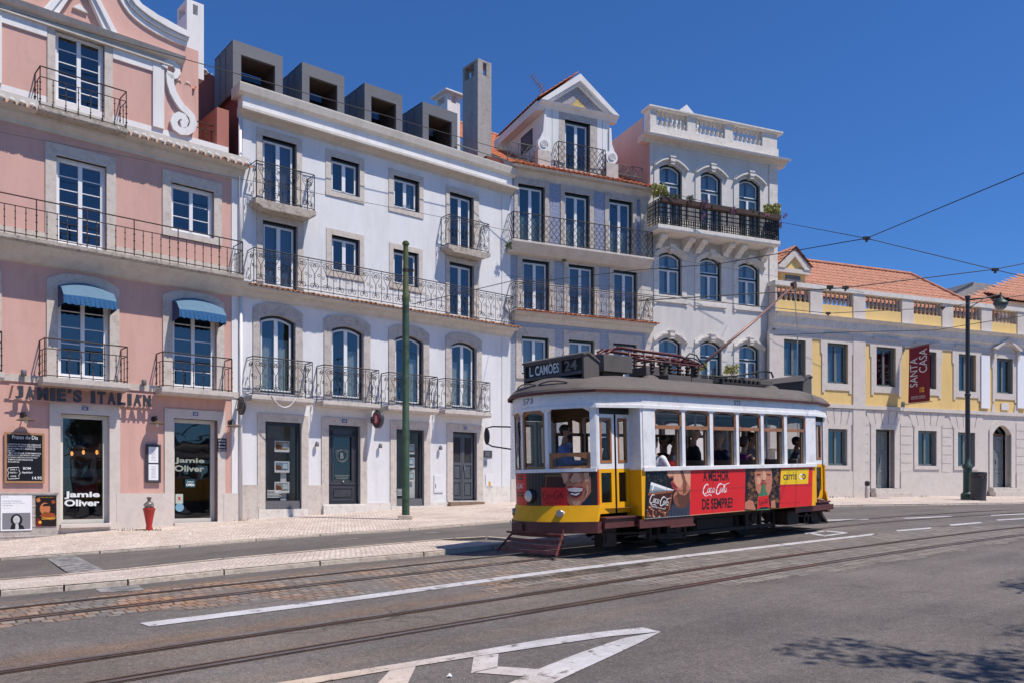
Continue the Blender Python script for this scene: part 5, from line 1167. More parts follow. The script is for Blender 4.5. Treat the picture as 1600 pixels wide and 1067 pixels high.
def azul(x0, x1, y0, y1, nm='azulejo'):
    u0, z1 = PC(x0, y0); u1, _ = PC(x1, y0); z0 = PC(x0, y1)[1]; mb = MB(); mb.box(u0, u1, -.012, .01, z0, z1); mb.build('tile_panel', M_[nm], C.root)
for x0, x1, y0 in ((797.5, 802.5, 277), (859, 874.5, 287), (928.5, 944, 300), (994.8, 1000, 312)): azul(x0, x1, y0, y0+98)
for x0, x1, y0 in ((797.5, 807.3, 392), (866.2, 880, 400), (935.8, 951.5, 409), (1002.4, 1009, 420)): azul(x0, x1, y0, y0+98, 'azulejopale')
za1 = C.z(800, 505); za0 = C.z(800, 748)
for x0, x1 in ((797.5, 805.5), (866.5, 879.5), (936.3, 949.6), (1002.4, 1008)): u0 = PC(x0, 500)[0]; u1 = PC(x1, 500)[0]; mb = MB(); mb.box(u0, u1, -.012, .01, za0, zC2b-.002); mb.build('tile_panel', M_['azulejopale'], C.root)
mb = MB(); mb.box(PC(805.5, 500)[0]+.002, PC(1008, 500)[0], -.010, .01, C.z(860, 518), zC2b-.004); mb.build('tile_panel', M_['azulejopale'], C.root)
mb = MB(); mb.box(.02, uCe, -.04, .1, -.9, za0); mb.build('stone_base', M_['stonepink'], C.root)
mb = MB(); mb.box(C.u(1001, 400), uCe-.0, -.05, .05, zC2t, zCb); mb.build('corner_pilaster', M_['cornice'], C.root)
mb = MB(); mb.mold([(0, zCb), (-.03, zCb), (-.05, zCb+.09), (-.18, zCb+.2), (-.22, zCb+.36), (-.36, zCt-.10), (-.40, zCt-.02), (.3, zCt-.02), (.3, zCb)], .0, uCe); mb.build('cornice', M_['cornice'], C.root)
tile_edge(C, .0, uCe, zCt-.01, -.45, m=('rooftile', 'rooftile'), pitch=.2, r=.08, cap=True)
tiled_roof('roof', lambda u, v, h: (u, -.05+v*.88-h*.5, zCt+.13+v*.47+h*.85), C.root, .0, uCe, 4.2)
balcony(C, 802, 1019.7, 373.8, .42, 330.6, 'wave', .5, 30, 'iron', slab='cornice', cove=True)
mb = MB(); mb.mold([(0, zC2b), (-.04, zC2b), (-.2, zC2b+.14), (-.22, zC2b+.22), (-.42, zC2t-.08), (-.44, zC2t-.01), (0, zC2t+.04)], .05, uCe+.02); mb.build('middle_cornice', M_['cornice'], C.root)
tile_edge(C, .05, uCe+.02, zC2t-.01, -.5, pitch=.2, r=.07, lng=.3, slope=.12, m=('rooftile', 'rooftile'), cap=False)
balcony(C, 805, 1020, 482.5, 0, 440, 'scroll', .48, 30, 'iron', name='long_balcony')
# dormer
w = .02; f0, zt0 = PC(851, 171, 0); f1, _ = PC(951, 190, 0); ue0, ze0 = PC(846, 156, .25); ue1, _ = PC(968, 180, .25); uap = (f0+f1)/2; zap = PC(910, 116, .25)[1]
C.holes = []; dwin, dr = C.win(882, 921.7, 187, 266, st='D', sur=(872.5, 932.5, 179, 180.5), sill=False, smat='stonegrey')
mb = MB(); H = dr
for a, b in ((f0, dr[0]), (dr[1], f1)): mb.box(a, b, 0, .2, zCt+.1, ze0-.1)
mb.box(dr[0], dr[1], 0, .2, dr[3], ze0-.1); mb.box(f0, f0+.1, .2, 3.8, zCt+.1, ze0-.1); mb.box(f1-.1, f1, .2, 3.8, zCt+.1, ze0-.1)
dm = mb.build('dormer', M_['whitetrim'], C.root)
mb = MB(); mb.mold([(.2, ze0-.18), (-.05, ze0-.18), (-.10, ze0-.08), (-.2, ze0-.04), (-.25, ze0+.03), (.2, ze0+.03)], ue0, ue1)
for sg in (1, -1):
    e = ue1 if sg > 0 else ue0; zz = ze0+.03; dxx = uap-e
    mb.ext([(e, zz), (uap, zap), (uap, zap-.26), (e+dxx*.16, zz)], -.25, 4.0); mb.ext([(e+dxx*.17, zz), (uap, zap-.27), (uap, zap-.40), (e+dxx*.26, zz)], -.14, 0)
mb.build('pediment', M_['whitetrim'], dm)
mb = MB(); k = .26; mb.add([(ue0+(uap-ue0)*k, -.03, ze0+.03), (ue1-(ue1-uap)*k, -.03, ze0+.03), (uap, -.03, zap-.38)], [(0, 1, 2)]); 
tile_azulejo('azulejocol', (.10, .09, .16), (.42, .38, .36), 9); mb.build('tympanum', M_['azulejocol'], dm)
mb = MB(); mb.ext([(uap-.42, ze0+.035), (uap-.1, ze0+.30), (uap+.05, ze0+.52), (uap+.12, ze0+.36), (uap+.5, ze0+.035)], -.036, -.031); mb.build('ceramic_figure', mat('ceramicyellow', (.50, .36, .12), .4, var=.3, sc=14), dm)
for a in (f0, f1-.28, dr[0]-.52, dr[1]+.24):
    mb = MB(); mb.box(a, a+.28, -.03, .0, zCt+.5, ze0-.18); mb.build('pilaster', M_['whitetrim'], dm)
for sg, e in ((-1, f0), (1, f1)):
    mb = MB(); cu, cz = e+sg*.08, zCt+.98
    mb.lathe([(.25, -.09), (.25, .09)], (cu, -.02, cz), 20, M=Matrix.Rotation(radians(90), 4, 'X'))
    mb.tube([(cu+.16*(1-i/30)*cos(i*.55), -.125, cz+.16*(1-i/30)*sin(i*.55)) for i in range(28)], .022, 5); mb.ext([(e-.02*sg, cz+1.1), (e+.06*sg, cz+1.1), (e+sg*.10, cz+.5), (e+sg*.26, cz+.12), (e-.02*sg, cz)] if sg > 0 else [(e+.02, cz+1.1), (e-.06, cz+1.1), (e-.10, cz+.5), (e-.26, cz+.12), (e+.02, cz)], -.09, .05)
    mb.build('scroll_volute', M_['whitetrim'], dm); mb = MB(); mb.box(cu-.26, cu+.26, -.14, .3, zCt+.1, cz-.24); mb.build('volute_base', M_['stonetrim'], dm)
tiled_roof('dormer_roof', lambda u, v, h: (ue0-.06+u*0+v*(uap-ue0+.06)/1.0*1.0, -.2+u, ze0+.10+v*(zap-ze0)+h), dm, 0, 4.0, 1.0, row=.12)
mb = MB(); mb.ext([(f0-.32, ze0-.25), (f0-.02, ze0-.25), (f0-.02, ze0+.05), (f0-.32, ze0+.05)], .0, 3.9); mb.build('side_eave', M_['whitetrim'], dm)
mb = MB(); mb.box(f0-.02, f0, 1.0, 2.0, zCt+1.3, ze0-.5); mb.build('side_window', M_['darkframe'], dm); mb = MB(); mb.box(f0-.03, f0-.02, 1.1, 1.9, zCt+1.4, ze0-.6); mb.build('side_pane', M_['curtaingrey'], dm)
balcony(C, 872.5, 946, 263, .06, 221, 'wave', .32, 9, 'iron', slab='stonetrim', name='dormer_balcony')
for x0, x1, y0, y1, w_ in ((793, 845, 252, 221, -.15), (957, 1004, 276, 255, -.15)):
    u0, z0 = PC(x0, y0-4, w_); u1, _ = PC(x1, y0, w_); z1 = PC(x0, y1, w_)[1]; mb = MB(); n = 3; z0 = max(z0, zCt+.12)
    mb.tube([(u0, .15, z1), (u1, .15, z1)], .016, 4); mb.tube([(u0, .15, z0+.04), (u1, .15, z0+.04)], .014, 4)
    for i in range(n+1):
        u = u0+(u1-u0)*i/n; mb.tube([(u, .15, z0-.1), (u, .15, z1)], .016, 4)
        if i < n: v = u0+(u1-u0)*(i+1)/n; mb.tube([(u, .15, z0), (v, .15, z1)], .012, 4); mb.tube([(v, .15, z0), (u, .15, z1)], .012, 4)
    mb.build('roof_railing', mat('greenmetal', (.14, .16, .14), .6), C.root)
# antenna
u, z = PC(846, 152, -1.6); t = empty('antenna', (*FC.xy(u, -1.6), z), 'thin television antenna behind the pedimented dormer', 'antenna', FC.rz); mb = MB()
mb.tube([(0, 0, -.8), (0, 0, .55)], .02, 5); mb.tube([(-.45, 0, .75), (.25, 0, .1)], .014, 4)
for i in range(8): x = -.42+i*.085; mb.tube([(x, -.22, .72-i*.08), (x, .22, .72-i*.08)], .008, 4); mb.tube([(x-.03, 0, .72-i*.08-.12), (x+.03, 0, .72-i*.08+.12)], .008, 4)
mb.box(-.08, .04, -.05, .05, -.02, .08); mb.build('aerial', mat('aerial', (.28, .18, .12), .6), t)

# ================================================================== BUILDING D: tall grey house with balustrade
D = Bld(FD, 'grey_house', 'tall pale grey narrow house with arched windows, roof balustrade and planted balcony', (1020, 778))
def PD(px, py, w=0.): return FD.P(px, py, w)
CD = ('curtain', ((.03, .42), (.58, .97)))
for xl, xr, yt in ((1029.5, 1065, 254), (1094, 1127, 265.8), (1154, 1187, 277)): D.win(xl, xr, yt, yt+100, st='D', arch=.22, sur=(xl-8, xr+8, yt-7, yt-7), sill=False, smat='stonepale', cur=CD, transom=.68, hood=True)
for xl, xr, yt in ((1028.6, 1065, 392), (1093, 1126.7, 400.6), (1153, 1186, 409)): D.win(xl, xr, yt, yt+68, st='D', arch=.2, sur=(xl-7.5, xr+7.5, yt-7, yt-7), smat='stonepale', cur=CD, transom=.6, hood=True)
for xl, xr, yt in ((1028.6, 1064, 526), (1093, 1126.7, 531), (1154, 1186, 536)): D.win(xl, xr, yt, yt+85, st='D', arch=.2, sur=(xl-8, xr+8, yt-7, yt-7), sill=False, smat='stonepale', cur=CD, transom=.68, hood=True)
uDe = PD(1214, 400)[0]; u0 = .0
zk_t = D.z(1110, 224, .45); zk_b = D.z(1110, 241, 0); zr_t = D.z(1110, 184.5, .12); zr_b = D.z(1110, 189, .1); zb_t = zr_b; zb_b = D.z(1110, 213, .08)
D.wall(0, uDe, -.8, zk_b, 'greywall')
mb = MB(); mb.box(-.03, -.002, .05, 6.4, D.z(1016, 300)-.0, zk_t-.1); mb.box(-.02, -.002, .5, 5.4, zk_t-.1, zr_b-.1); mb.build('party_wall', mat('pinkgrey', (.52, .40, .37), .88, var=.06, sc=.8, streak=True), D.root)
for u in (uDe-.42, ): mb = MB(); mb.box(u, uDe, -.045, .05, D.z(1205, 600)-3, zk_b); mb.build('corner_pilaster', M_['stonepale'], D.root)
for (a, b, c) in ((PD(1021, 300)[0], PD(1074, 300)[0], 470), (PD(1085.5, 300)[0], PD(1134, 300)[0], 477), (PD(1146, 300)[0], PD(1193, 300)[0], 483)):
    z = D.z(1022 if c == 470 else (1086 if c == 477 else 1146), c); mb = MB(); mb.box(a, b, -.07, .01, z-.02, z+.09); mb.box(a, a+.1, -.05, .01, z-.12, z-.02); mb.box(b-.1, b, -.05, .01, z-.12, z-.02); mb.build('apron', M_['stonepale'], D.root)
mb = MB(); mb.mold([(.3, zk_b), (-.04, zk_b), (-.06, zk_b+.10), (-.14, zk_b+.14), (-.30, zk_b+.27), (-.42, zk_t-.10), (-.45, zk_t-.02), (-.1, zk_t+.04), (.3, zk_t+.04)], -.38, uDe+.38); mb.build('cornice', M_['stonepale'], D.root)
mb = MB(); mb.box(-.06, uDe+.0, -.10, .35, zk_t+.04, zb_b); mb.build('parapet_base', M_['stonepale'], D.root)
mb = MB(); mb.mold([(.42, zr_b), (-.16, zr_b), (-.20, zr_b+.05), (-.20, zr_t), (.42, zr_t)], -.15, uDe+.16); mb.build('parapet_cap', M_['stonepale'], D.root)
piers = [(1013, 1025.5), (1074, 1086.8), (1133, 1145), (1191.5, 1214)]
pu = [(PD(a, 200, .08)[0], PD(b, 200, .08)[0]) for a, b in piers]; pu[0] = (-.06, pu[0][1])
for a, b in pu: mb = MB(); mb.box(a, b, -.085, .34, zb_b, zr_b); mb.build('pier', M_['stonepale'], D.root)
def baluster_mesh(h, r=.085, m='stonepale'):
    mb = MB(); P = [(.075, 0), (.075, .07), (.05, .09), (.04, .13), (.085, .30), (.088, .38), (.06, .55), (.036, .74), (.034, .82), (.055, .86), (.05, .90), (.075, .92), (.075, 1)]
    mb.lathe([(q*r/.085, z*h) for q, z in P], (0, 0, 0), 10); o = mb.build('baluster', M_[m], None, smooth='auto'); me = o.data; bpy.data.objects.remove(o); return me
me = baluster_mesh(zr_b-zb_b, .08)
for (a, b), (c, d), n in ((pu[0], pu[1], 6), (pu[1], pu[2], 6), (pu[2], pu[3], 6)):
    for i in range(n+1):
        o = bpy.data.objects.new('baluster', me); COL.objects.link(o); o.parent = D.root; o.location = (b+.09+(c-b-.18)*i/n, .05, zb_b)
mb = MB(); u, z = PD(1073, 164, -3.2); mb.ext([(u-.75, z-1.6), (u+.75, z-1.6), (u+.75, z-.62), (u, z), (u-.75, z-.62)], 3.2, 5.4); mb.build('roof_gable', M_['whitetrim'], D.root)
# big balcony on scroll corbels
o, ua, ub, zs, zt = balcony(D, 1029, 1216, 350.6, .2, 311, 'cast', .85, 40, 'blackiron', slab='stonepale', ov=.06)
for px in (1032, 1075, 1094.7, 1137.5, 1156.6, 1197):
    u, _ = PD(px, 375, .3); mb = MB(); z = zs-.2
    mb.ext([], 0, 0) if 0 else None
    prof = [(0.002, z), (-.62, z), (-.64, z-.10), (-.56, z-.20), (-.44, z-.22), (-.36, z-.30), (-.22, z-.36), (-.16, z-.46), (0.002, z-.52)]
    mb.mold(prof, u-.13, u+.13); mb.lathe([(.085, -.15), (.085, .15)], (u, -.52, z-.13), 12, M=Matrix.Rotation(radians(90), 4, 'Y')); mb.lathe([(.07, -.145), (.07, .145)], (u, -.15, z-.36), 12, M=Matrix.Rotation(radians(90), 4, 'Y')); mb.build('corbel', M_['stonepale'], o)
# planters along the rail and their plants
def leaf_blob(mb, c, r, n, s, rnd, m=0, flatz=1.):
    for _ in range(n):
        a = Vector((rnd.gauss(0, 1), rnd.gauss(0, 1), rnd.gauss(0, 1))).normalized()*rnd.uniform(.25, 1)**.5
        p = Vector(c)+Vector((a.x*r[0], a.y*r[1], a.z*r[2])); e1 = Vector((rnd.gauss(0, 1), rnd.gauss(0, 1), rnd.gauss(0, 1))).normalized(); e2 = e1.cross(Vector((rnd.gauss(0, 1), rnd.gauss(0, 1), rnd.gauss(0, 1)))).normalized()
        l = s*rnd.uniform(.6, 1.3); mb.add([p-e1*l, p+e2*l*.35, p+e1*l, p-e2*l*.35], [(0, 1, 2, 3)], m)
rp = random.Random(11); zpt = zt+.02
nP = 5
for i in range(nP):
    a = ua+(ub-ua)*i/nP+.03; b = ua+(ub-ua)*(i+1)/nP-.03
    lbs = ['leftmost', 'second from left', 'middle', 'second from right', 'rightmost']
    t = empty('planter', (*FD.xy((a+b)/2, .98), zpt-.16), f'brown trough planter on the grey house balcony rail, {lbs[i]} of the five', 'planter', FD.rz, 'trough planters along the balcony rail'); c = (b-a)/2
    mb = MB(); mb.mold([(-.10, .17), (-.08, 0), (.08, 0), (.10, .17), (.08, .15), (-.08, .15)], -c, c); mb.build('trough', mat('planterbrown', (.075, .045, .035), .8, var=.2), t)
def plant(px, py, r, n, s, label, mats, group='plants on the planted balcony', w=1., trail=None, name='plant', stems=True, f=None, cat='plant'):
    f = f or FD; u, z = f.P(px, py, w); t = empty(name, (*f.xy(u, w), z-r[2]), label, cat, f.rz, group); mb = MB(); rnd = random.Random(int(px*7)); 
    if trail:
        for k in range(trail): x = rnd.uniform(-r[0], r[0]); leaf_blob(mb, (x, rnd.uniform(-r[1], r[1]), r[2]*rnd.uniform(0, 2)), (.05, .05, .12), n//trail, s, rnd, 0)
    else:
        for k in range(7):
            an = k*2.4; q = rnd.uniform(.3, .75); leaf_blob(mb, (r[0]*q*cos(an), r[1]*q*sin(an), r[2]*(1+q*(.7 if k % 2 else -.5))), (r[0]*.45, r[1]*.45, r[2]*.4), n//7, s, rnd, 0)
    mb.build('foliage', mats, t, fix=False)
    if stems:
        mb = MB()
        for k in range(5): mb.tube([(0, 0, 0), (r[0]*rnd.uniform(-.3, .3), r[1]*rnd.uniform(-.3, .3), r[2]*.7), (r[0]*rnd.uniform(-.7, .7), r[1]*rnd.uniform(-.6, .6), r[2]*1.5)], [.012, .009, .005], 4)
        mb.build('stem', M_['bark'], t)
    return t
LY = M_['leafyellow']; LG = M_['leafgreen']; PT = M_['petals']
plant(1031, 297, (.36, .28, .34), 900, .06, 'yellow-green leafy bush at the left end of the planted balcony', LY, w=.75)
plant(1206, 328, (.44, .30, .32), 1000, .06, 'yellow-green leafy bush at the right end of the planted balcony', LY, w=.75)
plant(1053, 308, (.34, .15, .15), 420, .035, 'low fine-leaved green plant in the left planters', LG, w=1.); plant(1078, 310, (.19, .16, .18), 500, .025, 'small rounded green shrub in the second planter', LG, w=1.)
plant(1175, 331, (.15, .14, .16), 180, .04, 'small tufted green plant before the rightmost top window', LG, w=1.)
plant(1101, 328, (.15, .08, .34), 420, .03, 'purple flowers trailing down in front of the middle window', PT, w=1.1, trail=6, stems=False, name='trailing_flowers'); plant(1146, 336, (.13, .08, .32), 380, .03, 'purple flowers trailing down between middle and right windows', PT, w=1.1, trail=5, stems=False, name='trailing_flowers')
plant(1221, 350, (.18, .22, .30), 480, .03, 'purple flowers trailing over the right corner of the balcony', PT, w=.95, trail=7, stems=False, name='trailing_flowers')
plant(1199, 336, (.13, .08, .09), 90, .03, 'pink flower clump at the foot of the right bush', mat('pinkpetal', (.50, .20, .25), .7), w=1.1, name='flowers', stems=False)
# little first floor balcony with two shrubs behind the tram
balcony(D, 1024, 1196, 606, .16, 581, 'cast', .45, 30, 'iron', slab='stonepale')
plant(1091, 574, (.40, .18, .20), 360, .06, 'leafy light green shrub on the first floor balcony seen above the tram, left one', LY, w=.3, group='shrubs on the first floor balcony'); plant(1143, 577, (.36, .18, .25), 400, .06, 'leafy light green shrub on the first floor balcony seen above the tram, right one', LY, w=.3, group='shrubs on the first floor balcony')

# ================================================================== BUILDING E: yellow building
Eb = Bld(FE, 'yellow_building', 'long two storey yellow building with white stone trim, balustrade and orange tiled roof', (1300, 776))
def PE(px, py, w=0.): return FE.P(px, py, w)
CE = ('curtaingreen', ((.0, .42), (.60, .90)))
up = [(1224, 1258, 529.6, 587, 1207, 1268, CE), (1292, 1324, 535.4, 598, 1283.7, 1330, CE), (1368.5, 1398.6, 541.4, 602.6, 1360.6, 1407, None), (1433, 1462, 548, 606, 1426, 1469.5, None), (1497, 1524, 552.7, 610.4, 1489, 1531, ('curtaingreen', ((0, .45),))), (1556.6, 1581.6, 559, 613.6, 1550, 1588, ('curtaingreen', ((0, .45),)))]
zE1t = Eb.z(1368.5, 541.4); zE1b = Eb.z(1368.5, 602.6)
for i, (xl, xr, yt, yb, sl, sr, cu) in enumerate(up + [(1652, 1672, 568, 620, 1646, 1678, None)]):
    H_ = (HY-yt); fr, q = Eb.win(xl, xr, yt, yb, st='E', cur=cu, curh=.8)
    mb = MB(); a, b, c, d = q; a2, b2 = PE(sl, 560)[0], PE(sr, 560)[0]; t_ = d+.30; bt = c-.28
    if i == 0: a2, b2 = PE(1202.5, 560)[0], PE(1268, 560)[0]; bt = c-3
    mb.box(a2, a, -.04, .15, bt, t_); mb.box(b, b2, -.04, .15, bt, t_); mb.box(a, b, -.04, .15, d, t_); mb.box(a, b, -.04, .15, bt, c)
    if i: 
        for e, s_ in ((a2, -1), (b2, 1)): mb.box(min(e, e+s_*.07), max(e, e+s_*.07), -.04, .02, t_-.75, t_); mb.box(e-.14 if s_ > 0 else e, e if s_ > 0 else e+.14, -.04, .02, bt-.12, bt)
        if i < 5: mb.box(a2+.1, b2-.1, -.10, .02, t_, t_+.10)
    mb.build('surround', M_['stonepink'], fr)
    if i == 5:
        mb = MB(); uc = (a+b)/2; zz = d+.30; hw = (b2-a2)/2+.10
        for sg in (1, -1): mb.ext([(uc+sg*hw, zz+.10), (uc, zz+.62), (uc, zz+.50), (uc+sg*(hw-.12), zz+.04)], -.26, .0)
        mb.ext([(uc-hw+.2, zz+.05), (uc+hw-.2, zz+.05), (uc, zz+.48)], -.05, .0); mb.box(a2-.04, a2+.10, -.16, .0, zz-.35, zz+.05); mb.box(b2-.10, b2+.04, -.16, 0, zz-.35, zz+.05); mb.build('pediment', M_['stonepink'], fr)
        mb = MB(); mb.box(uc-.24, uc+.24, -.05, .01, c-.78, c-.45); mb.build('cartouche', M_['stonepale'], fr)
        mb = MB(); mb.ext([(a2-.0, c-.5), (a2+.10, c-.5), (a2+.22, c-.9), (uc+(uc-a2)-.22, c-.9), (b2-.10, c-.5), (b2, c-.5), (b2+.12, c-1.12), (a2-.12, c-1.12)], -.04, .01); mb.build('apron', M_['stonepink'], fr)
lo = [(1293, 1323, 669, 726.4, 'w'), (1367.5, 1397, 670, 762, 'd'), (1433.6, 1462.4, 672, 726.9, 'w'), (1495.7, 1522.6, 674.7, 728, 'w'), (1550, 1579, 663.4, 760.6, 'a'), (1224, 1256, 667, 726, 'w'), (1640, 1664, 676, 729, 'w')]
lowq = []
for xl, xr, yt, yb, k in lo:
    if k == 'w': fr, q = Eb.win(xl, xr, yt, yb, st='E', cur=('curtaingreen', ((0, .45),)) if xl > 1490 else None, curh=.9, sur=(xl-6, xr+5.5, yt-6, yt-7), smat='stonepink', sd=.04)
    elif k == 'd': fr, q = Eb.win(xl, xr, yt, yb, st='E', recess=.38, sur=(1360, 1404, 661, 662), sill=False, smat='stonepink', name='entrance', sd=.04)
    else: fr, q = Eb.win(xl, xr, yt, yb, st='E', arch=.42, recess=.38, sur=(1545, 1584, 656, 656), sill=False, smat='stonepink', name='entrance', sd=.05)
    lowq.append((fr, q))
    if k == 'd': panel_door(fr, q, M_['doorgrey'], y=.36); 
    if k == 'a': panel_door(fr, q, M_['doorgrey'], y=.36, top=q[3]-.42); mb = MB(); mb.box(q[0]+.04, q[1]-.04, .33, .42, q[3]-.46, q[3]-.38); mb.build('transom_bar', mat('woodbar', (.2, .09, .05), .6), fr)
    if k in 'da':
        mb = MB(); mb.box(q[0]-.3, q[1]+.3, -.32, -.05, -.3, q[2]-.02); mb.box(q[0]-.55, q[1]+.55, -.62, -.32, -.3, q[2]-.20); mb.build('door_step', M_['stonetrim'], fr, bevel=.015)
zEb0 = Eb.z(1420, 642); zEb1 = Eb.z(1420, 636.5); uEe = PE(1820, 600)[0]
zk0 = Eb.z(1400, 529.5); zk1 = Eb.z(1400, 512, .0); zk2 = Eb.z(1400, 503, .42); zf0 = zk0-.33
Hs = Eb.holes; Eb.holes = [h for h in Hs if h[2] > zEb0]
Eb.wall(0, uEe, zEb1, zk0, 'yellowwall')
Eb.holes = [h for h in Hs if h[3] < zEb1]; Eb.wall(0, uEe, -.6, zEb0, 'stonepink', name='stone_wall')
zpt_ = Eb.z(1420, 736.8)
# plinth, belt, rusticated courses as separate proud blocks leave the grooves
mb = MB(); cur_ = 0
doors = sorted([(q[0], q[1]) for (fr, q), l in zip(lowq, lo) if l[4] in 'da'])
for a, b in doors+[(uEe, uEe)]:
    if a-.36 > cur_: mb = MB(); mb.box(cur_, a-(.36 if a < uEe else 0), -.045, .01, -.6, zpt_); mb.build('plinth', M_['stonepink'], Eb.root)
    cur_ = b+.36
mb = MB(); mb.box(-.0, uEe, -.09, .1, zEb0, zEb1); mb.build('belt_course', M_['stonepink'], Eb.root)
allq = sorted([q for fr, q in lowq], key=lambda q: q[0])
def blocks(u0, u1, key=0):
    n = 8; H_ = (zEb0-.42-zpt_)/n*1.0; mb = MB()
    for k in range(6): mb.box(u0, u1, -.022, .01, zpt_+.015+k*.40, zpt_+.385+k*.40)
    mb.build('rusticated_pier', M_['stonepink'], Eb.root)
for a, b in zip(allq, allq[1:]): 
    if b[0]-a[1] > 1.2: blocks(a[1]+.36, b[0]-.36)
for q in allq:      # voussoirs fanning over each opening
    mb = MB(); uc = (q[0]+q[1])/2; w = (q[1]-q[0])/2+.30; z0 = q[3]+.18; z1 = zEb0-.03; n = 5
    if z1-z0 > .25:
        for k in range(n): t0, t1 = -1+2*k/n+.02, -1+2*(k+1)/n-.02; mb.ext([(uc+w*t0, z0), (uc+w*t1, z0), (uc+w*t1*1.35, z1), (uc+w*t0*1.35, z1)], -.028, .01)
        mb.build('voussoirs', M_['stonepink'], Eb.root)
for a, b, c, d in ((1331.8, 1351, 1, 1), (1201, 1206, 1, 0)):
    u0, u1 = PE(a, 600)[0], PE(b, 600)[0]; mb = MB(); mb.box(u0, u1, -.06, .01, zEb1, zk0); mb.build('pilaster', M_['stonepink'], Eb.root)
    if d: mb = MB(); mb.box(u0, u1, -.06, .01, -.6, zEb0); mb.build('pilaster', M_['stonepink'], Eb.root)
for a, b in ((1533.5, 1546.7), (1590, 1603)):
    u0, z1 = PE(a, 553.8, .08); u1, _ = PE(b, 554, .08); z0 = PE(a, 637, .08)[1]; t = empty('wall_banner', (*FE.xy(u0), z0), 'plain white vertical banner panel ' + ('left' if a < 1550 else 'right') + ' of the pedimented window', 'banner', FE.rz, 'plain white vertical banners'); mb = MB(); mb.box(0, u1-u0, -.09, -.03, 0, z1-z0); mb.build('panel', mat('bannerwhite', (.80, .80, .82), .6, var=.02), t)
    mb = MB(); mb.box(.02, u1-u0-.02, -.10, -.0, z1-z0, z1-z0+.03); mb.build('batten', M_['greyframe'], t)
mb = MB(); mb.mold([(.0, zf0), (-.03, zf0), (-.06, zf0+.06), (-.03, zf0+.08), (-.02, zk0+.0), (0, zk0)], 0, uEe); mb.build('architrave', M_['stonepink'], Eb.root)
mb = MB(); mb.mold([(.3, zk0), (-.03, zk0), (-.05, zk0+.12), (-.16, zk0+.18), (-.20, zk1), (-.36, zk2-.08), (-.42, zk2-.02), (-.1, zk2+.05), (.3, zk2+.05)], -.1, uEe); mb.build('cornice', M_['stonepale'], Eb.root)
zpb = Eb.z(1345, 487.5, .05); zpt2 = Eb.z(1345, 462, .05); zbb = Eb.z(1345, 480, .05)
zcap1 = Eb.z(1400, 459.5, .1); zcap0 = Eb.z(1400, 466, .1); zb0 = Eb.z(1400, 487.5, .05)
mb = MB(); mb.box(0, uEe, -.05, .3, zk2+.05, zb0); mb.build('parapet_wall', M_['yellowwall'], Eb.root)
mb = MB(); mb.box(-.1, uEe, -.14, .38, zcap0, zcap1); mb.build('parapet_cap', M_['stonepale'], Eb.root)
pe = [(1266.6, 1285.8), (1334, 1352.7), (1410, 1428), (1473, 1490), (1534, 1550.6), (1590.5, 1607), (1650, 1666)]
pu = [(-.05, PE(1214, 460, .1)[0])]+[(PE(a, 460, .1)[0], PE(b, 460, .1)[0]) for a, b in pe]
for a, b in pu: mb = MB(); mb.box(a, b, -.09, .31, zk2+.055, zcap0); mb.build('pier', M_['stonepink'], Eb.root)
mat('balustertan', (.50, .395, .32), .85, var=.15, sc=6, stain=(.36, .27, .21)); me = baluster_mesh(zcap0-zb0, .075, 'balustertan')
for (a, b), (c, d) in zip(pu, pu[1:]):
    n = max(3, round((c-b)/.245))
    for i in range(n):
        if c > PE(1625, 460)[0]: break
        o = bpy.data.objects.new('baluster', me); COL.objects.link(o); o.parent = Eb.root; o.location = (b+(c-b)*(i+.5)/n, .1, zb0)
# roof: front slope with hip at the right
zer = zcap0-.25; rx0, rz = PE(1256, 408, -3.6); rx1, _ = PE(1421.5, 430, -3.6); hx, _ = PE(1560, 480, -.4)
zrd = PE(1330, 418.5, -3.6)[1]; Ls = sqrt(3.2**2+(zrd-zer)**2); sl_ = ((3.2)/Ls, (zrd-zer)/Ls)
tiled_roof('roof', lambda u, v, h: (u, .4+v*sl_[0]-h*sl_[1], zer+v*sl_[1]+h*sl_[0]), Eb.root, .1, hx, Ls, m='rooftilepale', pitch=.24, row=.34, n=6, clip=lambda v: (0, hx+(rx1-hx)*v/Ls))
mb = MB(); mb.tube([(.1, 3.6, zrd+.05), (rx1, 3.6, zrd+.05), (hx, .4, zer+.06)], .11, 8); mb.build('ridge', M_['rooftilepale'], Eb.root)
mb = MB(); mb.add([(rx1, 3.6, zrd), (hx, .4, zer), (hx, 8, zer), (rx1, 6.5, zrd)], [(0, 1, 2, 3)]); mb.add([(.1, 3.6, zrd), (rx1, 3.6, zrd), (rx1, 6.5, zrd), (.1, 6.5, zrd)], [(0, 1, 2, 3)]); mb.build('rear_roof', M_['rooftilepale'], Eb.root)
# dormer
w = -.75; u0, z1 = PE(1218, 425, w); u1, _ = PE(1261, 430, w); uc, zap = PE(1243.5, 391.5, w); zz = PE(1240, 421.5, w)[1]; mb = MB(); mb.box(u0+.1, u1-.05, .8, 3.2, zer-.2, zz); dmE = mb.build('dormer', M_['yellowwall'], Eb.root)
mb = MB(); a, b = u0-.15, u1+.12; uc = (a+b)/2
for sg in (1, -1): e = b if sg > 0 else a; mb.ext([(e, zz), (e, zz+.10), (uc, zap), (uc, zap-.30), (e-sg*.34, zz)], .62, 3.2)
mb.box(a+.02, b-.02, .66, .9, zz-.18, zz); mb.build('pediment', M_['stonepink'], dmE); mb = MB(); mb.ext([(a+.3, zz+.02), (b-.3, zz+.02), (uc, zap-.32)], .74, .8); mb.build('tympanum', M_['yellowwall'], dmE)
mb = MB(); mb.box(u0+.35, u1-.35, .76, .8, zz-.72, zz-.26); mb.build('pane', M_['curtaingrey'], dmE)
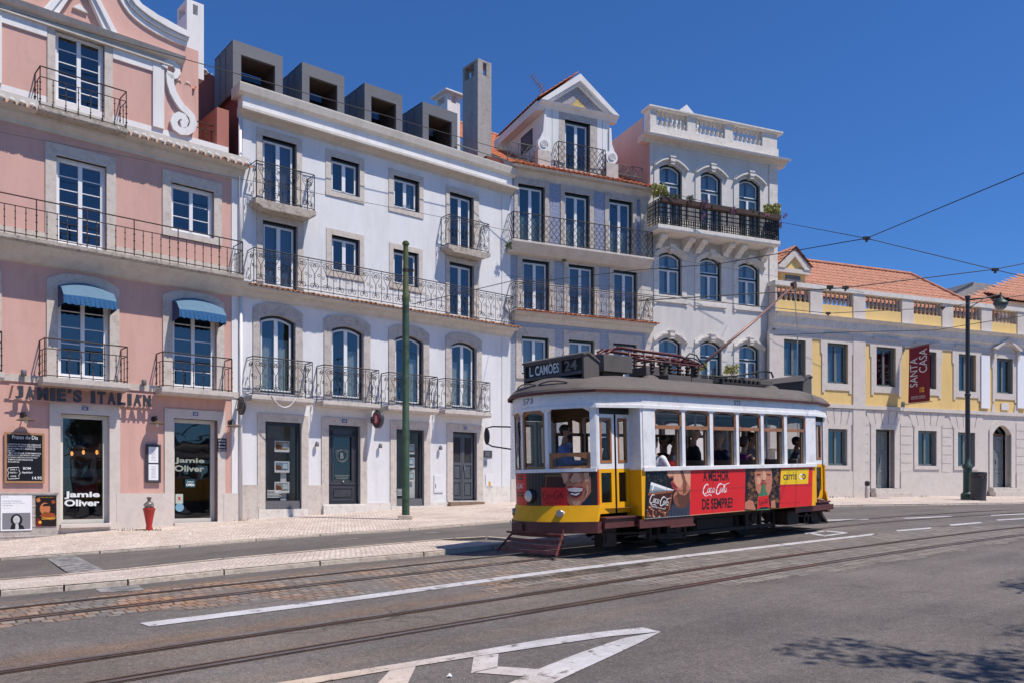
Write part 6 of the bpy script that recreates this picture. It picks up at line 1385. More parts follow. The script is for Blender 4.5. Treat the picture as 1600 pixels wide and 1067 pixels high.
hh = zap-zz; hw_ = uc-a
tiled_roof('dormer_roof', lambda u, v, h: (a-.05+v*(hw_+.05)/sqrt(hw_**2+hh**2)-h*.5, .55+u, zz+.12+v*hh/sqrt(hw_**2+hh**2)+h*.85), dmE, 0, 3.4, sqrt(hw_**2+hh**2), m='rooftilepale', row=.3, pitch=.24)
tiled_roof('dormer_roof', lambda u, v, h: (b+.05-v*(hw_+.05)/sqrt(hw_**2+hh**2)+h*.5, .55+u, zz+.12+v*hh/sqrt(hw_**2+hh**2)+h*.85), dmE, 0, 3.4, sqrt(hw_**2+hh**2), m='rooftilepale', row=.3, pitch=.24)
# little wall marks
# red hanging banner SANTA CASA, perpendicular to the wall
u, _ = PE(1413.5, 600, .1); _, z1 = PE(1420, 546, .1); _, z0 = PE(1420, 630.6, .1)
t = empty('hanging_banner', (*FE.xy(u), z0), 'dark red vertical banner lettered SANTA CASA on brackets from the yellow wall', 'banner', FE.rz)
h_ = z1-z0; o0, o1 = .32, 1.42; mb = MB(); NY = 10; ys = [-(o0+(o1-o0)*i/NY) for i in range(NY+1)]
wv = lambda y, z: .025*sin(y*4+z*1.3)
A_ = []
for i, y in enumerate(ys):
    for j in range(9): z = h_*j/8; A_.append((wv(y, z), y, z))
mb.add(A_, [(i*9+j, (i+1)*9+j, (i+1)*9+j+1, i*9+j+1) for i in range(NY) for j in range(8)]); cl_ = mb.build('cloth', mat('maroon', (.20, .012, .028), .75, var=.08), t, smooth=True)
mb = MB()
def vt(s, y0, y1, z0, z1, m, b=0, rot=True):
    # banner face towards -x ; reading upwards: text x -> +z, text y -> towards wall
    f_ = (lambda a, b_, d: (-.032, y0+(y1-y0)*b_, z0+(z1-z0)*a)) if rot else (lambda a, b_, d: (-.032, y0+(y1-y0)*a, z0+(z1-z0)*b_)); put_text(mb, s, f_, m, b)
vt('SANTA', -.82, -.42, h_*.28, h_*.80, 0, 0); vt('CASA', -1.32, -.90, h_*.52, h_*.94, 0, 0)
vt('SANTA CASA', -.48, -1.22, h_*.085, h_*.115, 0, 0, False); vt('Misericordia de Lisboa', -.48, -1.22, h_*.06, h_*.078, 0, 0, False)
for i, (a, b) in enumerate(((0, 0), (.14, 0), (0, .12), (.14, .12), (.07, .06))): mb.add([(-.034-.001*i, -.92-a, h_*.17+b), (-.034-.001*i, -1.04-a, h_*.17+b), (-.034-.001*i, -1.04-a, h_*.17+b+.10), (-.034-.001*i, -.92-a, h_*.17+b+.10)], [(0, 1, 2, 3)], 1 if i % 2 else 2)
mb.build('lettering', [lw, flat('goldmark', (215, 160, 70)), flat('ochremark', (190, 120, 50))], t, fix=False)
for zz_ in (h_+.03, -.03): mb = MB(); mb.tube([(0, 0, zz_), (0, -1.55, zz_)], .018, 6); mb.box(-.07, .07, -.05, 0, zz_-.12, zz_+.12); mb.build('bracket', M_['zinc'], t)
# neighbouring roofs beyond the right end
N_ = empty('neighbour_house', (FE.ox, FE.oy, 0), 'house with a pink tiled roof and small dormer beyond the yellow building', 'building', FE.rz)
u0, z0 = PE(1508, 462, -6); u1, z1 = PE(1600, 425, -9); u2 = PE(1760, 400, -9)[0]
mb = MB(); mb.box(u0, u2, 7, 16, 2, z0-.6); mb.build('wall', M_['whitewall'], N_)
zt9 = z1+.3; rl = 3.8
_zr = PE(1600, 426, -10)[1]
ue_, ze_ = PE(1560, 480, -5.5); ur_, zr_ = PE(1600, 427, -9.5); uh_ = PE(1506, 466, -5.5)[0]; Lr = sqrt(4**2+(zr_-ze_)**2); ca_, sa_ = 4/Lr, (zr_-ze_)/Lr
tiled_roof('roof', lambda u, v, h: (u, 5.5+v*ca_-h*sa_, ze_+v*sa_+h*ca_), N_, uh_-.6, u2, Lr, m='rooftilepale', clip=lambda v: (uh_-.6+(ur_-uh_+.6)*v/Lr, 1e9), n=6, pitch=.28)
mb = MB(); ud, zd = PE(1582, 462, -5.0); mb.box(ud, ud+3.4, 5.1, 8, zd-1.6, zd-.3); mb.build('dormer', M_['whitewall'], N_)
mb = MB(); mb.box(ud+.4, ud+1.1, 5.06, 5.1, zd-1.3, zd-.7); mb.build('window', M_['curtaingrey'], N_)
tiled_roof('dormer_roof', lambda u, v, h: (u, 4.7+v*.9-h*.4, zd-.35+v*.42+h*.9), N_, ud-.3, ud+3.6, 2.2, m='rooftilepale', n=6)
G_ = empty('grey_gable_house', (FE.ox, FE.oy, 0), 'distant pale grey gable showing above the hip of the yellow building', 'building', FE.rz)
a, za = PE(1493, 457, -8); b, zb = PE(1522, 441.5, -8); c, zc_ = PE(1545, 444, -8); mb = MB(); mb.ext([(a, za-2.5), (c+1, za-2.5), (c+1, zc_), (b, zb), (a, za)], 8, 12); mb.build('wall', M_['concrete'], G_)
mb = MB(); mb.add([(a-.1, 7.9, za+.02), (b, 7.9, zb+.04), (b, 12, zb+.04), (a-.1, 12, za+.02)], [(0, 1, 2, 3)]); mb.build('roof', M_['zinc'], G_)

# ================================================================== street furniture
X, Y, Z = bps(634, 811)
t = empty('catenary_pole', (X, Y, Z), 'tall green steel catenary pole standing on the pavement before the white house', 'pole', 0)
zt = EYE+(HY-377)*Y/FP-Z; mb = MB(); mb.box(-.19, .19, -.17, .17, -.05, .12); mb.build('base', M_['kerbstone'], t, bevel=.02)
r = .095; z2 = EYE+(HY-668)*Y/FP-Z; z3 = EYE+(HY-465)*Y/FP-Z; mb = MB(); mb.lathe([(r*1.12, .1), (r*1.1, z2), (r*1.0, z2+.02), (r, z3-.08)], (0, 0, 0), 16, 0); 
pl = mb.build('lower_shaft', mat('poletwo', (.035, .075, .04), .5, var=.3, sc=3, stain=(.10, .13, .06)), t, smooth='auto')
mb = MB(); mb.lathe([(r*1.0, z3-.1), (r*1.12, z3-.06), (r*1.12, z3+.02), (r*.88, z3+.1), (r*.74, zt-.12), (r*.74, zt-.11), (r*1.05, zt-.10), (r*1.05, zt-.06), (r*.8, zt-.05), (r*.85, zt-.03), (r*.5, zt)], (0, 0, 0), 16); mb.build('upper_shaft', M_['polegreen'], t, smooth='auto')
zc3 = EYE+(HY-423)*Y/FP-Z; mb = MB(); mb.lathe([(r*.9, zc3-.04), (r*.9, zc3+.04)], (0, 0, 0), 14); mb.box(.05, .22, -.03, .03, zc3-.03, zc3+.03); mb.build('clamp', M_['iron'], t)
POLE = (X, Y, Z, zc3)
# hydrant
X, Y, Z = bps(233, 827.5); t = empty('fire_hydrant', (X, Y, Z), 'red fire hydrant with a bare metal top against the pink building', 'hydrant', .3)
k = (40*Y/FP)/.80; mb = MB(); mb.lathe([(.10*k, -.03), (.10*k, .04), (.085*k, .1), (.12*k, .28), (.17*k, .50), (.185*k, .52), (.185*k, .56), (.12*k, .57)], (0, 0, 0), 16); mb.build('body', M_['hydrantred'], t, smooth='auto')
mb = MB(); mb.lathe([(.13*k, .56), (.145*k, .60), (.13*k, .68), (.09*k, .72), (.05*k, .73), (.05*k, .79), (.075*k, .80), (.07*k, .84)], (0, 0, 0), 14); mb.build('valve_head', mat('hydmetal', (.22, .19, .16), .5, metal=.7, var=.4, sc=12), t, smooth='auto')
for an in (-2.2, -.9): mb = MB(); mb.lathe([(.05*k, .10*k), (.055*k, .18*k), (.03*k, .19*k)], (0, 0, .64), 12, M=Matrix.Rotation(an, 4, 'Z') @ Matrix.Rotation(radians(90), 4, 'Y')); mb.build('outlet', M_['steel'], t, smooth='auto')
# lamp post
X, Y, Z = bps(1512, 780); t = empty('street_lamp', (X, Y, Z), 'dark green cast iron lamp post with side arm and lantern before the yellow building', 'street lamp', 0)
zt = EYE+(HY-463)*Y/FP-Z; s = .95; mb = MB(); mb.lathe([(.26*s, -.05), (.26*s, .22), (.2*s, .26), (.17*s, .32), (.165*s, 1.2), (.21*s, 1.24), (.2*s, 1.32), (.12*s, 1.42), (.1*s, 1.6)], (0, 0, 0), 12); mb.build('base', M_['poledark'], t, smooth='auto')
mb = MB(); mb.lathe([(.09, 1.55), (.085, 4.0), (.11, 4.02), (.11, 4.1), (.08, 4.12), (.075, zt-.1), (.1, zt-.08), (.1, zt)], (0, 0, 0), 12); mb.build('shaft', M_['blackiron'], t, smooth='auto')
xl_ = (1566-1512)*Y/FP; dxy = (FE.dy, -FE.dx); mb = MB(); az = zt-.15; ax = (FE.dx*.2+dxy[0]*.0, 0)
hx_, hy_ = xl_, .1; mb.tube([(0, 0, az), (hx_*.5, hy_*.5, az+.08), (hx_, hy_, az+.22)], .035, 6); mb.tube([(0, 0, az-.35), (hx_*.5, 0, az+.08)], .02, 5); mb.build('arm', M_['blackiron'], t, smooth=True)
mb = MB(); mb.lathe([(.02, .32), (.04, .2), (.08, .08), (.12, .03), (.25, -.06), (.27, -.12), (.24, -.17), (.23, -.18)], (hx_, hy_, az+.0), 16); mb.build('lantern_hood', M_['poledark'], t, smooth='auto'); mb = MB(); mb.lathe([(.22, -.18), (.20, -.28), (.11, -.36), (.02, -.38)], (hx_, hy_, az), 16); mb.build('lantern_glass', mat('lampglass', (.16, .17, .16), .2), t, smooth=True)
# litter bin
X, Y, Z = bps(1528.5, 781); t = empty('litter_bin', (X, Y, Z), 'dark grey rounded litter bin right of the lamp post', 'litter bin', 0); h = 44*Y/FP; w2 = 12.3*Y/FP
mb = MB(); mb.lathe([(w2*.86, -.03), (w2*.88, .04), (w2, h*.78), (w2*1.03, h*.8), (w2*.96, h*.83)], (0, 0, 0), 20); mb.build('body', mat('binbody', (.035, .037, .045), .55, var=.1), t, smooth='auto'); mb = MB(); mb.lathe([(w2*.97, h*.82), (w2*1.0, h*.94), (w2*.98, h*.99), (w2*.6, h*1.01)], (0, 0, 0), 20); mb.build('lid', M_['blackiron'], t, smooth='auto')
mb = MB(); mb.box(-w2*.55, w2*.55, -w2*1.04, -w2*.9, h*.85, h*.93); mb.build('slot', M_['zincin'], t)
# small stone post by the entrance
X, Y, Z = bps(1355, 777); t = empty('stone_bollard', (X, Y, Z), 'small weathered stone post against the wall left of the grey door', 'bollard', 0); mb = MB(); mb.lathe([(.10, -.05), (.095, .45), (.07, .5)], (0, 0, 0), 10); mb.build('shaft', M_['stonetrim'], t, smooth='auto'); mb = MB(); mb.lathe([(.08, .5), (.10, .54), (.10, .66), (.05, .7)], (0, 0, 0), 10); mb.build('cap', M_['iron'], t, smooth='auto')
# weeds along the wall foot
mb = MB(); rw = random.Random(3)
for px, py, n in ((60, 838, 16), (86, 834, 26), (240, 828, 26), (196, 828.5, 14), (212, 828, 8), (1250, 777, 10), (1300, 777, 16), (1325, 777, 14), (1440, 776, 12), (1536, 782, 16), (380, 813, 8)):
    X, Y, Z = bps(px, py)
    for k in range(n):
        x = X+rw.gauss(0, .14); y = Y+rw.gauss(0, .05)-.05; h = rw.uniform(.03, .11); a = rw.uniform(0, 6.3); dx, dy = cos(a)*.012, sin(a)*.012; ex, ey = rw.gauss(0, .04), rw.gauss(0, .04); z = swz(x, y); mb.add([(x-dx, y-dy, z-.01), (x+dx, y+dy, z-.01), (x+ex, y+ey, z+h)], [(0, 1, 2)])
tag(mb.build('weeds', M_['leafgreen'], fix=False), 'short green weeds along the foot of the walls', 'weeds', kind='stuff')

# ================================================================== THE TRAM
S0, PC = 12.75, 10.06
TRX, TRY = unsp(S0, PC); TZ = GZ(TRX, TRY); GR = .0322; TH = atan2(.644, .765)
tram = empty('tram', (TRX, TRY, TZ), 'small yellow, white and red vintage tram with drink advertisements, running on the street track', 'tram'); tram.rotation_euler = (0, -math.atan(GR), TH)
def T(px, py, y):
    k = (px-CX)/FP; t = (PC+y)/(.765-.644*k); s = t*(.765*k+.644); return s-S0, EYE+(HY-py)/FP*t-TZ-GR*(s-S0)
def TW(x, y, z):
    X, Y = unsp(S0+x, PC+y); return X, Y, TZ+z+GR*x
mat('tramwhite', (.83, .82, .82), .45, var=.04, sc=2, coat=.1, stain=(.62, .60, .58)); mat('tramyellow', (.84, .41, .006), .5, var=.06, sc=3, spec=.3)
mat('tramred', (.66, .022, .022), .4, var=.03, sc=2, coat=.2); mat('trammaroon', (.11, .028, .025), .6, var=.2, sc=5, stain=(.07, .035, .03)); mat('roofgrey', (.118, .10, .088), .8, var=.12, sc=2, bump=.15, stain=(.15, .13, .115))
mat('roofbox', (.105, .092, .085), .75, var=.12, sc=3); mat('under', (.018, .014, .012), .75, var=.3, sc=6); mat('underbrown', (.032, .020, .016), .75, var=.3, sc=6); mat('wood', (.33, .125, .035), .45, var=.25, sc=9, coat=.3)
mat('cabin', (.16, .10, .06), .6, var=.15); mat('ceiling', (.50, .46, .38), .6, var=.05); mat('seatbrown', (.11, .085, .07), .6, var=.2); mat('seatred', (.55, .02, .02), .5); mat('redpipe', (.115, .024, .022), .45, var=.2, sc=8); mat('rubber', (.018, .018, .018), .6)
mat('copper', (.27, .14, .11), .45, metal=.3, var=.2, sc=9)
ZS, ZH, ZG, ZB = 1.355, 2.31, 2.575, .54
XN, XC, HWF, HW = -3.80, -3.33, .97, 1.19; XM0, XM1 = -2.51, 2.62; RN, RC = 3.85, 3.40
def fx(y, off=0.): return XN+(XC-XN)*(y/HWF)**2-off
def rx(y, off=0.): return RN-(RN-RC)*(y/HWF)**2+off
def outline(off=0., n=12):
    """tram body plan, clockwise from the near front corner"""
    P = [(fx(HWF*(-1+2*i/n), off), (HWF+off)*(-1+2*i/n)) for i in range(n, -1, -1)]      # front arc from far to near
    P += [(XM0, -HW-off), (XM1, -HW-off)]
    P += [(rx(HWF*(-1+2*i/n), off), (HWF+off)*(-1+2*i/n)) for i in range(n+1)]
    P += [(XM1, HW+off), (XM0, HW+off)]
    return P
def ring(mb, off0, z0, off1, z1, m=0, P0=None, P1=None, closed=True):
    A = [(x, y, z0) for x, y in outline(off0)]; B = [(x, y, z1) for x, y in outline(off1)]
    if closed: A.append(A[0]); B.append(B[0])
    mb.strip(A, B, m)
# roof: domed shell stepping inwards
mb = MB(); lay = [(.06, ZG-.02), (.075, ZG+.01), (.06, ZG+.05), (-.02, ZG+.14), (-.14, ZG+.21), (-.32, ZG+.27), (-.55, ZG+.305), (-.80, ZG+.32), (-.93, ZG+.322)]
for (a, z0), (b, z1) in zip(lay, lay[1:]): ring(mb, a, z0, b, z1)
mb.add([(x, y, ZG+.322) for x, y in outline(-.93)], [tuple(range(len(outline())))])
mb.build('roof', M_['roofgrey'], tram, smooth='auto')
mb = MB(); ring(mb, .08, ZG-.03, .085, ZG+.012, 0); ring(mb, .085, ZG+.012, .05, ZG+.02, 0); mb.build('gutter', M_['trammaroon'], tram)
# white fascia
mb = MB(); ring(mb, .02, ZH+.02, .02, ZG-.02); ring(mb, .02, ZH+.02, -.04, ZH+.02); ring(mb, -.04, ZH+.02, -.04, ZG-.02); mb.build('fascia', M_['tramwhite'], tram, smooth='auto')
mb = MB(); ring(mb, .035, ZH+.0, .035, ZH+.05); ring(mb, .035, ZH+.05, .02, ZH+.055); ring(mb, .035, ZH, 0, ZH); mb.build('fascia_bead', M_['tramwhite'], tram)
# curved front and rear: lower panel, windows
def arc(mb, f, y0, y1, z0, z1, off, m=0, n=10, th=.04, o2=None):
    o2 = off if o2 is None else o2
    ys = [y0+(y1-y0)*i/n for i in range(n+1)]; A = [(f(y, off), y, z0) for y in ys]; B = [(f(y, o2), y, z1) for y in ys]; C = [(f(y, off-th), y, z0) for y in ys]; D = [(f(y, o2-th), y, z1) for y in ys]
    mb.strip(A, B, m); mb.strip(C, D, m); mb.strip(B, D, m); mb.strip(A, C, m); mb.add([A[0], B[0], D[0], C[0]], [(0, 1, 2, 3)], m); mb.add([A[-1], B[-1], D[-1], C[-1]], [(0, 1, 2, 3)], m)
for f, nm in ((fx, 'front'), (rx, 'rear')):
    mb = MB(); arc(mb, f, -HWF, HWF, .80, ZS, 0, 0, 16); mb.build(nm+'_panel', M_['tramred' if nm == 'front' else 'tramyellow'], tram, smooth='auto')
    mb = MB(); arc(mb, f, -HWF-.03, HWF+.03, .55, .80, .10, 0, 16, .05, .02); mb.build('apron', M_['tramyellow'], tram, smooth='auto')
    mb = MB(); arc(mb, f, -HWF-.05, HWF+.05, .37, .55, .12, 0, 16, .10); mb.build('bumper', M_['trammaroon'], tram, smooth='auto')
    mb = MB(); arc(mb, f, -HWF, HWF, ZS-.03, ZS+.025, .03, 0, 16, .05); mb.build('window_sill', M_['tramwhite'], tram, smooth='auto')
    mb = MB(); arc(mb, f, -HWF, HWF, ZS-.045, ZS-.03, .012, 0, 16, .03); mb.build('trim_line', M_['trammaroon'], tram)
    posts = ((-.97, -.90), (-.325, -.265), (.265, .325), (.90, .97))
    for a, b in posts: mb = MB(); arc(mb, f, a, b, ZS, ZH+.03, .008, 0, 2, .07); mb.build('post', M_['tramwhite'], tram)
    for k, (a, b) in enumerate(((-.90, -.325), (-.265, .265), (.325, .90))):
        op = (nm == 'front' and k == 0)
        mb = MB(); z0, z1 = ZS+.03, ZH+.02; t_ = .045
        if op: z1 = z0+.24
        arc(mb, f, a, a+t_, z0, z1, -.01, 0, 1, .03); arc(mb, f, b-t_, b, z0, z1, -.01, 0, 1, .03); arc(mb, f, a+t_, b-t_, z0, z0+t_*.7, -.01, 0, 4, .03)
        n = 8; ys = [a+t_+(b-a-2*t_)*i/n for i in range(n+1)]; cu = lambda y: z1-.055-.07*((2*(y-a)/(b-a)-1)**2)
        mb.strip([(f(y, -.01), y, cu(y)) for y in ys], [(f(y, -.01), y, z1) for y in ys]); mb.strip([(f(y, -.04), y, cu(y)) for y in ys], [(f(y, -.04), y, z1) for y in ys]); mb.strip([(f(y, -.01), y, cu(y)) for y in ys], [(f(y, -.04), y, cu(y)) for y in ys])
        wf = mb.build('window', M_['wood'], tram); mb = MB(); mb.strip([(f(y, -.025), y, z0+.03) for y in ys], [(f(y, -.025), y, cu(y)) for y in ys]); mb.build('pane', M_['tramglass'], wf)
# rounded white head over the front windows
    mb = MB()
    for a, b in ((-.90, -.325), (-.265, .265), (.325, .90)):
        n = 8; ys = [a+(b-a)*i/n for i in range(n+1)]; mb.strip([(f(y, .012), y, ZH+.02-.075*((2*(y-a)/(b-a)-1)**4)) for y in ys], [(f(y, .012), y, ZH+.03) for y in ys])
    mb.build('window_head', M_['tramwhite'], tram)
# the side walls
SP = [(1026.7, 1068.5), (1073.5, 1111.8), (1117, 1152.8), (1157, 1191.2), (1195.7, 1227.3), (1232, 1260.8)]
wx = [(T(a, 690, -HW)[0], T(b, 690, -HW)[0]) for a, b in SP]
zbar = T(1140, 668, -HW)[1]
for sd in (-1, 1):
    Y0, Y1 = (sd*HW, sd*(HW-.05)); yb0, yb1 = min(Y0, Y1), max(Y0, Y1)
    mb = MB(); mb.box(XM0+.0, XM1, yb0, yb1, ZB, ZS-.02); 
    mb.build('side_panel', M_['tramyellow'], tram)
    mb = MB(); ys = sorted((sd*(HW+.04), sd*(HW-.07))); mb.box(XM0-.02, XM1+.02, ys[0], ys[1], ZS-.05, ZS+.02); mb.build('window_sill', M_['tramwhite'], tram, bevel=.008)
    ed = [XM0]+[v for p in wx for v in p]+[XM1]
    for i in range(0, len(ed), 2):
        ys = sorted((sd*(HW+.012), sd*(HW-.06))); mb = MB(); mb.box(ed[i], ed[i+1], ys[0], ys[1], ZS+.02, ZH+.03); mb.build('post', M_['tramwhite'], tram, bevel=.005)
    for i, (a, b) in enumerate(wx):
        mb = MB(); ys = sorted((sd*(HW-.005), sd*(HW-.04))); t_ = .035; z1 = ZH+.015; y0, y1 = ys
        mb.box(a, a+t_, y0, y1, zbar, z1-.05); mb.box(b-t_, b, y0, y1, zbar, z1-.05); mb.box(a+t_, b-t_, y0+.002, y1-.002, zbar-.045, zbar+.015)
        n = 8; xs = [a+(b-a)*j/n for j in range(n+1)]; top = [(x, z1) for x in xs]; bot = [(x, z1-.035-.06*((2*(x-a)/(b-a)-1)**2)) for x in reversed(xs)]; mb.ext(top+bot, y0-.001, y1+.001)
        ysb = sorted((sd*(HW-.05), sd*(HW-.09))); mb.box(a, a+.03, ysb[0], ysb[1], ZS+.02, zbar, 1); mb.box(b-.06, b, ysb[0], ysb[1], ZS+.02, zbar, 1)
        wf = mb.build('window', [M_['wood'], M_['cabin']], tram)
        mb = MB(); yy = sd*(HW-.022); mb.add([(a+t_, yy, zbar), (b-t_, yy, zbar), (b-t_, yy, z1-.06), (a+t_, yy, z1-.06)], [(0, 1, 2, 3)]); mb.build('pane', M_['tramglass'], wf)
        ys2 = sorted((sd*(HW+.011), sd*(HW-.01))); mb = MB(); mb.ext([(a, ZH+.02)]+[(x, ZH+.02-.055*((2*(x-a)/(b-a)-1)**4)) for x in xs]+[(b, ZH+.02)], ys2[0], ys2[1]); mb.build('window_head', M_['tramwhite'], tram)
# platform corners: angled returns, folding doors
def leaf(x0, x1, y, par_name, mirror=1):
    """a door leaf between plan points; lower yellow, upper white, wooden window"""
    mb = MB(); z0, zm, z1 = .66, 1.36, 2.22; w = x1-x0; s = w*.2; yy0, yy1 = sorted((y, y-mirror*.035))
    for a, b, c, d, m in ((x0, x0+s, z0, zm, 0), (x1-s, x1, z0, zm, 0), (x0+s, x1-s, z0, z0+.17, 0), (x0+s, x1-s, zm-.06, zm, 0), (x0, x0+s*.8, zm, z1, 1), (x1-s*.8, x1, zm, z1, 1), (x0+s*.8, x1-s*.8, zm, zm+.09, 1), (x0+s*.8, x1-s*.8, z1-.06, z1, 1)): mb.box(a, b, yy0, yy1, c, d, m)
    a, b = x0+s*.8, x1-s*.8; t_ = min(.035, w*.12)
    for c, d, e, g in ((a, a+t_, zm+.09, z1-.06), (b-t_, b, zm+.09, z1-.06), (a+t_, b-t_, zm+.09, zm+.09+t_*1.3), (a+t_, b-t_, z1-.06-t_, z1-.06)): mb.box(c, d, yy0-.006, yy1+.006, e, g, 2)
    o = mb.build('door', [M_['tramyellow'], M_['tramwhite'], M_['wood']], tram)
    mb = MB(); ym = (yy0+yy1)/2; mb.add([(a+t_, ym, zm+.1), (b-t_, ym, zm+.1), (b-t_, ym, z1-.07), (a+t_, ym, z1-.07)], [(0, 1, 2, 3)]); mb.add([(x0+s, ym, z0+.17), (x1-s, ym, z0+.17), (x1-s, ym, zm-.06), (x0+s, ym, zm-.06)], [(0, 1, 2, 3)]); mb.build('pane', M_['tramglass'], o)
    mb = MB(); mb.box(x0-.004, x0+.010, yy0-.004, yy1+.004, z0, z1); mb.build('rubber_edge', M_['rubber'], o)
    return o
for sd in (-1, 1):
    for (xa, xb, xc, xd) in ((-3.29, -2.56, XM0-.05, XM0-.001), (2.67, 3.35, XM1+.05, XM1+.001)):
        y = sd*(HWF-.03); w = (xb-xa)
        leaf(xa, xa+w*.53, y, '', sd); leaf(xa+w*.57, xb, y, '', sd)
        # angled return between platform and saloon
        mb = MB(); A = [(xc, sd*(HWF-.1)), (xc, sd*HW), (xd, sd*HW), (xd, sd*(HWF-.1))]
        for z0, z1, m in ((.60, ZS-.02, 0), (ZS-.02, ZH+.02, 1)): mb.add([(x, y, z) for z in (z0, z1) for x, y in A], [(0, 1, 2, 3), (4, 7, 6, 5)]+[(i, (i+1) % 4, (i+1) % 4+4, i+4) for i in range(4)], m)
        mb.build('corner_panel', [M_['tramyellow'], M_['tramwhite']], tram)
        e0, e1 = (XC, -3.30) if xa < 0 else (3.36, RC); mb = MB()
        for z0, z1, m in ((.56, ZS-.02, 0), (ZS-.02, ZH+.02, 1)): ys = sorted((sd*HWF, sd*(HWF-.06))); mb.box(e0, e1, ys[0], ys[1], z0, z1, m)
        mb.build('corner_post', [M_['tramyellow'], M_['tramwhite']], tram, bevel=.006)
        ys = sorted((sd*(HWF-.02), sd*(HWF-.1))); mb = MB(); mb.box(xa, xb+.05, ys[0], ys[1], 2.23, ZH+.02); mb.build('door_header', M_['rubber'], tram)
        ys = sorted((sd*(HWF+.13), sd*(HWF-.5))); mb = MB(); mb.box(xa-.0, xb+.02, ys[0], ys[1], .575, .61, 0); mb.box(xa-.0, xb+.1 if xa < 0 else xb, ys[0]+.03, ys[1]-.02, .43, .575, 0); mb.build('step', M_['trammaroon'], tram, bevel=.008)
mb = MB(); mb.box(XM0-.1, -1.25, -HW+.01, -HW+.05, .40, ZB); mb.box(-1.9, -1.25, -HW-.03, -HW+.05, .37, .40); mb.build('side_sill', M_['trammaroon'], tram); mb = MB(); mb.box(2.0, 3.4, -HW+.05, -HW+.09, .43, ZB); mb.build('side_sill', M_['trammaroon'], tram)
# interior
mb = MB(); mb.add([(x, y, .74) for x, y in outline(-.06)], [tuple(range(len(outline())))]); mb.build('floor', M_['cabin'], tram)
mb = MB(); mb.add([(x, y, ZG-.06) for x, y in outline(-.06)], [tuple(range(len(outline())))]); mb.build('ceiling', M_['ceiling'], tram)
for x, nm in ((XM0, 0), (XM1, 1)):
    mb = MB(); 
    for a, b in ((-HW+.06, -.42), (.42, HW-.06)):
        mb.box(x-.025, x+.025, a, b, .74, 1.35); mb.box(x-.025, x+.025, a, b, 2.2, 2.5); mb.box(x-.025, x+.025, a, a+.07, 1.35, 2.2); mb.box(x-.025, x+.025, b-.07, b, 1.35, 2.2)
    mb.box(x-.025, x+.025, -.42, .42, 2.25, 2.5); mb.build('bulkhead', M_['cabin'], tram)
rs = random.Random(4)
for i in range(6):
    xs_ = wx[i][1]-.02 if i < 5 else wx[i][1]-.1
    for sd in (-1, 1):
        y0 = -HW+.1 if sd < 0 else .35; y1 = y0+.70; mb = MB(); mb.box(xs_-.05, xs_, y0, y1, 1.12, ZS+.12); mb.box(xs_-.46, xs_, y0, y1, 1.05, 1.14); mb.box(xs_-.3, xs_-.2, y0+.3, y0+.4, .74, 1.05)
        mb.build('seat', M_['seatred' if (i == 0) else 'seatbrown'], tram, bevel=.02)
mb = MB(); mb.lathe([(.16, .74), (.16, 1.35), (.19, 1.37), (.19, 1.42), (.05, 1.44)], (-3.45, .15, 0), 14); mb.tube([(-3.45, .15, 1.46), (-3.5, -.1, 1.46), (-3.5, -.12, 1.52)], .018, 6); mb.build('controller', mat('brass', (.30, .20, .08), .4, metal=.6), tram, smooth='auto')
for x in (-1.4, -.2, 1.0, 2.1): mb = MB(); mb.tube([(x, -.45, .74), (x, -.45, 2.5)], .018, 6); mb.build('grab_pole', M_['steel'], tram)
for y in (-.45, .45): mb = MB(); mb.tube([(XM0+.1, y, 2.32), (XM1-.1, y, 2.32)], .016, 6); mb.build('hand_rail', M_['steel'], tram)
# underframe: wheels, truck, gear
mb = MB(); mb.box(-3.5, 3.5, -.55, .55, .44, .58); mb.box(-3.1, 3.2, -.85, .85, .52, .60); mb.build('chassis', M_['under'], tram)
for x in (-1.15, 1.15):
    for y in (-.465, .465): mb = MB(); mb.lathe([(.09, -.07), (.10, -.05), (.30, -.04), (.36, -.05), (.375, .04), (.41, .045), (.41, .06), (.30, .06), (.09, .06)], (x, y, .385), 24, M=Matrix.Rotation(radians(90 if y > 0 else -90), 4, 'X')); mb.build('wheel', M_['under'], tram, smooth='auto')
    mb = MB(); mb.tube([(x, -.45, .385), (x, .45, .385)], .06, 8); mb.build('axle', M_['under'], tram)
    mb = MB()
    for sd in (-1, 1):
        ys = sorted((sd*.72, sd*.60)); mb.box(x-.16, x+.16, ys[0], ys[1], .24, .50); mb.lathe([(.09, -.02), (.09, .03), (.05, .04)], (x, sd*.73, .37), 14, M=Matrix.Rotation(radians(90*(1 if sd < 0 else -1)), 4, 'X'))
    mb.build('axle_box', M_['underbrown'], tram)
for sd in (-1, 1):
    mb = MB(); ys = sorted((sd*.74, sd*.68)); mb.box(-1.9, 1.9, ys[0], ys[1], .16, .225); mb.box(-1.75, 1.75, ys[0]-.005, ys[1]+.005, .44, .52)
    for x in (-1.85, -1.38, -.92, .92, 1.38, 1.85): mb.box(x-.03, x+.03, ys[0]-.008, ys[1]+.008, .14, .50)
    for x in (-1.65, -.62, .62, 1.65):
        mb.tube([(x+.055*cos(j*.9), sd*.71+.055*sin(j*.9), .23+.20*j/40) for j in range(41)], .012, 4)
    mb.build('truck_frame', M_['underbrown'], tram)
mb = MB(); mb.box(-.7, .6, -.70, -.30, .20, .44); mb.build('motor_case', M_['under'], tram, bevel=.03)
mb = MB(); mb.box(1.95, 2.35, -.98, -.6, .18, .46); mb.build('battery_box', M_['underbrown'], tram, bevel=.01)
mb = MB(); mb.box(-3.05, -2.75, -.8, -.6, .12, .4); mb.box(-3.0, -2.8, -.82, -.8, .18, .34); mb.build('sand_box', M_['underbrown'], tram)
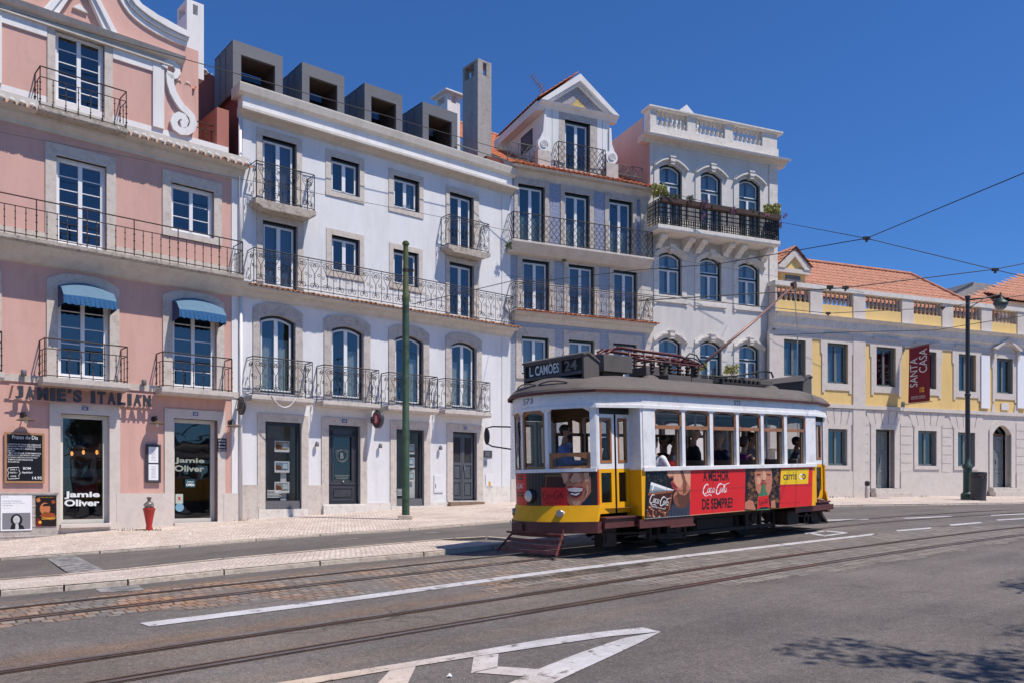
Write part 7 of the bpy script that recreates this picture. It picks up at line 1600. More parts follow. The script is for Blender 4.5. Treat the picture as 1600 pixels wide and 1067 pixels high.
mb = MB(); mb.tube([(-3.1, -.8, .33), (-2.3, -.8, .30), (-1.9, -.76, .30)], .02, 6); mb.tube([(-2.6, -.84, .25), (-2.0, -.8, .27)], .012, 5); mb.build('brake_rods', M_['underbrown'], tram); mb = MB(); mb.tube([(2.3, -.9, .34), (3.3, -.7, .30)], .02, 6); mb.build('brake_rods', M_['underbrown'], tram); mb = MB(); mb.tube([(-1.9, -.98, .42), (-1.95, -.98, .20), (-1.2, -.98, .16)], .018, 5); mb.build('brake_rods', M_['underbrown'], tram)
mb = MB(); mb.tube([(2.75+.07*cos(j*.6), -.9, .27+.10*sin(j*.6)) for j in range(12)], .02, 5); mb.build('hose', M_['rubber'], tram)
for k, (x, sg) in enumerate(((-1.7, -1), (1.7, 1))): mb = MB(); mb.box(x-.3, x+.3, -.5, .5, .10, .13); mb.build('life_tray', M_['under'], tram)
# lifeguard at the front (and rear)
def lifeguard(f, sg, nm):
    mb = MB(); xt, xb = (XN-.02, XN-.30) if sg < 0 else (RN-.15, RN+.15)
    hw0, hw1 = .62, .74
    for k in range(4):
        t0 = .12+k*.25; z = .36-.31*t0; x = xt+(xb-xt)*t0; w = hw0+(hw1-hw0)*t0; cv = .10
        n = 6; ys = [-w+2*w*i/n for i in range(n+1)]; g = lambda y, q: (x+q*sg*.0-sg*cv*(y/w)**2*1., y); hgt = .027 if k else .016
        A = [(x-sg*cv*(y/w)**2, y, z-hgt) for y in ys]; B = [(x-sg*.012-sg*cv*(y/w)**2, y, z+hgt) for y in ys]; C = [(p[0]-sg*.03, p[1], p[2]) for p in A]; D = [(p[0]-sg*.03, p[1], p[2]) for p in B]
        mb.strip(A, B); mb.strip(C, D); mb.strip(A, C); mb.strip(B, D)
    for y0 in (-.6, .6): a = y0/hw0; mb.tube([(xt-sg*.10*a*a, y0, .44), (xt+(xb-xt)*.1-sg*.1*a*a, y0, .34), (xb-sg*.10*a*a, y0/hw0*hw1, .05)], .018, 5)
    mb.tube([(xt, -.66, .36), (xt-.06, 0, .36), (xt, .66, .36)], .018, 6)
    mb.build('lifeguard', mat('guardred', (.15, .04, .033), .6, var=.25, sc=6), tram)
lifeguard(fx, -1, 'f')
mb = MB(); mb.box(3.3, 3.75, -.7, -.66, .12, .40); mb.ext([(3.45, .40), (3.85, .10), (3.88, .13), (3.55, .42)], -.75, .75); mb.ext([(3.3, .12), (3.85, .10), (3.85, .13), (3.3, .15)], -.75, .75); mb.build('rear_guard', M_['underbrown'], tram)
# lights
def disc(y, z, r, dep, m, nm, par=tram, off=.0):
    x = fx(y, off); nx, ny = -1, 2*(XC-XN)*y/HWF**2; l = sqrt(1+ny*ny); R = Matrix.Rotation(atan2(ny/l, nx/l), 4, 'Z') @ Matrix.Rotation(radians(90), 4, 'Y')
    mb = MB(); mb.lathe([(r, -.02), (r, dep*.6), (r*.82, dep), (r*.01, dep)] if isinstance(m, str) else [(r*.8, dep), (r*.5, dep+.03), (r*.01, dep+.04)], (x, y, z), 20, M=R); return mb.build(nm, M_[m] if isinstance(m, str) else m, par, smooth='auto')
yl = .05; zl = .98
hl = disc(yl, .955, .115, .07, 'rubber', 'headlight'); mat('lens', (.75, .70, .60), .12, var=.05); disc(yl, .955, .115, .07, M_['lens'], 'lens', hl)
for y in (-.53, .72): h2 = disc(y, .68, .062, .03, 'steel', 'fog_light', off=.07); disc(y, .68, .062, .03, M_['lens'], 'lens', h2)
mb = MB(); mb.box(XN-.16, XN-.02, .12, .38, .40, .52); mb.build('coupler', M_['trammaroon'], tram, bevel=.01)
# mirror on a bracket, far side
mb = MB(); A = [(-3.45, .95, 2.12), (-3.62, 1.22, 2.14), (-3.66, 1.36, 2.12), (-3.66, 1.36, 1.86), (-3.62, 1.25, 1.80), (-3.45, .95, 1.74)]; mb.tube(A, .014, 6); mr = mb.build('mirror_arm', M_['rubber'], tram, smooth=True)
mb = MB(); mb.ell((-3.66, 1.34, 1.98), (.03, .075, .15)); mb.build('mirror', M_['rubber'], mr, smooth=True)
# destination boxes
def headboard(xf, sg, nm):
    mb = MB(); D = .34; z0, zb, zt = 2.70, 2.90, 3.18; x = lambda d: xf-sg*(-d) if False else xf+(-sg)*(-d)
    X = lambda d: xf-sg*d
    for y0, y1 in ((-.72, -.68), (.68, .72), (-.03, .03)):
        if y0 != -.03: mb.ext([(X(0), z0), (X(0), zt), (X(.10), zt+.03), (X(D), zt-.11), (X(D), z0+.06)], y0, y1)
    a, b = sorted((X(.012), X(D-.01)))
    mb.box(a, b, -.68, .68, zb-.02, zb); mb.ext([(X(-.02), zt), (X(.10), zt+.04), (X(D+.01), zt-.10), (X(D+.01), zt-.13), (X(.10), zt), (X(-.02), zt-.03)], -.74, .74); mb.box(*sorted((X(D-.01), X(D-.03))), -.68, .68, zb, zt-.12)
    mb.box(*sorted((X(-.01), X(.02))), -.68, .68, zb-.03, zb+.02); mb.box(*sorted((X(-.01), X(.02))), -.68, .68, zt-.06, zt-.01); mb.box(*sorted((X(-.012), X(.02))), -.22, -.16, zb, zt-.02)
    o = mb.build('destination_box', M_['roofbox'], tram); mb = MB(); mb.box(*sorted((X(.03), X(.04))), -.68, .68, zb, zt-.02); mb.build('blind', flat('blindblack', (22, 22, 24)), o); return o, X, zb, zt
o, X_, zb_, zt_ = headboard(-3.32, -1, 'f'); mb = MB(); Xf = X_(.028)
put_text(mb, 'L. CAM\u00d5ES', lambda a, b, d: (Xf, .60-.72*a, zb_+.045+(.20)*b), 0, .02); mb.build('lettering', lw, o)
mb = MB(); put_text(mb, '24', lambda a, b, d: (Xf-.001, -.24-.30*a, zb_+.045+.165*b), 0, .02); mb.box(Xf+.002, Xf+.006, -.66, -.20, zb_+.02, zt_-.05, 1); mb.build('route_number', [flat('routedim', (120, 112, 105)), flat('routeback', (78, 66, 60))], o)
headboard(3.36, 1, 'r')
# roof gear
def rbox(nm, x0, x1, y0, y1, z0, z1, m='roofbox', bev=.006): mb = MB(); mb.box(x0, x1, y0, y1, z0, z1); return mb.build(nm, M_[m], tram, bevel=bev)
rbox('roof_box', -2.55, -1.85, -.42, .55, 2.98, 3.26); rbox('roof_box_foot', -2.45, -1.95, -.3, .45, 2.88, 2.98)
for px, xx in ((1021, -1.55), (1209, 2.15)): mb = MB(); mb.ell((T(px, 590, -.62)[0], -.62, ZG+.20), (.24, .16, .17), 0, 18, 8); mb.build('ventilator', M_['roofgrey'], tram, smooth=True)
rbox('contactor_box', -1.35, -.95, -.30, .1, 3.0, 3.14); rbox('contactor_box', -.85, -.2, -.38, .3, 2.89, 3.02); rbox('contactor_box', -.18, .45, -.38, .3, 2.89, 3.0)
for x in (-.55, .35):
    mb = MB(); mb.lathe([(.12, 2.95), (.085, 3.22), (.085, 3.28), (.13, 3.29), (.13, 3.31), (.05, 3.34)], (x, -.05, 0), 10); mb.build('trolley_base', M_['roofbox'], tram, smooth='auto')
mb = MB(); Zp = 3.38
for y in (-.22, .14): mb.tube([(-1.95, y+.05, Zp+.06), (-.3, y+.03, Zp+.03), (.4, -.05, Zp-.04)], .03, 8)
mb.tube([(-1.95, .3, Zp+.04), (-1.95, -.32, Zp+.04)], .022, 6); mb.tube([(-2.2, -.05, Zp-.1), (-1.95, -.1, Zp+.06)], .025, 6); mb.tube([(-2.2, .2, Zp-.1), (-1.95, .1, Zp+.06)], .025, 6)
for x in (-1.5, -1.1, -.85, -.4, -.1, .15): mb.tube([(x, -.3, Zp-.08), (x, .25, Zp-.08)], .02, 6); mb.tube([(x, -.05, Zp-.22), (x, -.05, Zp+.03)], .022, 6)
mb.tube([(-1.6, -.28, Zp-.12), (.3, -.28, Zp-.14)], .018, 6); mb.tube([(-1.4, .2, Zp-.14), (.3, .2, Zp-.16)], .022, 6)
mb.build('stowed_pole', M_['redpipe'], tram, smooth=True)
mb = MB()
for x in (-1.2, -.95, -.7, -.45, -.2, .05): mb.lathe([(.03, 3.04), (.05, 3.07), (.03, 3.10), (.05, 3.13), (.03, 3.16), (.05, 3.19), (.02, 3.24)], (x, -.3, 0), 8)
mb.build('insulator', M_['under'], tram, smooth='auto')
mb = MB(); mb.tube([(-.2, -.15, 3.30), (0, -.2, 3.48), (.2, -.2, 3.46), (.38, -.2, 3.30)], .014, 5); mb.tube([(-.1, .1, 3.45), (.5, .1, 3.46), (.8, .1, 3.38), (.88, .1, 3.28)], .014, 5); mb.tube([(.2, .0, 3.2), (.3, -.05, 3.35)], .02, 5); mb.build('cable_loops', M_['rubber'], tram, smooth=True)
bx0, bz0 = T(1112, 563, -.05); bx1, bz1 = T(1247, 448, -.05); mb = MB(); mb.tube([(bx0-.05, -.05, bz0-.02), ((bx0+bx1)/2, -.05, (bz0+bz1)/2-.03), (bx1, -.05, bz1)], [.033, .026, .018], 8); tp = mb.build('trolley_pole', M_['copper'], tram, smooth=True)
mb = MB(); mb.lathe([(.05, -.02), (.03, 0), (.05, .02)], (bx1+.03, -.05, bz1+.05), 12, M=Matrix.Rotation(radians(90), 4, 'X')); mb.box(bx1-.07, bx1+.06, -.09, -.01, bz1-.05, bz1+.05); mb.build('trolley_head', mat('brownhead', (.10, .045, .03), .6), tp)
ex_, ez_ = T(1259, 592, -.05); mb = MB(); mb.tube([(bx1, -.05, bz1), (bx1+.12, -.05, (bz1+ez_)/2), (RN+.02, -.05, 2.6), (RN+.08, -.05, 1.9)], .010, 5); mb.build('trolley_rope', mat('rope', (.45, .43, .40), .9), tp)
rbox('resistor_bank', .7, 2.3, -.42, .35, 2.90, 2.97, 'under'); 
for i in range(9): mb = MB(); mb.lathe([(.05, 2.97), (.05, 3.05), (.02, 3.07)], (.85+i*.15, -.3, 0), 8); mb.build('resistor', M_['under'], tram)
rbox('resistor_cover', 1.6, 2.6, -.30, .32, 3.0, 3.10)
mb = MB(); mb.tube([(.9, -.1, 3.10), (1.6, -.1, 3.16), (2.6, -.1, 3.32), (2.85, -.1, 3.30), (2.92, -.1, 3.20)], .02, 6); mb.tube([(2.0, -.1, 3.1), (2.3, -.1, 3.26)], .014, 5); mb.build('hook_rod', M_['rubber'], tram, smooth=True)
# rain strips on the front roof, antennas, hoses
def strip_on_roof(y0, y1, off, z, nm='rain_strip'):
    n = 8; mb = MB(); P_ = [(fx(y0+(y1-y0)*i/n, off), y0+(y1-y0)*i/n, z+.04*sin(pi*i/n)) for i in range(n+1)]; mb.tube(P_, .012, 5); return mb.build(nm, M_['roofgrey'], tram)
strip_on_roof(-.62, -.15, -.02, ZG+.145); strip_on_roof(-.1, .5, -.02, ZG+.145)
mb = MB(); mb.tube([(-3.1, -.72, ZG+.20), (-2.7, -.8, ZG+.235), (-2.3, -.85, ZG+.22)], .012, 5); mb.build('rain_strip', M_['roofgrey'], tram)
mb = MB(); mb.tube([(3.0, -.70, ZG+.21), (3.4, -.7, ZG+.20), (3.68, -.6, ZG+.15)], .012, 5); mb.build('rain_strip', M_['roofgrey'], tram)
for x, y in ((-3.0, -.1), (-3.0, .1)): mb = MB(); mb.tube([(x, y, 3.15), (x+.03, y+.02, 3.28), (x+.08, y+.04, 3.33)], .008, 4); mb.build('aerial', M_['rubber'], tram)
mb = MB(); mb.tube([(-2.95+.09*cos(j*.5), -.45+.06*sin(j*.5), 2.92+.004*j) for j in range(26)], .02, 6); mb.build('hose', M_['roofbox'], tram, smooth=True)
# fleet number
mb = MB(); put_text(mb, '573', lambda a, b, d: (fx(.20-.26*a, .0225), .20-.26*a, 2.43+.085*b), 0, .0); mb.build('fleet_number', flat('fleetpurple', (70, 60, 90)), tram)
x0, z0 = T(1151, 632.5, -HW-.02); x1, z1 = T(1160.5, 626, -HW-.02); mb = MB(); put_text(mb, '573', lambda a, b, d: (x0+(x1-x0)*a, -HW-.0235, z0+(z1-z0)*b), 0, .0); mb.build('fleet_number', flat('fleetpurple', (70, 60, 90)), tram)
# ---- side advertisement (a printed sheet: layers a millimetre apart)
C1 = dict(black=(12, 13, 17), red=(214, 32, 32), skin=(186, 120, 92), skind=(128, 76, 56), skinl=(214, 160, 130), glassy=(150, 165, 172), cola=(62, 24, 16), colal=(150, 82, 40), white=(238, 238, 238), yellow=(236, 196, 20), navy=(34, 38, 60), lip=(168, 60, 62), hair=(70, 44, 26), hairl=(120, 82, 48), green=(70, 120, 84), greend=(28, 50, 36), stubble=(96, 58, 42), ink=(20, 16, 16), shirt=(52, 58, 74), curtain=(46, 40, 38), curtainl=(66, 58, 52), teeth=(232, 226, 218), mouth=(70, 14, 18), brow=(50, 26, 20))
CK = list(C1); CM = [flat('print_'+k, v, .5) for k, v in C1.items()]
def adm(X, Y, k): x, z = T(980+X/4.706, 680+Y/4.706, -HW-.005); return (x, -HW-.006-.0011*k, z)
ad = MB()
def AP(pts, c, k): ad.add([adm(x, y, k) for x, y in pts], [tuple(range(len(pts)))], CK.index(c))
def quad_map(q, k, fn):
    (xa, ya), (xb, yb), (xc, yc), (xd, yd) = q   # bl, br, tr, tl
    def m(a, b, d): return fn((xa*(1-a)+xb*a)*(1-b)+(xd*(1-a)+xc*a)*b, (ya*(1-a)+yb*a)*(1-b)+(yd*(1-a)+yc*a)*b, k)
    return m
AP([(150, 250), (478, 248), (463, 588), (135, 614)], 'black', 0); AP([(478, 248), (880, 238), (868, 552), (463, 588)], 'red', 0); AP([(880, 238), (1136, 232), (1122, 531), (868, 552)], 'black', 0); AP([(1136, 232), (1372, 228), (1362, 514), (1122, 531)], 'red', 0)
# glass and drink
AP([(186, 340), (352, 398), (346, 412), (168, 424)], 'glassy', 1); AP([(186, 340), (180, 362), (300, 400), (350, 404), (352, 398)], 'white', 1.5); AP([(168, 420), (347, 405), (302, 600), (140, 610)], 'cola', 1); AP([(160, 425), (347, 405), (345, 416), (160, 438)], 'colal', 2)
ra = random.Random(8)
for _ in range(70):
    x = ra.uniform(150, 300); y = ra.uniform(520, 600); r = ra.uniform(2, 8); AP(arcp(x, y, r, r, 0, 300, 5), ra.choice(('colal', 'colal', 'hairl', 'skinl')), 2+ra.random()*.3)
for _ in range(60): x = ra.uniform(160, 300); y = ra.uniform(255, 340); r = ra.uniform(.8, 2.2); AP(arcp(x, y, r, r, 0, 270, 3), 'glassy', 1.2)
put_script(ad, quad_map([(160, 512), (312, 545), (332, 455), (178, 418)], 3, adm), CK.index('white')); put_text(ad, 'ZERO A\u00c7\u00daCAR', quad_map([(188, 524), (282, 545), (282, 534), (188, 513)], 3, adm), CK.index('white'), .02)
# man's profile, drinking
AP([(306, 249), (305, 290), (322, 312), (352, 312), (344, 332), (330, 340), (338, 372), (356, 398), (372, 404), (356, 420), (347, 440), (348, 490), (362, 520), (392, 536), (430, 528), (470, 470), (477, 248)], 'skin', 1)
AP([(372, 404), (376, 430), (350, 450), (348, 490), (362, 520), (392, 536), (430, 528), (466, 480), (470, 400), (430, 440), (395, 430)], 'stubble', 2); AP([(340, 330), (358, 352), (380, 380), (372, 404), (356, 398), (338, 372), (329, 342)], 'lip', 2); AP([(306, 270), (335, 262), (350, 290), (330, 300), (308, 290)], 'skinl', 2); AP([(322, 302), (345, 296), (352, 308), (330, 313)], 'skind', 3); AP([(420, 249), (477, 248), (472, 380), (440, 330)], 'skinl', 2)
AP([(300, 586), (330, 520), (345, 500), (362, 520), (392, 536), (430, 528), (468, 480), (464, 586), (300, 600)], 'shirt', 1.5)
for i in range(5): AP([(330+25*i, 530+4*i), (334+25*i, 530+4*i), (330+26*i, 590), (325+26*i, 590)], 'navy', 3)
AP([(352, 262), (400, 258), (420, 330), (400, 385), (372, 372), (352, 330)], 'skinl', 1.6); AP([(398, 258), (420, 256), (448, 340), (440, 420), (415, 430), (420, 340)], 'skind', 1.7); AP([(350, 452), (372, 446), (380, 490), (392, 520), (366, 514), (350, 488)], 'skind', 2.6); AP([(332, 344), (352, 362), (372, 380), (366, 384), (342, 366)], 'mouth', 2.8)
for _ in range(90):
    x = ra.uniform(358, 464); y = ra.uniform(430, 522)
    if (x-440)*.5+(520-y) > 0: AP([(x, y), (x+3, y+1), (x+2, y+6)], ra.choice(('hair', 'brow', 'skind')), 3+ra.random()*.2)
AP([(205, 350), (214, 352), (196, 408), (186, 410)], 'white', 2.2); AP([(290, 392), (300, 395), (292, 405), (284, 405)], 'white', 2.2); AP([(306, 560), (312, 520), (330, 430), (338, 430), (318, 540)], 'colal', 2.4)
# headline
put_text(ad, 'A MELHOR', quad_map([(568, 336), (757, 330), (757, 258), (568, 258)], 1, adm), CK.index('ink'), .03); put_text(ad, 'DE SEMPRE?', quad_map([(556, 545), (782, 528), (782, 452), (556, 464)], 1, adm), CK.index('ink'), .03)
put_script(ad, quad_map([(553, 452), (748, 446), (762, 344), (566, 348)], 1, adm), CK.index('white'), 1.1)
# woman drinking from the bottle
for _ in range(150):
    sd = ra.choice((-1, 1)); x = 1008+sd*ra.uniform(50, 118); y = ra.uniform(240, 500)
    if x < 884 or x > 1124: continue
    r = ra.uniform(6, 15); AP(arcp(x, y, r, r, 0, 320, 7), ra.choice(('hair', 'hair', 'hairl', 'black')), 1+ra.random()*.5)
AP([(948, 250), (944, 320), (955, 400), (975, 440), (1010, 455), (1045, 440), (1065, 400), (1074, 320), (1070, 250), (1040, 238), (975, 240)], 'skin', 2); AP([(990, 300), (1003, 250), (1018, 250), (1030, 300), (1022, 330), (998, 330)], 'skinl', 3); AP([(958, 284), (985, 280), (988, 288), (960, 294)], 'brow', 3); AP([(1034, 280), (1062, 284), (1060, 294), (1032, 288)], 'brow', 3); AP([(996, 326), (1006, 322), (1012, 326), (1024, 326), (1018, 336), (1000, 336)], 'skind', 4)
AP([(960, 300), (990, 310), (985, 360), (962, 350)], 'skinl', 3); AP([(984, 346), (1008, 340), (1034, 346), (1030, 362), (988, 362)], 'lip', 4); AP([(870, 540), (872, 490), (900, 470), (930, 480), (950, 545)], 'skin', 2); AP([(1060, 530), (1062, 480), (1090, 470), (1096, 530)], 'skin', 2)
AP([(998, 356), (1020, 356), (1024, 400), (1042, 440), (1048, 545), (956, 548), (962, 450), (990, 400)], 'green', 5); AP([(966, 448), (1040, 438), (1050, 532), (958, 540)], 'red', 6); put_script(ad, quad_map([(972, 515), (1042, 508), (1040, 462), (968, 470)], 7, adm), CK.index('ink'), 1.2); AP([(962, 540), (1046, 533), (1030, 522), (985, 526)], 'ink', 7)
# operator's yellow label
AP([(1141, 248), (1343, 242), (1336, 352), (1131, 360)], 'yellow', 1); put_text(ad, 'carris', quad_map([(1155, 326), (1253, 322), (1253, 266), (1155, 270)], 2, adm), CK.index('navy'), .01)
ringp = lambda cx, cy, R, r, a0, a1: arcp(cx, cy, R, R*1.2, a0, a1, 12)+arcp(cx, cy, r, r*1.2, a1, a0, 12)
AP(ringp(1290, 300, 19, 11, 60, 300), 'white', 2); AP(ringp(1303, 300, 17, 9, -120, 120), 'navy', 2.5); AP(ringp(1292, 300, 8, 4, -80, 80), 'navy', 3)
put_text(ad, 'Beba com responsabilidade. Produto sem calorias', quad_map([(1135, 500), (1275, 492), (1275, 487), (1135, 495)], 1, adm), CK.index('ink'), 0)
# vertical yellow edge strips
AP([(90, 250), (148, 250), (133, 614), (76, 610)], 'yellow', .2) if 0 else None
# crease and panel seams of the printed sheet
AP([(150, 404), (475, 398), (475, 401), (150, 408)], 'stubble', 8); AP([(475, 398), (876, 372), (876, 375), (475, 401)], 'lip', 8); AP([(1130, 362), (1367, 356), (1367, 359), (1130, 365)], 'lip', 8)
for q in (300, 640, 1000, 1250): AP([(q, 248), (q+1.6, 248), (q-8, 575), (q-9.6, 575)], 'stubble', 7.5)
AP([(463, 583), (868, 548), (868, 551), (463, 587)], 'skinl', 8); AP([(137, 608), (463, 583), (463, 586), (137, 612)], 'glassy', 8)
sa = ad.build('advert_panel', CM, tram, fix=False)
# ---- front advertisement wrapped on the curved panel
def front_y(px, z=1.05):
    lo, hi = -HWF, HWF
    def pj(y): X, Y, Z = TW(fx(y, .004), y, z); return CX+FP*X/Y
    if px >= pj(lo): return lo
    if px <= pj(hi-.0): return hi
    for _ in range(40):
        m = (lo+hi)/2
        if pj(m) > px: lo = m
        else: hi = m
    return lo
def front_yz(X, Y):
    px, py = 780+X/5.336, 680+Y/5.336; y = front_y(px); x = fx(y, .004); WX, WY, _ = TW(x, y, 0); z = EYE+(HY-py)/FP*WY-TZ-GR*x; return y, z
fa = bmesh.new(); flv = []
def FPoly(pts, c, k, world=False):
    q = [front_yz(x, y) for x, y in pts] if not world else pts
    vs = [fa.verts.new((k, y, max(.80, min(ZS-.045, z)))) for y, z in q]
    try: f = fa.faces.new(vs); f.material_index = CK.index(c)
    except Exception: pass
def front_faces(vf, mp, c):
    v, f = vf; vs = [fa.verts.new(mp(a, b)) for a, b in v]
    for q in f:
        try: ff = fa.faces.new([vs[i] for i in q]); ff.material_index = CK.index(c)
        except Exception: pass
yz = lambda a, b: (a, b)
FPoly([(HWF, .80), (HWF, 1.31), (-HWF, 1.31), (-HWF, .80)], 'curtain', .0, True)
FPoly([(148, 238), (240, 240), (243, 600), (148, 588)], 'red', 1)
for i in range(6): x = 250+i*26; FPoly([(x, 240), (x+9, 240), (x+12, 605), (x+3, 605)], 'curtainl', .6)
for i, y in enumerate((330, 352, 470, 492)): FPoly([(166, y), (216, y), (216, y+14), (166, y+14)], 'ink', 2)
y0, z0 = front_yz(150, 448); y1, z1 = front_yz(224, 398)
tmp = MB(); put_script(tmp, lambda a, b, d: (2, y0+(y1-y0)*a, z0+(z1-z0)*b), 0, 1.1); vs = [fa.verts.new(v) for v in tmp.v]
for q in tmp.f: ff = fa.faces.new([vs[i] for i in q]); ff.material_index = CK.index('white')
# bottle
FPoly([(412, 240), (500, 240), (526, 300), (540, 350), (575, 420), (582, 606), (364, 602), (368, 430), (400, 345), (408, 290)], 'greend', 1); FPoly([(404, 300), (530, 320), (512, 290), (500, 240), (470, 240), (440, 290)], 'green', 1.5); FPoly([(398, 340), (530, 340), (568, 436), (366, 436)], 'cola', 2); FPoly([(402, 325), (528, 328), (535, 342), (398, 340)], 'hairl', 2.4); FPoly([(366, 432), (578, 432), (582, 602), (364, 598)], 'red', 3)
y0, z0 = front_yz(372, 548); y1, z1 = front_yz(572, 452); tmp = MB(); put_script(tmp, lambda a, b, d: (4, y0+(y1-y0)*a, z0+(z1-z0)*b), 0, .9); vs = [fa.verts.new(v) for v in tmp.v]
for q in tmp.f: ff = fa.faces.new([vs[i] for i in q]); ff.material_index = CK.index('ink')
y0, z0 = front_yz(392, 566); y1, z1 = front_yz(530, 554); front_faces(glyphs('ZERO A\u00c7\u00daCAR', .02), lambda a, b: (4, y0+(y1-y0)*a, z0+(z1-z0)*b), 'ink')
# laughing face
FPoly([(520, 240), (778, 240), (778, 470), (740, 520), (690, 580), (650, 600), (600, 580), (560, 520), (540, 400), (520, 300)], 'skin', 1); FPoly([(700, 240), (778, 240), (778, 340), (740, 330)], 'hair', 1.4); FPoly([(520, 240), (560, 240), (540, 262), (522, 300)], 'hair', 1.4)
FPoly([(530, 270), (560, 262), (600, 268), (618, 284), (590, 276), (555, 274)], 'brow', 2.2); FPoly([(700, 286), (728, 270), (765, 268), (775, 282), (745, 280), (715, 290)], 'brow', 2.2); FPoly([(600, 380), (640, 300), (675, 300), (712, 378), (690, 392), (650, 386), (620, 392)], 'skinl', 1.8); FPoly([(602, 376), (620, 384), (612, 394), (600, 388)], 'skind', 2.4); FPoly([(690, 384), (712, 374), (712, 388), (700, 394)], 'skind', 2.4)
FPoly([(540, 300), (590, 300), (585, 370), (555, 400)], 'skinl', 1.6); FPoly([(720, 310), (765, 300), (762, 380), (730, 390)], 'skinl', 1.6)
FPoly([(572, 440), (600, 418), (650, 424), (700, 420), (725, 436), (700, 500), (660, 522), (615, 512), (585, 480)], 'lip', 2); FPoly([(582, 440), (650, 434), (712, 438), (695, 490), (655, 508), (615, 498), (592, 470)], 'mouth', 3); FPoly([(582, 440), (650, 432), (712, 438), (704, 464), (650, 470), (596, 462)], 'teeth', 4); FPoly([(605, 486), (655, 500), (690, 480), (680, 474), (650, 484), (615, 476)], 'teeth', 4)
FPoly([(560, 430), (575, 470), (600, 520), (580, 500), (556, 460)], 'skind', 2.4); FPoly([(735, 430), (745, 470), (715, 520), (728, 480)], 'skind', 2.4)
FPoly([(600, 245), (700, 245), (690, 262), (640, 256), (605, 262)], 'skinl', 1.7); FPoly([(618, 250), (640, 300), (625, 350), (604, 372), (596, 340)], 'skind', 1.65); FPoly([(560, 285), (600, 284), (612, 292), (585, 296)], 'ink', 2.3); FPoly([(705, 298), (735, 286), (768, 284), (765, 292), (730, 296)], 'ink', 2.3)
FPoly([(525, 300), (545, 400), (556, 460), (580, 520), (566, 520), (540, 440), (522, 340)], 'skind', 1.7); FPoly([(620, 540), (655, 548), (690, 538), (680, 572), (650, 584), (625, 572)], 'skinl', 1.7); FPoly([(740, 400), (760, 420), (752, 480), (728, 524), (740, 470)], 'skinl', 1.9)
for i in range(9): FPoly([(592+14*i, 438), (593.5+14*i, 438), (594.5+13.4*i, 464), (593+13.4*i, 464)], 'skinl', 4.5)
FPoly([(410, 330), (416, 330), (404, 425), (396, 425)], 'colal', 2.6); FPoly([(500, 250), (506, 250), (520, 300), (512, 300)], 'glassy', 2.6); FPoly([(372, 440), (380, 440), (378, 596), (370, 596)], 'lip', 3.4)
FPoly([(584, 580), (640, 602), (690, 582), (700, 612), (584, 612)], 'skind', .9+.5); FPoly([(700, 560), (778, 500), (778, 612), (690, 612)], 'navy', 2)
fa.faces.ensure_lookup_table()
for i in range(-19, 20):
    g = fa.verts[:]+fa.edges[:]+fa.faces[:]; bmesh.ops.bisect_plane(fa, geom=g, plane_co=(0, i*.05, 0), plane_no=(0, 1, 0))
for v in fa.verts: k, y, z = v.co; v.co = (fx(y, .004+.0016*k), y, z)
me = bpy.data.meshes.new('advert_wrap'); fa.to_mesh(me); fa.free()
for m in CM: me.materials.append(m)
o = bpy.data.objects.new('advert_wrap', me); COL.objects.link(o); o.parent = tram

# ================================================================== people in the tram
mat('skin', (.42, .235, .165), .55, var=.06); mat('skintan', (.30, .16, .105), .55, var=.06); mat('hairblack', (.012, .010, .010), .45, var=.2); mat('hairbrown', (.045, .022, .013), .5, var=.2); mat('hairgrey', (.22, .21, .20), .6, var=.2)
def remesh_obj(mb, name, m, vox=.011, par=None):
    me = bpy.data.meshes.new('tmp'); me.from_pydata(mb.v, [], mb.f); b = bmesh.new(); b.from_mesh(me); bmesh.ops.recalc_face_normals(b, faces=b.faces); b.to_mesh(me); b.free(); o = bpy.data.objects.new('tmp', me); COL.objects.link(o)
    r = o.modifiers.new('r', 'REMESH'); r.mode = 'VOXEL'; r.voxel_size = vox; sm = o.modifiers.new('s', 'SMOOTH'); sm.factor = .5; sm.iterations = 3
    bpy.context.view_layer.update(); m2 = bpy.data.meshes.new_from_object(o.evaluated_get(bpy.context.evaluated_depsgraph_get())); bpy.data.objects.remove(o)
    m2.name = name; m2.materials.clear(); m2.materials.append(m); m2.polygons.foreach_set('use_smooth', [True]*len(m2.polygons)); q = bpy.data.objects.new(name, m2); COL.objects.link(q)
    if par: q.parent = par
    return q
def limb(mb, pts, rs):
    mb.tube(pts, rs, 10)
    for p, r in zip(pts, rs): mb.ell(p, (r, r, r), 0, 10, 7)
def hand(mb, w, d, side):
    """palm, four unequal curled fingers and a thumb; w wrist point, d pointing direction"""
    w = Vector(w); d = Vector(d).normalized(); up = Vector((0, 0, 1)); sdv = d.cross(up).normalized()*side; nrm = sdv.cross(d).normalized()
    dn = nrm if nrm.z < 0 else -nrm
    M = Matrix((sdv, d, dn)).transposed().to_4x4(); mb.ell(w+d*.045, (.040, .052, .020), 0, 10, 7, M=M)
    for k, L in enumerate((.066, .076, .072, .056)):
        b = w+d*.085+sdv*(-.030+.020*k); p1 = b+d*L*.45+dn*.004; p2 = p1+d*L*.22+dn*L*.30; p3 = p2+dn*L*.32-d*.006; limb(mb, [b-d*.02, p1, p2, p3], [.0105, .0098, .0092, .0080])
    b = w+d*.03-sdv*.032; limb(mb, [b, b-sdv*.022+d*.022, b-sdv*.026+d*.048+dn*.012], [.013, .0115, .0095])
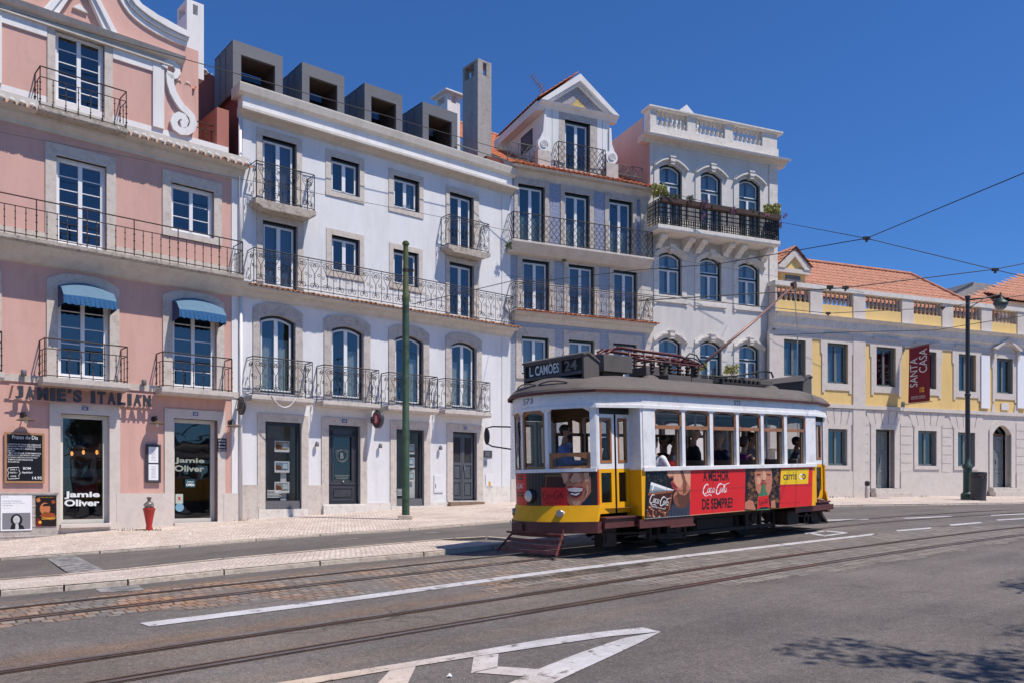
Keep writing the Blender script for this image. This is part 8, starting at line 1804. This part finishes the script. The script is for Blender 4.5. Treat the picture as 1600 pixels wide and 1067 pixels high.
def person(px, py, yl, face, label, shirt, hair='hairblack', skin='skin', arms='lap', sleeve=True, hairstyle='short', extra=None, scale=1., female=False, tilt=0., group='passengers in the tram'):
    """px,py: where the head shows in the photo; yl: seat row across the tram; face: heading in the tram's frame (0 looks to the near side)"""
    x, z = T(px, py, yl); hz = z-.775*scale; X, Y, Z = TW(x, yl, hz)
    mb = MB(); b = MB(); sw = .165 if female else .185
    # torso
    def ering(mbx, P):
        n = 16; vs = []
        for (cx, cy, cz, rx_, ry_) in P:
            for j in range(n): t = 2*pi*j/n; vs.append((cx+rx_*cos(t), cy+ry_*sin(t), cz))
        k = len(P); mbx.add(vs, [(i*n+j, i*n+(j+1) % n, (i+1)*n+(j+1) % n, (i+1)*n+j) for i in range(k-1) for j in range(n)]+[tuple(range(n-1, -1, -1)), tuple(range((k-1)*n, k*n))])
    tor = [(0, 0, -.08, .15, .11), (0, 0, .02, .165, .12), (0, 0, .15, .14, .105), (0, .01, .30, .155, .115), (0, .01, .42, .17, .11), (0, 0, .50, .165, .085), (0, 0, .545, .10, .065), (0, .0, .58, .058, .055)]
    ering(mb, tor); limb(mb, [(0, 0, .55), (0, .012, .66)], [.056, .052])
    h = Vector((0, .025, .775)); mb.ell(h+Vector((0, -.008, .02)), (.076, .094, .092), 0, 16, 12); mb.ell(h+Vector((0, .022, -.045)), (.058, .066, .072), 0, 14, 10); mb.ell(h+Vector((0, .03, -.095)), (.030, .040, .022), 0, 10, 7)
    limb(mb, [h+Vector((0, .085, .015)), h+Vector((0, .108, -.022))], [.011, .016])
    for s in (-1, 1): mb.ell(h+Vector((s*.077, -.008, -.008)), (.012, .022, .032), 0, 8, 6); mb.ell(h+Vector((s*.030, .070, .032)), (.022, .015, .008), 0, 8, 5)
    mb.ell(h+Vector((0, .084, -.062)), (.024, .010, .010), 0, 8, 5)
    ap = {'lap': [(.24, .05, .24), (.15, .27, .17)], 'wheel': [(.25, .10, .25), (.13, .36, .27)], 'sill': [(.26, .12, .27), (.12, .30, .36)], 'chest': [(.24, .08, .25), (.10, .23, .32)]}[arms]
    for s in (-1, 1):
        sh = Vector((s*sw, 0, .485)); e = Vector((s*ap[0][0], ap[0][1], ap[0][2])); w = Vector((s*ap[1][0], ap[1][1], ap[1][2]))
        limb(mb, [sh, sh+(e-sh)*.5, e, e+(w-e)*.5, w], [.055, .047, .040, .036, .026]); hand(mb, w, (w-e), s)
        limb(mb, [(s*.09, .02, -.02), (s*.10, .42, -.02), (s*.10, .43, -.25), (s*.10, .40, -.44)], [.085, .065, .05, .038]); limb(mb, [(s*.10, .38, -.46), (s*.10, .54, -.485)], [.034, .028])
    o = remesh_obj(mb, 'person', M_[skin], .0095); o.location = (X, Y, Z); o.rotation_euler = (0, 0, TH+pi+face); o.scale = (scale,)*3
    tag(o, label, 'person', group)
    sm = flat('cloth_%d_%d_%d' % shirt, shirt, .85); c = MB(); ering(c, [(a, b_, d, e*1.07+.006, f*1.09+.006) for a, b_, d, e, f in tor[:6]]+[(0, 0, .548, .085 if not female else .07, .072)])
    if sleeve:
        for s in (-1, 1):
            sh = Vector((s*sw, 0, .485)); e = Vector((s*ap[0][0], ap[0][1], ap[0][2])); w = Vector((s*ap[1][0], ap[1][1], ap[1][2]))
            pts = [sh, sh+(e-sh)*.5, sh+(e-sh)*(.8 if sleeve == 'short' else 1)]; rr = [.066, .060, .056]
            if sleeve == 'long': pts += [e+(w-e)*.9]; rr += [.036]
            limb(c, pts, rr)
    remesh_obj(c, 'shirt', sm, .013, o)
    t = MB()
    for s in (-1, 1): limb(t, [(s*.08, .0, -.02), (s*.10, .42, -.02), (s*.10, .44, -.24), (s*.10, .41, -.40)], [.11, .078, .062, .052])
    remesh_obj(t, 'trousers', M_['hairblack'] if 0 else flat('trousers', (40, 42, 52), .9), .016, o)
    if hair:
        c = MB(); c.ell(h+Vector((0, -.022, .040)), (.088, .098, .088), 0, 14, 10)
        if hairstyle == 'bob': c.ell(h+Vector((0, -.045, -.01)), (.092, .075, .095), 0, 14, 10)
        if hairstyle == 'curly':
            for k in range(16): a = k*2.4; c.ell(h+Vector((.085*cos(a), -.03+.075*sin(a), .03+.06*sin(k*1.7)+.02)), (.035, .035, .035), 0, 7, 5)
        if hairstyle == 'short': c.ell(h+Vector((0, -.05, .0)), (.078, .060, .07), 0, 12, 9)
        hh = remesh_obj(c, 'hair', M_[hair], .012, o)
        # open the hair over the forehead
        for v in hh.data.vertices:
            if v.co.y > .075 and v.co.z < .835: v.co.y = .060
    f = MB()
    for s in (-1, 1): f.ell(h+Vector((s*.030, .082, .017)), (.013, .006, .006), 0, 8, 5)
    f.build('eyes', M_['hairblack'], o, smooth=True); f = MB(); f.ell(h+Vector((0, .0915, -.064)), (.022, .005, .006), 0, 8, 5); f.build('lips', flat('lipcolour', (150, 80, 75)), o, smooth=True)
    if extra: extra(o, h)
    return o
def shades(o, h):
    f = MB()
    for s in (-1, 1): f.ell(h+Vector((s*.034, .088, .018)), (.030, .010, .021), 0, 12, 7); f.tube([h+Vector((s*.06, .082, .025)), h+Vector((s*.085, -.01, .02))], .005, 5)
    f.box(-.008, .008, h.y+.088, h.y+.096, h.z+.018, h.z+.028); f.build('sunglasses', M_['rubber'], o, smooth=False)
def driver_x(o, h):
    shades(o, h); f = MB(); f.ell(h+Vector((0, .055, -.075)), (.056, .048, .040), 0, 12, 8); f.build('beard', M_['hairblack'], o, smooth=True)
    f = MB(); f.ext([(-.018, .52), (.018, .52), (.03, .25), (0, .20), (-.03, .25)], .128, .140); f.build('tie', flat('tienavy', (20, 22, 35)), o); f = MB(); f.ext([(-.07, .565), (0, .50), (.07, .565), (.06, .59), (0, .53), (-.06, .59)], .06, .12); f.build('collar', flat('cloth_coll', (150, 165, 205)), o)
def cap_x(o, h):
    f = MB(); f.ell(h+Vector((0, -.015, .055)), (.090, .102, .062), 0, 14, 8); f.ell(h+Vector((0, .105, .04)), (.06, .06, .008), 0, 12, 6); f.build('cap', flat('capdark', (40, 40, 45), .9), o, smooth=True)
def pack_x(o, h):
    f = MB(); f.ell((0, -.17, .30), (.14, .09, .19), 0, 14, 9)
    for s in (-1, 1): f.tube([(s*.10, -.12, .46), (s*.11, .02, .55), (s*.11, .135, .40), (s*.12, .10, .25), (s*.12, -.05, .2)], .018, 6)
    f.build('backpack', flat('packpurple', (120, 30, 95), .8), o, smooth=True)
person(882, 674, -.05, .55, 'tram driver with dark beard, sunglasses, light blue shirt and dark tie at the front window', (120, 138, 190), 'hairblack', 'skin', 'wheel', 'long', extra=driver_x, group='people in the tram')
person(1020, 690, -.80, pi-1.4, 'passenger in a white shirt leaning on the red seat at the first side window', (225, 225, 230), 'hairbrown', 'skin', 'sill', 'short')
person(1052, 690, -.35, .35, 'woman with curly black hair and white tank top at the first side window', (215, 215, 220), 'hairblack', 'skintan', 'lap', False, 'curly', female=True)
person(1036, 689, .55, .3, 'dark-haired passenger on the far side, behind the woman in the white tank top', (50, 45, 48), 'hairblack', 'skintan', 'lap', 'short')
person(1083, 676, -.55, .9, 'passenger with a dark cap and black shirt at the second side window', (30, 30, 34), 'hairgrey', 'skin', 'lap', 'short', extra=cap_x, scale=1.04)
person(1122, 683, -.62, 1.35, 'grey-haired passenger in a navy T-shirt at the third side window', (34, 40, 66), 'hairgrey', 'skin', 'sill', 'short')
person(1162, 690, -.72, 1.5, 'woman with short brown hair, purple top and purple backpack at the fourth side window', (110, 55, 120), 'hairbrown', 'skin', 'sill', False, 'bob', extra=pack_x, female=True)
person(1174, 684, -.25, .3, 'dark-haired passenger facing the street behind the woman with the purple backpack', (120, 115, 125), 'hairblack', 'skin', 'chest', 'short')
person(1243.5, 690, -.65, .35, 'young passenger with sunglasses and grey T-shirt at the last side window', (78, 86, 100), 'hairblack', 'skintan', 'lap', 'short', extra=shades, scale=.94)
person(945, 694, .1, .6, 'grey-haired passenger seen through the folding door', (90, 80, 85), 'hairgrey', 'skin', 'lap', 'short')

# ================================================================== overhead wires
def at(px, py, Y): return ((px-CX)/FP*Y, Y, EYE+(HY-py)/FP*Y)
def wire(pts, r, label, sag=0., clamps=()):
    P = []
    for a, b in zip(pts, pts[1:]):
        a, b = Vector(a), Vector(b)
        for i in range(12): t = i/12; P.append(a+(b-a)*t-Vector((0, 0, sag*4*t*(1-t))))
    P.append(Vector(pts[-1])); mb = MB(); mb.tube(P, r, 5); o = mb.build('overhead_wire', M_['rubber'], None, smooth=True); tag(o, label, 'wire', 'overhead wires')
    for c in clamps:
        mb = MB(); c = Vector(c); mb.box(c.x-.07, c.x+.07, c.y-.02, c.y+.02, c.z-.03, c.z+.035); mb.box(c.x-.02, c.x+.02, c.y-.02, c.y+.02, c.z-.075, c.z-.02); mb.build('wire_clamp', M_['rubber'], o)
fw = lambda f, px, py, w: (lambda u, z: (*f.xy(u, w), z))(*f.P(px, py, w))
wire([fw(FA, -40, 1, 1.0), fw(FA, 360, 113, 1.0), fw(FB, 560, 169, 1.0), fw(FB, 780, 233, 1.0), fw(FC, 1000, 290, 1.0), fw(FD, 1217, 346, 1.6)], .011, 'thick cable strung along the upper facades from the pink house to the planted balcony')
wire([fw(FA, -40, 199, 1.2), fw(FA, 380, 281, 1.2), fw(FB, 640, 330, 1.2), fw(FB, 790, 360, 1.2), fw(FC, 1010, 398, 1.2), fw(FD, 1210, 432, 1.2), fw(FE, 1350, 458, 1.2)], .007, 'thin wire running across the facades below the top floor windows')
J1 = at(1354, 373, 17.5); J2 = at(1555, 422, 18.5)
wire([fw(FC, 805, 444, .8), at(1000, 422, 24), at(1121, 413, 21.5), at(1215, 397, 19.8), J1], .010, 'span wire from the tiled house to the junction in the sky', clamps=(J1, at(1121, 413, 21.5)))
wire([J1, at(1660, 246, 12)], .009, 'wire rising from the sky junction out of the upper right corner')
wire([fw(FD, 1222, 348, 1.6), J1, J2, at(1680, 452, 20)], .009, 'wire descending from the planted balcony past the lamp post to the right edge', clamps=(J2,))
TWp = [TW(x, -.05, 5.33) for x in (-30, -10, -2, 4, 10)]
wire([at(1000, 470, 17.0), at(1248, 455, 18.4), at(1321, 450, 19.2), at(1556, 421, 22), at(1680, 396, 24)], .012, 'contact wire touched by the trolley pole, running to the right edge', clamps=(at(1321, 450, 19.2), at(1297, 449, 18.9)))
wire([(POLE[0]+.2, POLE[1], POLE[3]), at(810, 437, 24), at(1010, 461, 25), at(1294, 490, 26), at(1473, 481, 27), at(1700, 446, 28)], .011, 'wire from the clamp of the green pole across the tiled house to the right', clamps=(at(1294, 490, 26), at(1473, 481, 27)))
wire([fw(FC, 790, 431, .9), fw(FC, 1010, 454, .9), fw(FD, 1205, 484, .9)], .006, 'thin wire across the second floor of the tiled house')
wire([fw(FE, 1210, 524, .4), at(1330, 519, 30), at(1461, 516, 29), at(1547, 502, 28.5), at(1700, 478, 28)], .011, 'wire anchored at the left end of the yellow building, running right above its windows')

# ================================================================== street trees whose shade falls on the near road, and those the windows mirror
def tree(x, y, h, cr, label, n=5200, seed=1, low=.42, leaf=.10):
    rnd = random.Random(seed); z0 = GZ(x, y); t = empty('street_tree', (x, y, z0), label, 'tree', 0, 'street trees on the photographer\'s side'); mb = MB(); top = h*.55
    mb.tube([(0, 0, -.1), (.05, .02, h*.2), (-.03, .05, h*.4), (.08, 0, top)], [.22, .17, .14, .10], 9); tips = []
    for k in range(11):
        a = k*2.4+rnd.random(); r = cr*rnd.uniform(.45, .95); b = Vector((0, 0, h*rnd.uniform(.33, .52))); e = Vector((r*cos(a), r*sin(a), h*rnd.uniform(low+.08, .95))); m = (b+e)/2+Vector((0, 0, .3)); mb.tube([b, m, e], [.07, .045, .015], 6); tips += [m, e, (m+e)/2]
    mb.build('trunk', M_['bark'], t, smooth=True); mb = MB()
    cl = []
    for k in range(46):
        p = Vector(rnd.choice(tips)); cl.append((p+Vector((rnd.gauss(0, cr*.22), rnd.gauss(0, cr*.22), rnd.gauss(0, h*.06))), rnd.uniform(.35, .8)))
    for c, r in cl: leaf_blob(mb, c, (r, r, r*.7), n//46, leaf, rnd, 0)
    mb.build('crown', M_['leafgreen'], t, fix=False)
tree(7.75, 3.7, 8.2, 2.2, 'leafy street tree just beyond the lower right corner, casting dappled shade', n=12000, seed=5, leaf=.075)
tree(9.6, 8.2, 7.0, 1.35, 'second leafy tree to the right, its shade reaching the right edge of the road', n=6000, seed=9)
tree(-6, -9, 11, 4.2, 'tall leafy tree behind the photographer on the left', n=7000, seed=2, leaf=.14); tree(3, -11, 12, 4.5, 'tall leafy tree directly behind the photographer', n=7000, seed=3, leaf=.14); tree(14, -7, 11, 4.2, 'tall leafy tree behind the photographer on the right', n=7000, seed=4, leaf=.14); tree(-17, -3, 10, 4, 'leafy tree further left behind the photographer', n=6000, seed=6, leaf=.14)

plant(795, 384, (.12, .10, .16), 160, .04, 'green weed tuft at the left end of the tiled house upper balcony', LG, w=.5, group='weed tufts under the balconies of the tiled house', name='weed_tuft', stems=False, f=FC); plant(881, 405, (.10, .08, .13), 120, .035, 'green weed tuft growing under the tiled house upper balcony', LG, w=.15, group='weed tufts under the balconies of the tiled house', name='weed_tuft', stems=False, f=FC)
for (px, py, fn, lb) in ((296, 834.5, bps, 'crumpled white paper lying on the pavement right of the hydrant'), (702, 1057, lambda x, y: bp(x, y, .004), 'flat white paper scrap on the road near the painted island')):
    X, Y, Z = fn(px, py); k = .045 if py < 900 else .022; mb = MB(); mb.add([(-k, -k*.6, .004), (k*.2, -k*.9, .012), (k, -.1*k, .004), (k*.5, k*.8, .02), (-k*.6, k*.6, .006), (0, 0, .03)], [(0, 1, 5), (1, 2, 5), (2, 3, 5), (3, 4, 5), (4, 0, 5)]); o = mb.build('litter', M_['bannerwhite']); o.location = (X, Y, Z); tag(o, lb, 'litter', 'paper scraps')
